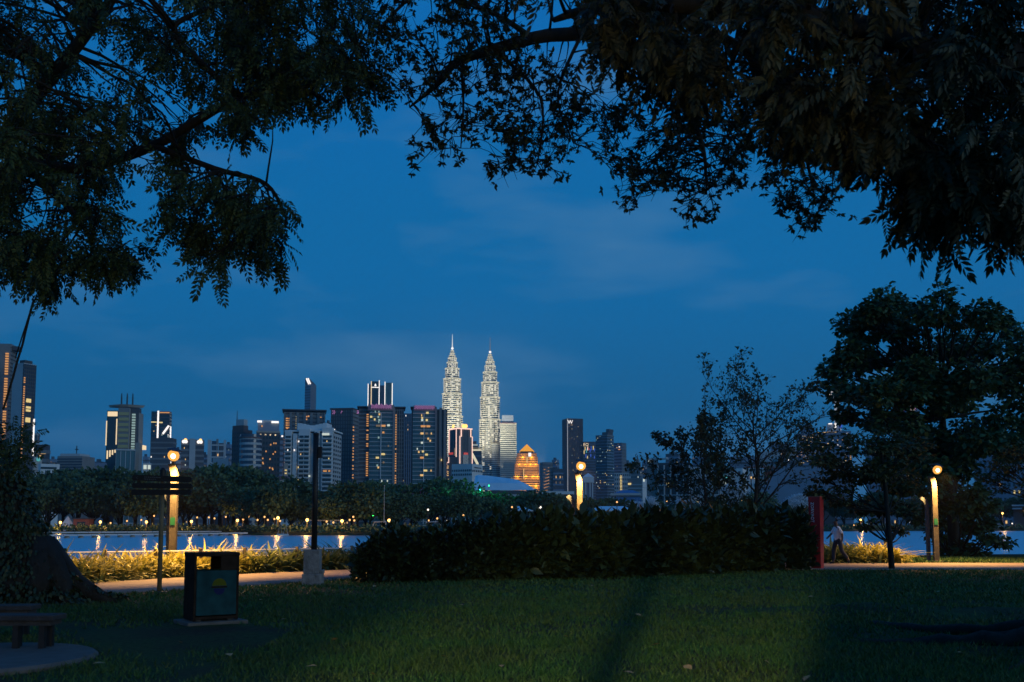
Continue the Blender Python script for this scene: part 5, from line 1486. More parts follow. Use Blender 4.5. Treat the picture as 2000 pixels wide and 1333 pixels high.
# direction sign
p = on_ground(311, 1157)
r = empty('direction_sign', (p.x, p.y, 0)); tag(r, 'brown post carrying three dark direction boards', 'sign')
ks = p.y / F
MB().tube([(0, 0, 0), (0, 0, 2.72)], .055, 10).build('post', M['brown_post'], r, smooth=True)
MB().lathe([(.06, 0), (.07, .02), (.07, .2), (.03, .26)], 10, (0, 0, 2.66)).build('post_cap', M['black_metal'], r)
Z = lambda y: at(311, y, p.y).z
for (xa, xb, y0, y1, tilt) in ((-57, 59, 930, 941, .035), (-57, 60, 944.5, 954.5, .012), (-58, 59, 957, 967.5, -.004)):
    mb = MB(); x0_, x1_ = xa * ks, xb * ks; z0_, z1_ = Z(y1), Z(y0); zc = (z0_ + z1_) / 2
    hh = (z1_ - z0_) / 2
    mb.prism([(x0_ + .03, -hh), (x0_, -hh * .4), (x0_, hh * .4), (x0_ + .03, hh), (x1_ - .03, hh), (x1_, hh * .4), (x1_, -hh * .4), (x1_ - .03, -hh)], -.02, .02)
    o = mb.build('board', M['dark_board'], r); o.location = (0, -.08, zc); o.rotation_euler = (PI / 2, -tilt * -1, 0)
    if y0 == 930:
        q = MB(); random.seed(4); x = -.36
        for row, zz in ((0, .012), (1, -.036)):
            x = -.40
            while x < -.06 - .05 * row:
                wl = random.uniform(.02, .06); q.box(x, x + wl, zz, zz + .022, .021, .023); x += wl + .015
        q.build('faint_lettering', M['grey_letter'], o)
        MB().prism([(-.60, 0), (-.55, .035), (-.555, .02), (-.58, 0), (-.555, -.02), (-.55, -.035)], .021, .023).build('arrow', M['grey_letter'], o)
MB().box(-.22, .22, -.16, .16, -.03, .02).build('base_plate', M['concrete'], r, bevel=.01)

# litter bin
p = on_ground(411, 1219)
r = empty('litter_bin', (p.x, p.y, 0.0), math.radians(34)); tag(r, 'boxy teal and brown litter bin with an open top on a stone slab', 'bin')
W2, D2, Hb = .34, .27, 1.13
MB().box(-W2 - .14, W2 + .14, -D2 - .14, D2 + .14, -.02, .07).build('slab', M['concrete'], r, bevel=.015)
MB().box(-W2, W2, -D2, D2, .10, .14).build('floor', M['bin_brown'], r)
for s_ in (-1, 1):
    nm = 'side_panel'
    o = MB().box(s_ * W2 - .02, s_ * W2 + .02, -D2, D2, .08, Hb).build(nm, M['bin_brown'], r, bevel=.012)
MB().box(-W2 + .022, W2 - .022, -D2 - .004, -D2 + .02, .16, .86).build('front_panel', M['bin_teal'], r, bevel=.006)
MB().box(-W2 + .022, W2 - .022, D2 - .02, D2 + .004, .16, .86).build('back_panel', M['bin_teal'], r, bevel=.006)
MB().box(W2 * .18, W2 - .022, -D2 - .003, -D2 + .03, .862, Hb - .05).build('hood_panel', M['bin_brown'], r)
MB().box(W2 * .18, W2 - .022, D2 - .03, D2 + .003, .862, Hb - .05).build('hood_panel', M['bin_brown'], r)
MB().box(-W2 - .025, W2 + .025, -D2 - .02, D2 + .02, Hb - .05, Hb + .012).build('lid', M['bin_brown'], r, bevel=.02)
for s_ in (-1, 1): MB().box(s_ * .25 - .04, s_ * .25 + .04, -.2, .2, .0, .10).build('foot', M['black_metal'], r)
em = MB(); em.add([(0.04 + .115 * math.cos(a), -D2 - .008, .62 + .115 * math.sin(a)) for a in [PI * i / 12 for i in range(13)]], [list(range(13))]); em.build('emblem_sun', mat('emblem_yellow', (.07, .085, .012), .95, spec=.05), r)
em = MB(); em.box(-.085, .165, -D2 - .009, -D2 - .006, .585, .612); em.build('emblem_bar', M['bin_brown'], r)
em = MB(); em.add([(0.04 + .09 * math.cos(a), -D2 - .008, .575 + .10 * math.sin(a)) for a in [PI + PI * i / 10 for i in range(11)]], [list(range(11))]); em.build('emblem_water', mat('emblem_blue', (.012, .018, .07), .95, spec=.05), r)

# black post on stone pedestal
def black_post(x, y, label, hgt=3.95, pr_=.08):
    r = empty('black_post', (x, y, 0)); tag(r, label, 'post')
    MB().box(-.23, .26, -.24, .24, -.03, .30).build('plinth', M['stone'], r, bevel=.02)
    MB().box(-.205, .205, -.2, .2, .30, .92).build('pedestal', M['stone'], r, bevel=.015)
    MB().box(.205, .29, -.16, .16, .30, .40).build('step', M['stone'], r, bevel=.01)
    MB().tube([(0.03, 0, .90), (0.03, 0, hgt)], [pr_, pr_ * .94], 12).build('pole', M['black_metal'], r, smooth=True)
    MB().lathe([(.085, 0), (.085, .03), (.03, .06)], 12, (0.03, 0, hgt)).build('cap', M['black_metal'], r)
    MB().box(.10, .20, -.05, .05, hgt - .38, hgt - .33).build('bracket', M['black_metal'], r)
    mb = MB(); mb.prism([(.09, -.08), (.20, -.08), (.20, .08), (.09, .08)], hgt - .62, hgt - .36, taper=[(.11, -.07), (.2, -.07), (.2, .07), (.11, .07)]); mb.build('fixture', M['black_metal'], r, bevel=.01)
p = on_ground(610, 1143); black_post(p.x, p.y, 'slim black unlit post on a grey stone pedestal beside path')
black_post(-1.2, -2.5, 'slim black unlit post added behind the viewpoint to shade the lawn', 4.1, .052)  # unseen post, added to throw the thin shadow across the lawn
r = empty('floodlight', (-1.9, -7.0, 0)); tag(r, 'hooded lawn floodlight on a post behind the viewpoint', 'floodlight')
MB().tube([(0, -.1, 0), (0, -.1, 3.6)], [.07, .06], 10).build('post', M['black_metal'], r, smooth=True)
mb = MB(); mb.box(-.22, -.20, -.05, .25, 3.45, 3.85).box(.20, .22, -.05, .25, 3.45, 3.85).box(-.20, .20, -.05, .30, 3.83, 3.85).box(-.20, .20, -.05, -.03, 3.45, 3.83).box(-.20, .20, -.05, .06, 3.45, 3.47)
mb.build('housing', M['black_metal'], r)
MB().box(-.12, .15, -.025, -.01, 3.60, 3.78).build('lamp_panel', M['lamp_behind'], r)
ld = bpy.data.lights.new('flood_beam', 'SPOT'); ld.energy = 8500; ld.color = (1.0, .80, .34); ld.spot_size = math.radians(23); ld.spot_blend = .6; ld.shadow_soft_size = .07
lo = bpy.data.objects.new('flood_beam', ld); link(lo); lo.parent = r; lo.location = (0, .02, 3.68)
lo.rotation_euler = (-(Vector((1.0, 11.0, 0)) - Vector((-1.9, -7.0, 3.68)))).to_track_quat('Z', 'Y').to_euler()

# red sign pylon
p = on_ground(1597, 1112)
r = empty('red_sign_pylon', (p.x, p.y, 0), math.radians(55)); tag(r, 'tall red square sign pylon with white sideways lettering beside walker', 'sign')
hp = at(1597, 971, p.y).z
MB().prism([(-.17, -.17), (.17, -.17), (.17, .17), (-.17, .17)], -.02, hp, taper=[(-.21, -.21), (.21, -.21), (.21, .21), (-.21, .21)]).build('pylon', M['red'], r, bevel=.008)
MB().box(-.22, .22, -.22, .22, hp - .01, hp + .02).build('cap', M['w_red'], r)
text_obj('sign_letters', 'ZORVAOT', .15, M['white_letter'], r, (-.208, .07, hp - .55), Matrix(((0, 0, -1), (0, -1, 0), (-1, 0, 0))).to_euler(), .006)

# railing by the water
r = empty('lake_railing', (0, 0, 0)); tag(r, 'low white wire railing along the lake edge behind the planting', 'railing')
RP = [at(100, 1082, 29.6), at(205, 1081, 30.2), at(304, 1078, 31), at(392, 1077, 31.8), at(478, 1077, 32.6), at(580, 1077, 34), at(687, 1075, 35.5)]
RP = [Vector((q.x, q.y, 0)) for q in RP]
for q in RP:
    MB().box(q.x - .05, q.x + .05, q.y - .05, q.y + .05, -.1, .82).build('post', M['brown_post'], r, bevel=.01)
for a, c in zip(RP, RP[1:]):
    MB().tube([a + Vector((0, 0, .74)), c + Vector((0, 0, .74))], .025, 6).build('top_rail', M['w_white'], r)
    mb = MB(); n = 20
    for i in range(1, n):
        q = a.lerp(c, i / n); mb.tube([q + Vector((0, 0, .55)), q + Vector((0, 0, .73))], .008, 4)
    mb.tube([a + Vector((0, 0, .55)), c + Vector((0, 0, .55))], .010, 4)
    mb.build('wire_mesh', M['w_pale'], r, kind='stuff')
r = empty('lake_railing', (0, 0, 0)); tag(r, 'short length of low railing behind the golden plants near the walker', 'railing')
RP = [Vector((at(x_, 1060, d_).x, d_, 0)) for x_, d_ in ((1640, 44.4), (1729, 46.2))]
for q in RP: MB().box(q.x - .05, q.x + .05, q.y - .05, q.y + .05, -.1, .85).build('post', M['brown_post'], r)
MB().tube([RP[0] + Vector((0, 0, .6)), RP[1] + Vector((0, 0, .6))], .02, 6).build('top_rail', M['w_grey'], r)

# benches and the round pad
def bench(x, y, L, label, rz=0.0):
    r = empty('stone_bench', (x, y, 0), rz); tag(r, label, 'bench')
    MB().box(-L, 0, -.2, .2, .38, .45).build('seat', M['bench_stone'], r, bevel=.015)
    MB().box(-L + .05, -.05, -.16, .16, .32, .378).build('seat_rail', M['bench_stone'], r)
    for lx, ly in ((-.17, -.1), (-.17, .12), (-.5, -.1), (-.58, .12), (-L + .2, -.1), (-L + .2, .12)):
        MB().box(lx - .035, lx + .035, ly - .035, ly + .035, .02, .325).build('leg', M['black_metal'], r)
    return r
p = on_ground(108, 1272); bench(p.x, p.y + .1, 1.8, 'low dark stone bench standing on the round concrete pad')
p = on_ground(42, 1250); bench(p.x, p.y + .4, 1.6, 'low dark stone bench close to the leaning tree trunk', .1)
p = on_ground(-60, 1288)
r = empty('concrete_pad', (p.x, p.y, 0)); tag(r, 'round flat concrete pad under the stone bench', 'pad')
MB().lathe([(1.42, -.05), (1.42, .0), (1.38, .035)], 40).build('slab', M['concrete'], r)

# ================================================================ WALKER
def skin_body(name, verts, edges, radii, root_i, m, parent, sub=2):
    bm = bmesh.new()
    lay = bm.verts.layers.skin.verify()
    vs = [bm.verts.new(v) for v in verts]
    for a, c in edges: bm.edges.new((vs[a], vs[c]))
    for i, v in enumerate(vs):
        rr = radii[i]
        v[lay].radius = rr if isinstance(rr, tuple) else (rr, rr)
        v[lay].use_root = (i == root_i)
    me = bpy.data.meshes.new(name); bm.to_mesh(me); bm.free()
    o = mobj(name, me, m, parent)
    o.modifiers.new('skin', 'SKIN')
    sb = o.modifiers.new('smooth', 'SUBSURF'); sb.levels = sub; sb.render_levels = sub
    for pl in me.polygons: pl.use_smooth = True
    return o
p = on_ground(1637, 1103)
r = empty('person', (p.x, p.y, .035)); tag(r, 'person in white shirt and dark trousers walking along the path', 'person')
# walks towards -x; body in x-z with y as the shoulder axis
BV = [(0, 0, .93), (-.01, 0, 1.12), (-.02, 0, 1.34), (-.03, 0, 1.46), (-.05, 0, 1.53), (-.07, 0, 1.62), (-.075, 0, 1.70),
      (-.03, .10, .90), (-.13, .10, .50), (-.13, .10, .09), (-.25, .11, .045),
      (.05, -.10, .90), (.12, -.10, .50), (.37, -.10, .17), (.37, -.11, .055),
      (-.02, .19, 1.40), (-.16, .24, 1.16), (-.30, .22, 1.02),
      (-.02, -.19, 1.40), (.12, -.25, 1.14), (.11, -.24, .93), (.09, -.24, .86), (-.37, .21, .97)]
BE = [(0, 1), (1, 2), (2, 3), (3, 4), (4, 5), (5, 6), (0, 7), (7, 8), (8, 9), (9, 10), (0, 11), (11, 12), (12, 13), (13, 14), (2, 15), (15, 16), (16, 17), (17, 22), (2, 18), (18, 19), (19, 20), (20, 21)]
BR = [(.14, .12), (.135, .115), (.15, .12), .065, .058, .092, .06, .085, .06, .043, .032, .085, .06, .043, .035, .058, .043, .034, .058, .043, .034, .03, .03]
skin_body('body', BV, BE, BR, 0, M['skin'], r)
SV = [BV[i] for i in (0, 1, 2)] + [(-.03, 0, 1.43)] + [BV[15], (-.10, .215, 1.25), (-.155, .235, 1.17), BV[18], (.06, -.22, 1.26), (.115, -.245, 1.16)] + [(.0, 0, .90)]
skin_body('shirt', SV, [(10, 0), (0, 1), (1, 2), (2, 3), (2, 4), (4, 5), (5, 6), (2, 7), (7, 8), (8, 9)], [(.165, .135), (.165, .14), (.175, .14), .085, .08, .07, .066, .08, .07, .066, (.165, .14)], 1, M['shirt'], r)
TV = [(0, 0, .95), BV[7], BV[8], (-.13, .10, .13), BV[11], BV[12], (.355, -.10, .20), (0, 0, .98)]
skin_body('trousers', TV, [(7, 0), (0, 1), (1, 2), (2, 3), (0, 4), (4, 5), (5, 6)], [(.15, .125), .105, .082, .07, .105, .082, .07, (.15, .125)], 0, M['trousers'], r)
skin_body('shoe', [(-.10, .10, .05), (-.20, .105, .04), (-.29, .11, .035)], [(0, 1), (1, 2)], [.05, .045, .035], 1, M['shoe'], r, 1)
skin_body('shoe', [(.40, -.10, .16), (.38, -.105, .09), (.35, -.11, .035)], [(0, 1), (1, 2)], [.045, .045, .038], 1, M['shoe'], r, 1)
skin_body('hair', [(-.045, 0, 1.66), (-.07, 0, 1.715), (-.04, 0, 1.72)], [(0, 1), (1, 2)], [.088, .075, .07], 1, M['hair'], r, 1)
MB().lathe([(.01, -.02), (.016, 0), (.01, .02)], 6, (-.165, 0, 1.60)).build('nose', M['skin'], r)
MB().tube([(0.0, -.165, .955), (-.14, 0, .955), (0, .165, .955), (.14, 0, .955), (0, -.165, .955)], .018, 5).build('belt', M['shoe'], r)

# ================================================================ NEAR PLANTING
# ---- strap-leaved plants along the lake side of the path
def strap_leaf(n=5, w=.046):
    V = []; T = []
    for i in range(n + 1):
        t_ = i / n
        y = t_ * (1 - .12 * t_); z = -.55 * t_ ** 2.2
        ww = w * (1 - t_ ** 2.5) + .002
        V += [(-ww, y, z + .01), (ww, y, z + .01)]
        if i:
            a = 2 * (i - 1)
            T += [(a, a + 1, a + 3), (a, a + 3, a + 2)]
    return np.array(V), np.array(T)
def strap_plant_mesh(seed, nleaf, h):
    rg = np.random.default_rng(seed)
    az = rg.uniform(0, 6.28, nleaf); el = rg.uniform(.45, 1.35, nleaf)
    d_ = np.stack([np.cos(az) * np.cos(el), np.sin(az) * np.cos(el), np.sin(el)], 1)
    pos = np.stack([rg.normal(size=nleaf) * .12, rg.normal(size=nleaf) * .12, np.zeros(nleaf)], 1)
    V, T = scatter(strap_leaf(), pos, frames(d_, rg.normal(size=nleaf) * .25), h * rg.uniform(.65, 1.25, nleaf))
    V[:, 2] = np.maximum(V[:, 2], .01)
    return tri_mesh('leaves', V, T, True)
SPM = [strap_plant_mesh(i, 60, .85) for i in range(5)]
for me in SPM: me.materials.append(M['leaf_strap'])
SPG = [strap_plant_mesh(20 + i, 64, 1.0) for i in range(4)]
for me in SPG: me.materials.append(M['leaf_strap_green'])
cm = MB().lathe([(.02, 0), (.09, .02), (.07, .12), (.02, .18)], 7).mesh('crown_stub'); cm.materials.append(M['bark_thin'])
rng = np.random.default_rng(51)
def strap_plant(x, y, sc, green, label, group):
    r = empty('strap_leaf_plant', (x, y, ground_z(x, y)), rng.uniform(0, 6.28)); r.scale = (sc, sc, sc)
    tag(r, label, 'plant', group)
    mobj('leaves', random.choice(SPG if green else SPM), None, r); mobj('leaf_base', cm, None, r)
def far_edge(px):
    pts = [(60, 24.6), (150, 26.3), (300, 29.2), (458, 31.9), (600, 33.8), (706, 35.2), (800, 37)]
    return lerp_table(pts, px)
for row in range(4):
    px = 118 + row * 9
    while px < 500:
        d_ = far_edge(px) + .35 + row * .62 + rng.uniform(-.15, .15)
        p = at(px, 1000, d_)
        strap_plant(p.x, d_, rng.uniform(.95, 1.3) * (1.0 if row else .8), False, 'golden strap-leaved plant lit by the lamp beside the path', 'golden strap-leaved plants left of the black post')
        px += rng.uniform(15, 24)
px = 385
while px < 470:
    d_ = far_edge(px) + 2.4; p = at(px, 1000, d_)
    strap_plant(p.x, d_, 1.18, False, 'taller golden strap-leaved plant behind the litter bin', 'tall golden plants behind the bin'); px += 14
for row in range(4):
    px = 505 + row * 9
    while px < 735:
        if 520 < px < 545 and row > 1: px += 20; continue
        d_ = far_edge(px) + .3 + row * .6 + rng.uniform(-.15, .15)
        p = at(px, 1000, d_)
        strap_plant(p.x, d_, rng.uniform(.85, 1.15), True, 'green strap-leaved plant by the path near the black post', 'green strap-leaved plants')
        px += rng.uniform(16, 25)
for row in range(4):
    px = 1600 + row * 6
    while px < 1757 - row * 10:
        d_ = 40.6 + row * .7 + rng.uniform(-.15, .15)
        p = at(px, 1000, d_)
        strap_plant(p.x, d_, rng.uniform(.85, 1.2) * (1.15 if px > 1680 else 1.0), px < 1665, 'strap-leaved plant at the path edge near the walker' if px < 1665 else 'golden strap-leaved plant beside the thin tree near the walker', 'green plants by the walker' if px < 1665 else 'golden plants by the thin tree')
        px += rng.uniform(14, 22)

# ---- dark broad-leaved hedge
rng = np.random.default_rng(61)
HT = [(706, 1062), (730, 1028), (765, 1022), (800, 1042), (830, 1030), (870, 1020), (930, 1012), (1000, 1008), (1060, 1003), (1130, 1003), (1200, 1004), (1260, 1000), (1320, 994), (1400, 993), (1480, 990), (1560, 992), (1600, 1012)]
HB = [(706, 1140), (800, 1138), (1000, 1134), (1200, 1130), (1400, 1122), (1600, 1113)]
def shrub(px, wpx, big, label):
    pb = on_ground(px, lerp_table(HB, px))
    d0 = pb.y + 1.0
    r = empty('broadleaf_shrub', (pb.x, d0, 0)); tag(r, label, 'shrub', 'dark broad-leaved hedge')
    k = d0 / F
    n = 1200 if not big else 760
    P = []; D = []; SC = []
    for _ in range(n):
        dx = rng.uniform(-.5, .5) * wpx * 1.25 * k
        dy = rng.uniform(-.95, 1.1)
        zt = at(px, lerp_table(HT, px + dx / k), d0).z - (.10 if not big else .20)
        zt *= 1 - .35 * abs(dy) ** 3
        q = rng.uniform(0, 1) ** .85
        # keep most leaves near the outside of the mass
        z = zt * q
        if rng.uniform() < .55 and q < .85: dy = -.95 + abs(rng.normal()) * .22
        P.append((dx, dy, max(.03, z + rng.normal() * .05)))
        o = np.array([dx * .15, dy * .5 - .35, .25 + .8 * q]) + rng.normal(size=3) * .45
        D.append(o); SC.append(rng.uniform(.14, .26) if not big else rng.uniform(.26, .50))
    for _ in range(420):
        q = rng.uniform(0, .86)
        dx = rng.uniform(-.55, .55) * wpx * 1.2 * k; dy = rng.uniform(-.35, .75)
        P.append((dx, dy, .05 + q * (at(px, lerp_table(HT, px + dx / k), d0).z - .25))); D.append(rng.normal(size=3)); SC.append(rng.uniform(.3, .55))
    for _ in range(26 if big else 40):
        dx = rng.uniform(-.55, .55) * wpx * 1.1 * k; dy = rng.uniform(-.8, .8)
        zt = at(px, lerp_table(HT, px + dx / k), d0).z
        P.append((dx, dy, zt - rng.uniform(.05, .5))); D.append(np.array([rng.normal() * .35, rng.normal() * .35, 1.0])); SC.append(rng.uniform(.30, .52) if big else rng.uniform(.15, .3))
    n = len(P)
    P = np.array(P)
    V, T = scatter(leaf(.24 if not big else .23, .06, .22), P, frames(np.array(D), rng.uniform(-1.2, 1.2, n)), SC)
    V[:, 2] = np.maximum(V[:, 2], .01)
    mobj('foliage', tri_mesh('foliage', V, T), M['leaf_hedge'], r)
    mb = MB()
    for i in range(9):
        dx = rng.uniform(-.4, .4) * wpx * k
        mb.tube(wobble((dx, rng.uniform(-.4, .6), -.05), (dx + rng.normal() * .15, rng.uniform(-.4, .6), 1.1), 4, .04, rng), [.03, .026, .02, .015, .01], 5)
    mb.build('stems', M['bark_thin'], r)
px = 738; i = 0
while px < 1590:
    big = px > 980
    wp = 74 if px < 1550 else 60
    shrub(px, wp, big, 'large-leaved shrub in the long dark hedge' if big else 'small-leaved shrub at the black-post end of the long dark hedge')
    px += 62
# inner mass so the hedge is closed
rg = np.random.default_rng(62)

# ---- lawn
rng = np.random.default_rng(71)
def grass_patch(n, y0, y1, hmin, hmax, bw):
    u = rng.uniform(0, 1, n)
    y = y0 + (y1 - y0) * u ** 1.0
    x = (rng.uniform(-1, 1, n)) * (y * .56 + 1.0)
    z = np.array([ground_z(a, c) for a, c in zip(x, y)])
    return np.stack([x, y, z], 1), rng.uniform(hmin, hmax, n), np.full(n, bw)
def path_near_y(x):
    return lerp_table([(-20, 12.2), (-14, 18), (-9.6, 22.4), (-6.5, 26), (-4.6, 29.4), (-1, 32.6), (4, 34.1), (14, 34.7), (22, 34.5), (40, 33)], x)
A = [grass_patch(70000, 8.6, 14, .035, .085, .009), grass_patch(60000, 14, 22, .04, .085, .014), grass_patch(50000, 22, 35, .045, .09, .022)]
P = np.concatenate([a[0] for a in A]); Hh = np.concatenate([a[1] for a in A]); Bw = np.concatenate([a[2] for a in A])
keep = np.array([y < path_near_y(x) - .03 for x, y in P[:, :2]])
bare = np.array([vnoise(x * .9 + 4, y * .8) + (1.1 if (x < -3.2 and y < 16.5) else 0) + sum(1.6 * math.exp(-((x - mx) / sx) ** 2 - ((y - my) / sy) ** 2) for mx, my, sx, sy, h in MOUND) for x, y in P[:, :2]])
keep &= rng.uniform(-.2, 1.4, len(P)) > bare * 1.15 - .2
pc = on_ground(-60, 1288)
keep &= ((P[:, 0] - pc.x) ** 2 + (P[:, 1] - pc.y) ** 2) > 1.42 ** 2
P = P[keep]; Hh = Hh[keep]; Bw = Bw[keep]
n = len(P)
an = rng.uniform(0, 6.28, n); ln = rng.normal(size=(n, 2)) * .55
V = np.zeros((n, 3, 3))
V[:, 0] = P + np.stack([np.cos(an) * Bw, np.sin(an) * Bw, np.zeros(n)], 1)
V[:, 1] = P - np.stack([np.cos(an) * Bw, np.sin(an) * Bw, np.zeros(n)], 1)
V[:, 2] = P + np.stack([ln[:, 0] * Hh, ln[:, 1] * Hh, Hh], 1)
tag(mobj('lawn_grass', tri_mesh('lawn_grass', V.reshape(-1, 3), np.arange(n * 3).reshape(-1, 3)), M['grass']), 'short lawn grass in front of the path', 'grass', kind='stuff')
# grass strip beyond the path
P2 = []
while len(P2) < 9000:
    x = rng.uniform(6, 26); y = rng.uniform(40.4, 47.5)
    if y < shore_near(x) + .4: P2.append((x, y, ground_z(x, y)))
P2 = np.array(P2); n = len(P2); an = rng.uniform(0, 6.28, n); hh = rng.uniform(.05, .12, n); ln = rng.normal(size=(n, 2)) * .5
V = np.zeros((n, 3, 3)); c_ = np.stack([np.cos(an) * .03, np.sin(an) * .03, np.zeros(n)], 1)
V[:, 0] = P2 + c_; V[:, 1] = P2 - c_; V[:, 2] = P2 + np.stack([ln[:, 0] * hh, ln[:, 1] * hh, hh], 1)
tag(mobj('bank_grass', tri_mesh('bank_grass', V.reshape(-1, 3), np.arange(n * 3).reshape(-1, 3)), M['grass']), 'short grass on the lake bank beyond the path', 'grass', kind='stuff')
# fallen leaves
fl = tri_mesh('fallen_leaf', *leaf(.3, .05, .12)); fl.materials.append(M['dry_leaf'])
for px, py in ((1335, 1309), (733, 1148), (686, 1161), (515, 1179), (1405, 1172), (1870, 1290), (1578, 1172), (950, 1133), (1410, 1135), (1955, 1155), (660, 1257), (178, 1305), (1100, 1250), (860, 1290), (1760, 1240), (1060, 1176), (1580, 1330), (450, 1290), (980, 1310), (1215, 1322), (770, 1235), (905, 1190), (1290, 1270), (1490, 1300), (1680, 1190), (560, 1215), (350, 1262), (1155, 1150), (1830, 1160), (620, 1312), (1020, 1212), (840, 1162), (1240, 1205), (720, 1325)):
    p = on_ground(px, py); o = mobj('fallen_leaf', fl, None); o.location = (p.x, p.y, ground_z(p.x, p.y) + .06); o.rotation_euler = (random.uniform(-.3, .3), random.uniform(-.3, .3), random.uniform(0, 6.28)); s_ = random.uniform(.09, .16); o.scale = (s_, s_, s_)
    tag(o, 'pale dry leaf lying on the lawn', 'leaf', 'fallen leaves on the lawn')

# ================================================================ SHORE TREES
def clump_tree(name, label, base, trunk, clumps, leafproto, leaf_m, lsz, per, rngseed, flat=.55, group=None, trunk_r=.25, down=.1):
    """clumps: list of (centre, rx, rz)"""
    rg = np.random.default_rng(rngseed)
    r = empty(name, base); tag(r, label, 'tree', group)
    bv = Vector(base)
    mb = MB()
    tr = [Vector(t_) - bv for t_ in trunk]
    n = len(tr)
    mb.tube(tr, [trunk_r * (1 - .6 * i / (n - 1)) for i in range(n)], 10)
    P = []; D = []
    for c, rx, rz in clumps:
        c = Vector(c) - bv
        # branch from the nearest lower trunk point
        st = min(tr, key=lambda q: (q - c).length + (2.0 if q.z > c.z - .2 else 0))
        pts = wobble(st, c, 5, .07, rg, -.06)
        mb.tube(pts, [max(.02, trunk_r * .32 * (1 - .8 * i / 5)) for i in range(6)], 5)
        for _ in range(5):
            e = rand_dirs(1, rg, 0, .5)[0]
            mb.tube(wobble(pts[-2], c + Vector((e[0] * rx, e[1] * rx, e[2] * rz)) * .85, 3, .08, rg), [.02, .015, .01, .006], 4)
        m = int(per * rx * rx)
        e = rand_dirs(m, rg, 0, 1)
        rad = rg.uniform(.35, 1.0, m) ** .6 * np.where(rg.uniform(0, 1, m) < .28, rg.uniform(1.0, 1.6, m), 1.0)
        pp = np.array(c) + e * rad[:, None] * np.array([rx, rx, rz])
        pp[:, 2] += -.25 * rz * (e[:, 0] ** 2 + e[:, 1] ** 2)
        P.append(pp); D.append(norm(e * np.array([1, 1, .4]) + rg.normal(size=e.shape) * .5 - np.array([0, 0, down])))
    P = np.concatenate(P); D = np.concatenate(D)
    V, T = scatter(leafproto, P, frames(D, rg.normal(size=len(P)) * .6), rg.uniform(lsz[0], lsz[1], len(P)))
    mobj('crown', tri_mesh('crown', V, T), leaf_m, r)
    mb.build('trunk', M['bark'], r, smooth=True)
    return r
# big layered tree on the bank
d0 = 50.0
def clumps_from(lst, seed, dspread):
    rg = np.random.default_rng(seed); o = []
    for px, py, rpx, asp, dd in lst:
        d_ = dd + rg.uniform(-dspread, dspread)
        for _ in range(4):
            dd2 = d_ + rg.uniform(-.7, .7)
            o.append((at(px + rg.normal() * rpx * .5, py + rg.normal() * rpx * asp * .5, dd2), rpx * rg.uniform(.38, .72) * dd2 / F, rpx * asp * rg.uniform(.4, .75) * dd2 / F))
    return o
L = [(1765, 590, 48, .6), (1715, 610, 44, .55), (1810, 605, 36, .6), (1690, 650, 48, .5), (1760, 640, 55, .5), (1655, 690, 46, .5), (1635, 720, 38, .6), (1720, 700, 55, .45), (1790, 690, 55, .5), (1625, 760, 32, .5), (1670, 760, 45, .45), (1740, 760, 55, .45), (1810, 750, 55, .5), (1650, 810, 40, .45), (1700, 830, 46, .45), (1760, 820, 55, .5), (1870, 600, 45, .6), (1920, 615, 45, .6), (1900, 660, 55, .5), (1960, 640, 34, .6), (1965, 690, 38, .5), (1890, 720, 55, .5), (1945, 740, 50, .5), (1995, 720, 34, .6), (1850, 780, 58, .5), (1920, 800, 55, .5), (1985, 790, 46, .5), (2020, 700, 40, .5), (1860, 850, 60, .5), (1935, 860, 55, .5), (1990, 850, 48, .5), (1800, 880, 55, .5), (1870, 920, 55, .5), (1760, 900, 46, .5), (1900, 960, 45, .6), (1850, 990, 50, .6), (1890, 1030, 45, .6), (1860, 1060, 40, .6), (1905, 1070, 34, .5), (1930, 1045, 18, .6), (1820, 940, 45, .5), (1790, 970, 40, .5)]
L = [(a, b_, c, asp * 1.35, 50.5) for a, b_, c, asp in L]
bx = at(1862, 1000, 50.5).x
clump_tree('shore_tree', 'big layered broad-leaved tree on the lake bank behind the lamp', (bx, 50.5, -.1), [(bx, 50.5, -.3), (bx - .1, 50.4, 2.5), (bx - .3, 50.6, 5), (bx - .2, 50.9, 7), (bx, 51.2, 8.5)], clumps_from(L, 5, 3.4), leaf(.34, .05, .2), M['leaf_shore'], (.18, .34), 520, 6, trunk_r=.30)
L = [(1700, 860, 40, .5), (1650, 880, 44, .5), (1610, 900, 34, .5), (1740, 880, 44, .5), (1790, 870, 38, .5), (1630, 930, 46, .5), (1690, 930, 46, .5), (1760, 930, 42, .5), (1600, 960, 26, .6), (1660, 980, 34, .5), (1720, 985, 32, .5), (1770, 990, 28, .5), (1760, 1035, 20, .5), (1690, 1020, 18, .6)]
L = [(a, b_, c, asp, 35.6) for a, b_, c, asp in L]
p = on_ground(1742, 1113)
clump_tree('thin_park_tree', 'young tree with thin dark trunk and olive crown before the path', (p.x, p.y, 0), [(p.x, p.y, -.1), at(1738, 1060, p.y), at(1733, 1000, p.y), at(1728, 940, p.y), at(1722, 890, p.y), at(1715, 850, p.y)], clumps_from(L, 8, 1.0), leaf(.3, .05, .2), M['leaf_olive'], (.10, .20), 900, 9, trunk_r=.11)
L = [(1990, 905, 40, .6), (1950, 935, 32, .6), (2000, 945, 38, .6), (2030, 880, 44, .6), (1975, 880, 26, .6), (2060, 930, 50, .6), (2040, 990, 36, .6)]
L = [(a, b_, c, asp, 43.0) for a, b_, c, asp in L]
p = at(2080, 1000, 43.0)
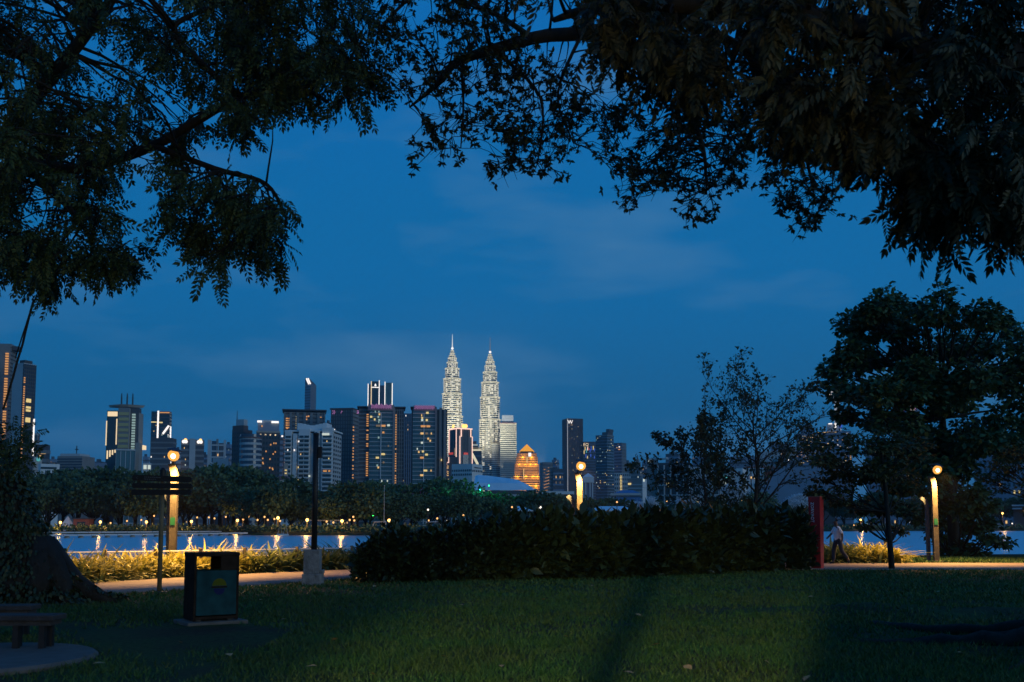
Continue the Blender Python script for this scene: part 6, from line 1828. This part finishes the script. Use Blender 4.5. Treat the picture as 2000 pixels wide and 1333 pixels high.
clump_tree('side_park_tree', 'small tree with yellow-green lamp-lit leaves at the path beyond the lamp', (p.x, 43, 0), [(p.x, 43, -.1), (p.x - .1, 43, 1.4), (p.x - .3, 43, 2.6), (p.x - .5, 43, 4.2)], clumps_from(L, 12, .8), leaf(.3, .05, .2), M['leaf_olive'], (.11, .2), 420, 13, trunk_r=.14)

# sparse trees: a central leader with fanning branches
def sparse_tree(label, base, h, width, seed, m, lsz, nleaf, nb, low, lean=0.0, up=.55):
    rg = np.random.default_rng(seed)
    r = empty('sparse_tree', base); tag(r, label, 'tree')
    mb = MB(); tips = []
    r0 = h * .017
    lead = [Vector((lean * h * t_ + rg.normal() * .06, rg.normal() * .06, -.1 + h * t_)) for t_ in [i / 8 for i in range(8)]]
    mb.tube(lead, [r0 * (1 - .11 * i) for i in range(8)], 8)
    def twig(p, d_, L_, rad, lev):
        n_ = 5
        pts = [p]; dd = Vector(d_).normalized()
        for i in range(n_):
            dd = (dd + Vector(rg.normal(size=3)) * .16 + Vector((0, 0, .05))).normalized()
            pts.append(pts[-1] + dd * L_ / n_)
        mb.tube(pts, [max(.004, rad * (1 - .15 * i)) for i in range(n_ + 1)], 6 if lev == 0 else 4)
        if lev >= 1:
            for q in pts[2:]: tips.append((q, dd))
        if lev == 2:
            return
        for i in range(1, n_ + 1):
            for _ in range(2 if lev == 0 else 1 + (rg.uniform() < .5)):
                if rg.uniform() < .15: continue
                sd = Vector(rg.normal(size=3)); sd = (sd - dd * sd.dot(dd)).normalized()
                twig(pts[i], dd * .75 + sd * .75 + Vector((0, 0, .15)), L_ * rg.uniform(.3, .5) * (1.15 - .12 * i), rad * .45, lev + 1)
    for i in range(nb):
        t_ = low + (1 - low) * (i / (nb - 1)) ** 1.1 * .97
        f = t_ * 7; j = min(6, int(f)); p = lead[j].lerp(lead[j + 1], f - j)
        a = i * 2.4 + rg.uniform(-.4, .4)
        k = math.sin(PI * (.30 + .62 * (t_ - low) / (1 - low)))
        L_ = width * (.42 + .55 * k) * rg.uniform(.85, 1.1)
        twig(p, (math.cos(a), math.sin(a), up + .9 * (t_ - low)), L_, r0 * .42 * (1.1 - .6 * t_), 0)
    mb.build('trunk', M['bark_thin'], r)
    P = []; D = []
    for q, d_ in tips:
        for _ in range(nleaf if rg.uniform() < .8 else 0):
            P.append(np.array(q) + rg.normal(size=3) * .07); D.append(np.array(d_) * .5 + rg.normal(size=3) * .6 - np.array([0, 0, .3]))
    V, T = scatter(leaf(.26, .05, .2), np.array(P), frames(np.array(D), rg.normal(size=len(P))), rg.uniform(lsz[0], lsz[1], len(P)))
    mobj('crown', tri_mesh('crown', V, T), m, r)
    return r
p = at(1478, 1000, 47.0); sparse_tree('open-branched sparse tree with one straight dark trunk behind the hedge', (p.x, 47, -.2), 8.0, 4.9, 14, M['leaf_mid'], (.11, .22), 1, 17, .34, -.01, .42)
p = at(1385, 1000, 46.0); sparse_tree('smaller leafy leaning tree beside the sparse tree behind hedge', (p.x, 46, -.2), 5.9, 3.2, 23, M['leaf_mid'], (.12, .23), 2, 12, .34, -.06, .5)

# ================================================================ OVERHANGING TREES
def canopy(name, label, base, limbs, regions, proto, leaf_m, lsz, seed, nspray, twig=.012, extra_parts=None, down=.55, cl_r=(.28, .55), bark='bark', outward=.9, nwood=5):
    """limbs: world-space polylines with radii; regions: (polygon in the photograph, distance range, number of clumps)"""
    rg = np.random.default_rng(seed)
    r = empty(name, base); tag(r, label, 'tree')
    bv = Vector(base)
    mb = MB(); nodes = []
    for pts, rad in limbs:
        # smooth the polyline
        q = []
        for i in range(len(pts) - 1):
            p0 = pts[max(i - 1, 0)]; p1 = pts[i]; p2 = pts[i + 1]; p3 = pts[min(i + 2, len(pts) - 1)]
            for k in range(6):
                u = k / 6
                q.append(.5 * (2 * p1 + (p2 - p0) * u + (2 * p0 - 5 * p1 + 4 * p2 - p3) * u * u + (-p0 + 3 * p1 - 3 * p2 + p3) * u ** 3))
        q.append(pts[-1])
        n = len(q)
        rr = [rad[0] + (rad[1] - rad[0]) * i / (n - 1) for i in range(n)]
        mb.tube([a - bv for a in q], rr, 10 if rad[0] > .1 else 6)
        nodes += [(a, b_) for a, b_ in zip(q, rr)][2:]
    NP = np.array([tuple(a) for a, _ in nodes])
    cl = []
    for poly, d0_, d1_, n in regions:
        xs = [a for a, _ in poly]; ys = [b_ for _, b_ in poly]
        got = 0; guard = 0
        while got < n and guard < n * 60:
            guard += 1
            px = rg.uniform(min(xs), max(xs)); py = rg.uniform(min(ys), max(ys))
            if not in_poly(px, py, poly): continue
            cl.append(at(px, py, rg.uniform(d0_, d1_))); got += 1
    P = []; D = []
    for c in cl:
        i = int(np.argmin(np.linalg.norm(NP - np.array(c), axis=1) + .4 * (NP[:, 2] < c.z - .3)))
        st = nodes[i][0]
        L_ = (c - st).length
        pts = wobble(st, c, 5, .09, rg, .08)
        r0 = min(nodes[i][1] * .6, .012 + .010 * L_)
        mb.tube([a - bv for a in pts], [max(.005, r0 * (1 - .75 * k / 5)) for k in range(6)], 5)
        cr = rg.uniform(*cl_r)
        bd = np.array((pts[-1] - pts[-2]).normalized())
        ends = []
        for k in range(nwood):
            e = rand_dirs(1, rg)[0] * .8 + bd * .7 - np.array([0, 0, down * .5])
            en = np.array(c) + norm(e) * cr * rg.uniform(.6, 1.15)
            ends.append(en)
            st2 = pts[-1] if k % 2 else pts[-2]
            mb.tube([a - bv for a in wobble(st2, Vector(en), 3, .10, rg)], [twig, twig * .8, twig * .6, twig * .35], 4)
        for _ in range(int(nspray * (cr / cl_r[1]) ** 1.6)):
            k = rg.integers(0, len(ends)); t_ = rg.uniform(.25, 1.05)
            pos = np.array(c) * (1 - t_) + ends[k] * t_ + rg.normal(size=3) * .05
            dr = norm(ends[k] - np.array(c)) * outward + rg.normal(size=3) * .6 - np.array([0, 0, down])
            P.append(pos); D.append(dr)
    P = np.array(P); D = np.array(D)
    V, T = scatter(proto, P - np.array(bv), frames(D, rg.normal(size=len(P)) * .8), rg.uniform(lsz[0], lsz[1], len(P)))
    mobj('crown', tri_mesh('crown', V, T), leaf_m, r)
    mb.build('trunk', M[bark], r, smooth=True)
    return r

# ---- leaning creeper-clad tree
tb = on_ground(70, 1178)
d_ = tb.y
tr = [Vector((tb.x, d_, -.2)), at(55, 1120, d_), at(15, 1030, d_), at(-30, 930, d_), at(-90, 780, d_ - .3), at(-130, 600, d_ - .8), at(-120, 430, d_ - 1.4), at(-60, 300, d_ - 2)]
fork = tr[-2]
limbs = [(tr, (.62, .40)),
         ([fork, at(20, 330, 16.2), at(150, 330, 15.6), at(300, 285, 15.2), at(470, 190, 15), at(590, 178, 15), at(640, 200, 15)], (.12, .03)),
         ([at(300, 285, 15.2), at(420, 330, 14.8), at(520, 360, 14.6), at(560, 430, 14.6)], (.055, .018)),
         ([at(60, 330, 16), at(130, 400, 15.5), at(180, 480, 15.2), at(150, 540, 15)], (.06, .015)),
         ([fork, at(60, 200, 16), at(150, 90, 15.5), at(230, -20, 15), at(300, -160, 14.5)], (.15, .05)),
         ([at(470, 190, 15), at(400, 130, 15), at(340, 60, 14.8), at(400, 20, 14.8), at(560, -30, 14.6)], (.06, .03)),
         ([at(590, 178, 15), at(660, 120, 14.8), at(720, 150, 14.6), at(735, 210, 14.5)], (.04, .015)),
         ([fork, at(-200, 250, 16), at(-420, 100, 15.5), at(-700, 0, 15)], (.28, .08))]
DENSE = [(-60, -60), (420, -60), (400, 150), (420, 260), (300, 330), (250, 430), (60, 470), (-60, 470)]
regs = [(DENSE, 13, 18.5, 112),
        ([(380, -40), (740, -40), (735, 60), (700, 130), (560, 110), (420, 120)], 13, 17, 44),
        ([(420, 120), (690, 90), (735, 150), (720, 205), (650, 175), (560, 170), (520, 240), (470, 240), (420, 230)], 13.5, 16, 36),
        ([(330, 320), (420, 290), (470, 345), (540, 370), (560, 420), (545, 500), (520, 470), (440, 510), (420, 440), (340, 440), (300, 380)], 13.5, 16, 34),
        ([(70, 430), (250, 400), (235, 480), (225, 530), (160, 520), (90, 550), (80, 500)], 14, 16.5, 24),
        ([(-20, 420), (70, 420), (60, 480), (20, 520), (-20, 520)], 14, 16.5, 9),
        ([(-600, -120), (-60, -120), (-60, 300), (-400, 300)], 12, 18, 60),
        ([(-200, -420), (900, -420), (800, -60), (-200, -60)], 11, 17, 70)]
prng = np.random.default_rng(3)
fine = join([pinnate(6, .31, .17, 62, .3, leaf4(.22, .04, .1), prng)])
LT = canopy('leaning_tree', 'leaning dark tree with creeper-covered trunk and fine drooping leaves overhead', (tb.x, d_, 0), limbs, regs, fine, M['leaf_fine'], (.20, .40), 41, 33, down=.5)
# creeper leaves on the trunk and buttress flare
bv = Vector((tb.x, d_, 0))
mb = MB()
for a, L_, hh in ((0.1, 1.75, .75), (-.5, 1.2, .8), (-1.1, 1.0, .8), (-1.7, .9, .7), (-2.4, .8, .7), (3.0, .8, .7), (.8, 1.2, .6)):
    e = Vector((math.cos(a), math.sin(a), 0))
    mb.tube([e * .1 + Vector((0, 0, 1.5 * hh)), e * .42 + Vector((0, 0, .85 * hh)), e * .75 + Vector((0, 0, .35)), e * (L_ * .72) + Vector((0, 0, .10)), e * L_ + Vector((0, 0, -.08))], [.30, .32, .24, .15, .08], 8)
mb.build('buttress_roots', M['bark'], LT, smooth=True)
rg = np.random.default_rng(44)
P = []; D = []
for _ in range(7000):
    t_ = rg.uniform(0, 3.7); i = int(t_); f = t_ - i
    c = tr[i].lerp(tr[i + 1], f) - bv
    a = rg.uniform(0, 6.28); R_ = (.74 - .04 * t_) * rg.uniform(.95, 1.10) + .24 * max(0, 1.7 - t_) ** 1.3
    P.append((c.x + math.cos(a) * R_, c.y + math.sin(a) * R_, max(.05, c.z + rg.normal() * .05))); D.append((math.cos(a) * .6, math.sin(a) * .6, -.7 + rg.normal() * .4))
P = np.array(P)
V, T = scatter(leaf(.32, .05, .2), P, frames(np.array(D), rg.normal(size=len(P)) * .7), rg.uniform(.06, .13, len(P)))
Q = []; DQ = []
for a, L_, hh in ((0.1, 1.75, .75), (-.5, 1.2, .8), (-1.1, 1.0, .8), (-1.7, .9, .7), (-2.4, .8, .7), (3.0, .8, .7), (.8, 1.2, .6)):
    for _ in range(330):
        t_ = rg.uniform(.1, 1.0); e = Vector((math.cos(a), math.sin(a), 0)); s2 = rg.uniform(-1, 1)
        zz = (1 - t_) ** 1.6 * 1.35 * hh + .12
        Q.append((e.x * L_ * t_ - e.y * s2 * .32 * (1.1 - t_), e.y * L_ * t_ + e.x * s2 * .32 * (1.1 - t_), max(.03, zz * rg.uniform(.55, 1.12)))); DQ.append((e.x * .5 + rg.normal() * .4, e.y * .5 + rg.normal() * .4, -.4 + rg.normal() * .4))
V2, T2 = scatter(leaf(.32, .05, .2), np.array(Q), frames(np.array(DQ), rg.normal(size=len(Q)) * .7), rg.uniform(.07, .15, len(Q)))
V, T = join([(V, T), (V2, T2)])
mobj('creeper_leaves', tri_mesh('creeper_leaves', V, T), M['leaf_hedge'], LT)
mb = MB(); mb.tube([a - bv for a in wobble(at(66, 585, 16), at(6, 800, 16.6), 10, .03, rg)], [.02] * 11, 5); mb.tube([a - bv for a in wobble(at(72, 575, 16), at(30, 700, 16.4), 8, .03, rg)], [.012] * 9, 5)
mb.build('hanging_vine', M['bark_thin'], LT)
P = []; D = []
for (px, py, n_) in ((34, 842, 12), (48, 868, 14), (22, 885, 16), (40, 905, 12)):
    c = at(px, py, 17.6) - bv
    for _ in range(n_):
        P.append(np.array(c) + rg.normal(size=3) * .14); D.append(rg.normal(size=3) - np.array([0, 0, .5]))
V, T = scatter(fine, np.array(P), frames(np.array(D), rg.normal(size=len(P))), rg.uniform(.25, .4, len(P)))
mobj('side_shoots', tri_mesh('side_shoots', V, T), M['leaf_fine'], LT)

# ---- tree overhead with hanging whorled leaves, trunk behind the viewpoint
tb = Vector((-.33, -3.4, 0))
tr = [Vector((-.33, -3.4, -.2)), Vector((-.33, -3.4, 2)), Vector((.1, -3.2, 4.2)), Vector((.5, -2.6, 6.2))]
top = tr[-1]
limbs = [(tr, (.80, .52)),
         ([top, Vector((2.2, 3, 8.6)), Vector((3.4, 9, 10.2)), at(1260, 10, 15.5), at(1040, 75, 15.5), at(900, 118, 15.5), at(860, 160, 15.4), at(800, 210, 15.3)], (.22, .015)),
         ([at(1260, 10, 15.5), at(1330, 120, 15.4), at(1350, 215, 15.3), at(1375, 300, 15.2), at(1380, 380, 15.2)], (.10, .012)),
         ([at(1260, 10, 15.5), at(1490, 120, 15.2), at(1560, 260, 15), at(1590, 380, 15)], (.10, .012)),
         ([at(900, 118, 15.5), at(905, 200, 15.4), at(900, 290, 15.4)], (.03, .01)),
         ([at(960, 95, 15.5), at(1055, 190, 15.3), at(1050, 320, 15.2)], (.035, .01)),
         ([at(1150, 40, 15.5), at(1090, 180, 15.4), at(1120, 280, 15.3)], (.035, .01)),
         ([at(1040, 75, 15.5), at(950, 20, 15.4), at(820, -10, 15.4), at(740, 60, 15.3)], (.05, .02)),
         ([top, Vector((-3, -1, 8.5)), Vector((-6, 2, 9.8))], (.3, .08)), ([top, Vector((4, -5, 8.8)), Vector((7, -7, 10))], (.3, .08))]
regs = [([(740, -40), (1060, -40), (1050, 110), (960, 150), (800, 160), (745, 110)], 14.3, 16.8, 74),
        ([(770, 150), (1100, 120), (1170, 190), (1150, 260), (1130, 330), (1050, 350), (980, 345), (960, 270), (880, 320), (830, 290), (790, 210)], 14.6, 16.4, 92),
        ([(1180, 190), (1440, 190), (1470, 250), (1465, 330), (1420, 390), (1340, 395), (1310, 370), (1220, 390), (1190, 350), (1180, 270)], 14.6, 16.2, 92),
        ([(1500, 260), (1620, 280), (1670, 360), (1650, 395), (1590, 440), (1560, 420), (1530, 400), (1510, 340)], 14.5, 16, 36),
        ([(1040, -60), (1600, -60), (1500, 180), (1180, 180), (1060, 110)], 14, 17, 40),
        ([(700, -500), (1700, -500), (1600, -60), (740, -60)], 12, 16.5, 60)]
whorl = palmate(8, .22, np.random.default_rng(9))
canopy('overhead_tree', 'tall tree with whorls of small hanging leaves on bare twigs overhead', tb, limbs, regs, whorl, M['leaf_mid'], (.12, .20), 42, 11, twig=.008, down=.25, cl_r=(.22, .48), nwood=6)

# ---- tree with large drooping compound leaves, trunk just out of view
tb = Vector((8.6, 12.4, 0))
tr = [Vector((8.6, 12.4, -.2)), Vector((8.5, 12.2, 1.6)), Vector((8.2, 11.7, 3.6)), Vector((7.8, 11.2, 5.6))]
top = tr[-1]
limbs = [(tr, (.55, .36)),
         ([top, Vector((6.4, 10.6, 6.9)), at(1900, 130, 10.4), at(1700, 60, 10.4), at(1450, 20, 10.6), at(1200, 10, 10.8), at(1080, 40, 11)], (.26, .03)),
         ([at(1900, 130, 10.4), at(1800, 250, 10.2), at(1700, 320, 10.2), at(1600, 330, 10.2)], (.09, .015)),
         ([top, Vector((6.3, 10.9, 6.0)), at(1950, 330, 10.2), at(1880, 430, 10.2), at(1850, 500, 10.2)], (.13, .015)),
         ([at(1450, 20, 10.6), at(1430, 120, 10.6), at(1400, 190, 10.6)], (.04, .012)),
         ([at(1200, 10, 10.8), at(1190, 90, 10.8), at(1230, 170, 10.8)], (.03, .01)),
         ([top, Vector((7.2, 11, 8)), Vector((6, 12, 9.4)), Vector((3, 12, 10))], (.25, .06)), ([top, Vector((10, 11, 8)), Vector((13, 10, 9.5))], (.25, .06))]
regs = [([(1140, -60), (2060, -60), (2060, 300), (1900, 300), (1750, 240), (1600, 130), (1470, 80), (1280, 40), (1120, 30)], 9.2, 13, 125),
        ([(1150, 0), (1240, 10), (1270, 70), (1200, 90), (1160, 50)], 9.8, 11.2, 8),
        ([(1220, 20), (1440, 60), (1490, 130), (1440, 150), (1320, 120), (1230, 90)], 9.8, 11.2, 22),
        ([(1470, 90), (1700, 190), (1660, 250), (1560, 240), (1490, 180)], 9.6, 11.2, 30),
        ([(1640, 190), (1840, 260), (1800, 350), (1730, 310), (1660, 260)], 9.6, 11, 24),
        ([(1780, 260), (2040, 280), (2040, 400), (1960, 410), (1890, 370), (1850, 410), (1790, 360)], 9.6, 11, 34),
        ([(1842, 400), (1866, 400), (1862, 470), (1848, 470)], 10, 10.5, 3),
        ([(1965, 400), (2040, 390), (2030, 440), (1975, 430)], 10, 10.6, 4),
        ([(1100, -480), (2400, -480), (2400, -60), (1050, -60)], 8.5, 13, 80)]
bigl = pinnate(7, .34, .2, 58, .35, leaf(.17, .05, .2), np.random.default_rng(15))
RT = canopy('drooping_tree', 'dark tree with large drooping compound leaves arching in from beyond the lawn roots', tb, limbs, regs, bigl, M['leaf_big'], (.18, .46), 43, 22, down=.6, cl_r=(.18, .46), nwood=5)
# its roots run over the lawn
rg = np.random.default_rng(46)
for a, L_, r0 in ((2.75, 4.2, .16), (3.05, 4.6, .18), (3.3, 3.6, .15), (2.45, 4.4, .14), (3.65, 3.0, .14), (2.15, 5.5, .13), (4.2, 2.4, .15), (1.2, 3, .15), (.2, 3, .15), (5.3, 2.6, .15)):
    pts = []
    n_ = 18
    x = y = 0.0; aa = a
    for i in range(n_ + 1):
        t_ = i / n_
        pts.append(Vector((x, y, .45 * (1 - t_) ** 3 + .10 - .13 * t_ + rg.normal() * .035 * (1 - t_) + ground_z(tb.x + x, tb.y + y))))
        aa += rg.normal() * .22
        x += math.cos(aa) * L_ / n_; y += math.sin(aa) * L_ / n_  # wander
    MB().tube(pts, [r0 * 1.15 * (1 - .7 * (i / n_)) * rg.uniform(.75, 1.3) for i in range(n_ + 1)], 9).build('root', M['bark'], RT, smooth=True)

# ================================================================ AIR
hz = bpy.data.materials.new('evening_haze')
hz.use_nodes = True
ht = hz.node_tree
for n in list(ht.nodes): ht.nodes.remove(n)
ho = ht.nodes.new('ShaderNodeOutputMaterial')
hv = ht.nodes.new('ShaderNodeVolumePrincipled')
hv.inputs['Color'].default_value = (0.90, 0.96, 1.0, 1)
hv.inputs['Density'].default_value = 0.00009
hv.inputs['Anisotropy'].default_value = 0.2
ht.links.new(hv.outputs[0], ho.inputs['Volume'])
tag(MB().box(-9500, 9500, -100, 9500, -3.0, 520).build('haze', hz), 'thin blue evening haze over park and city', kind='stuff')
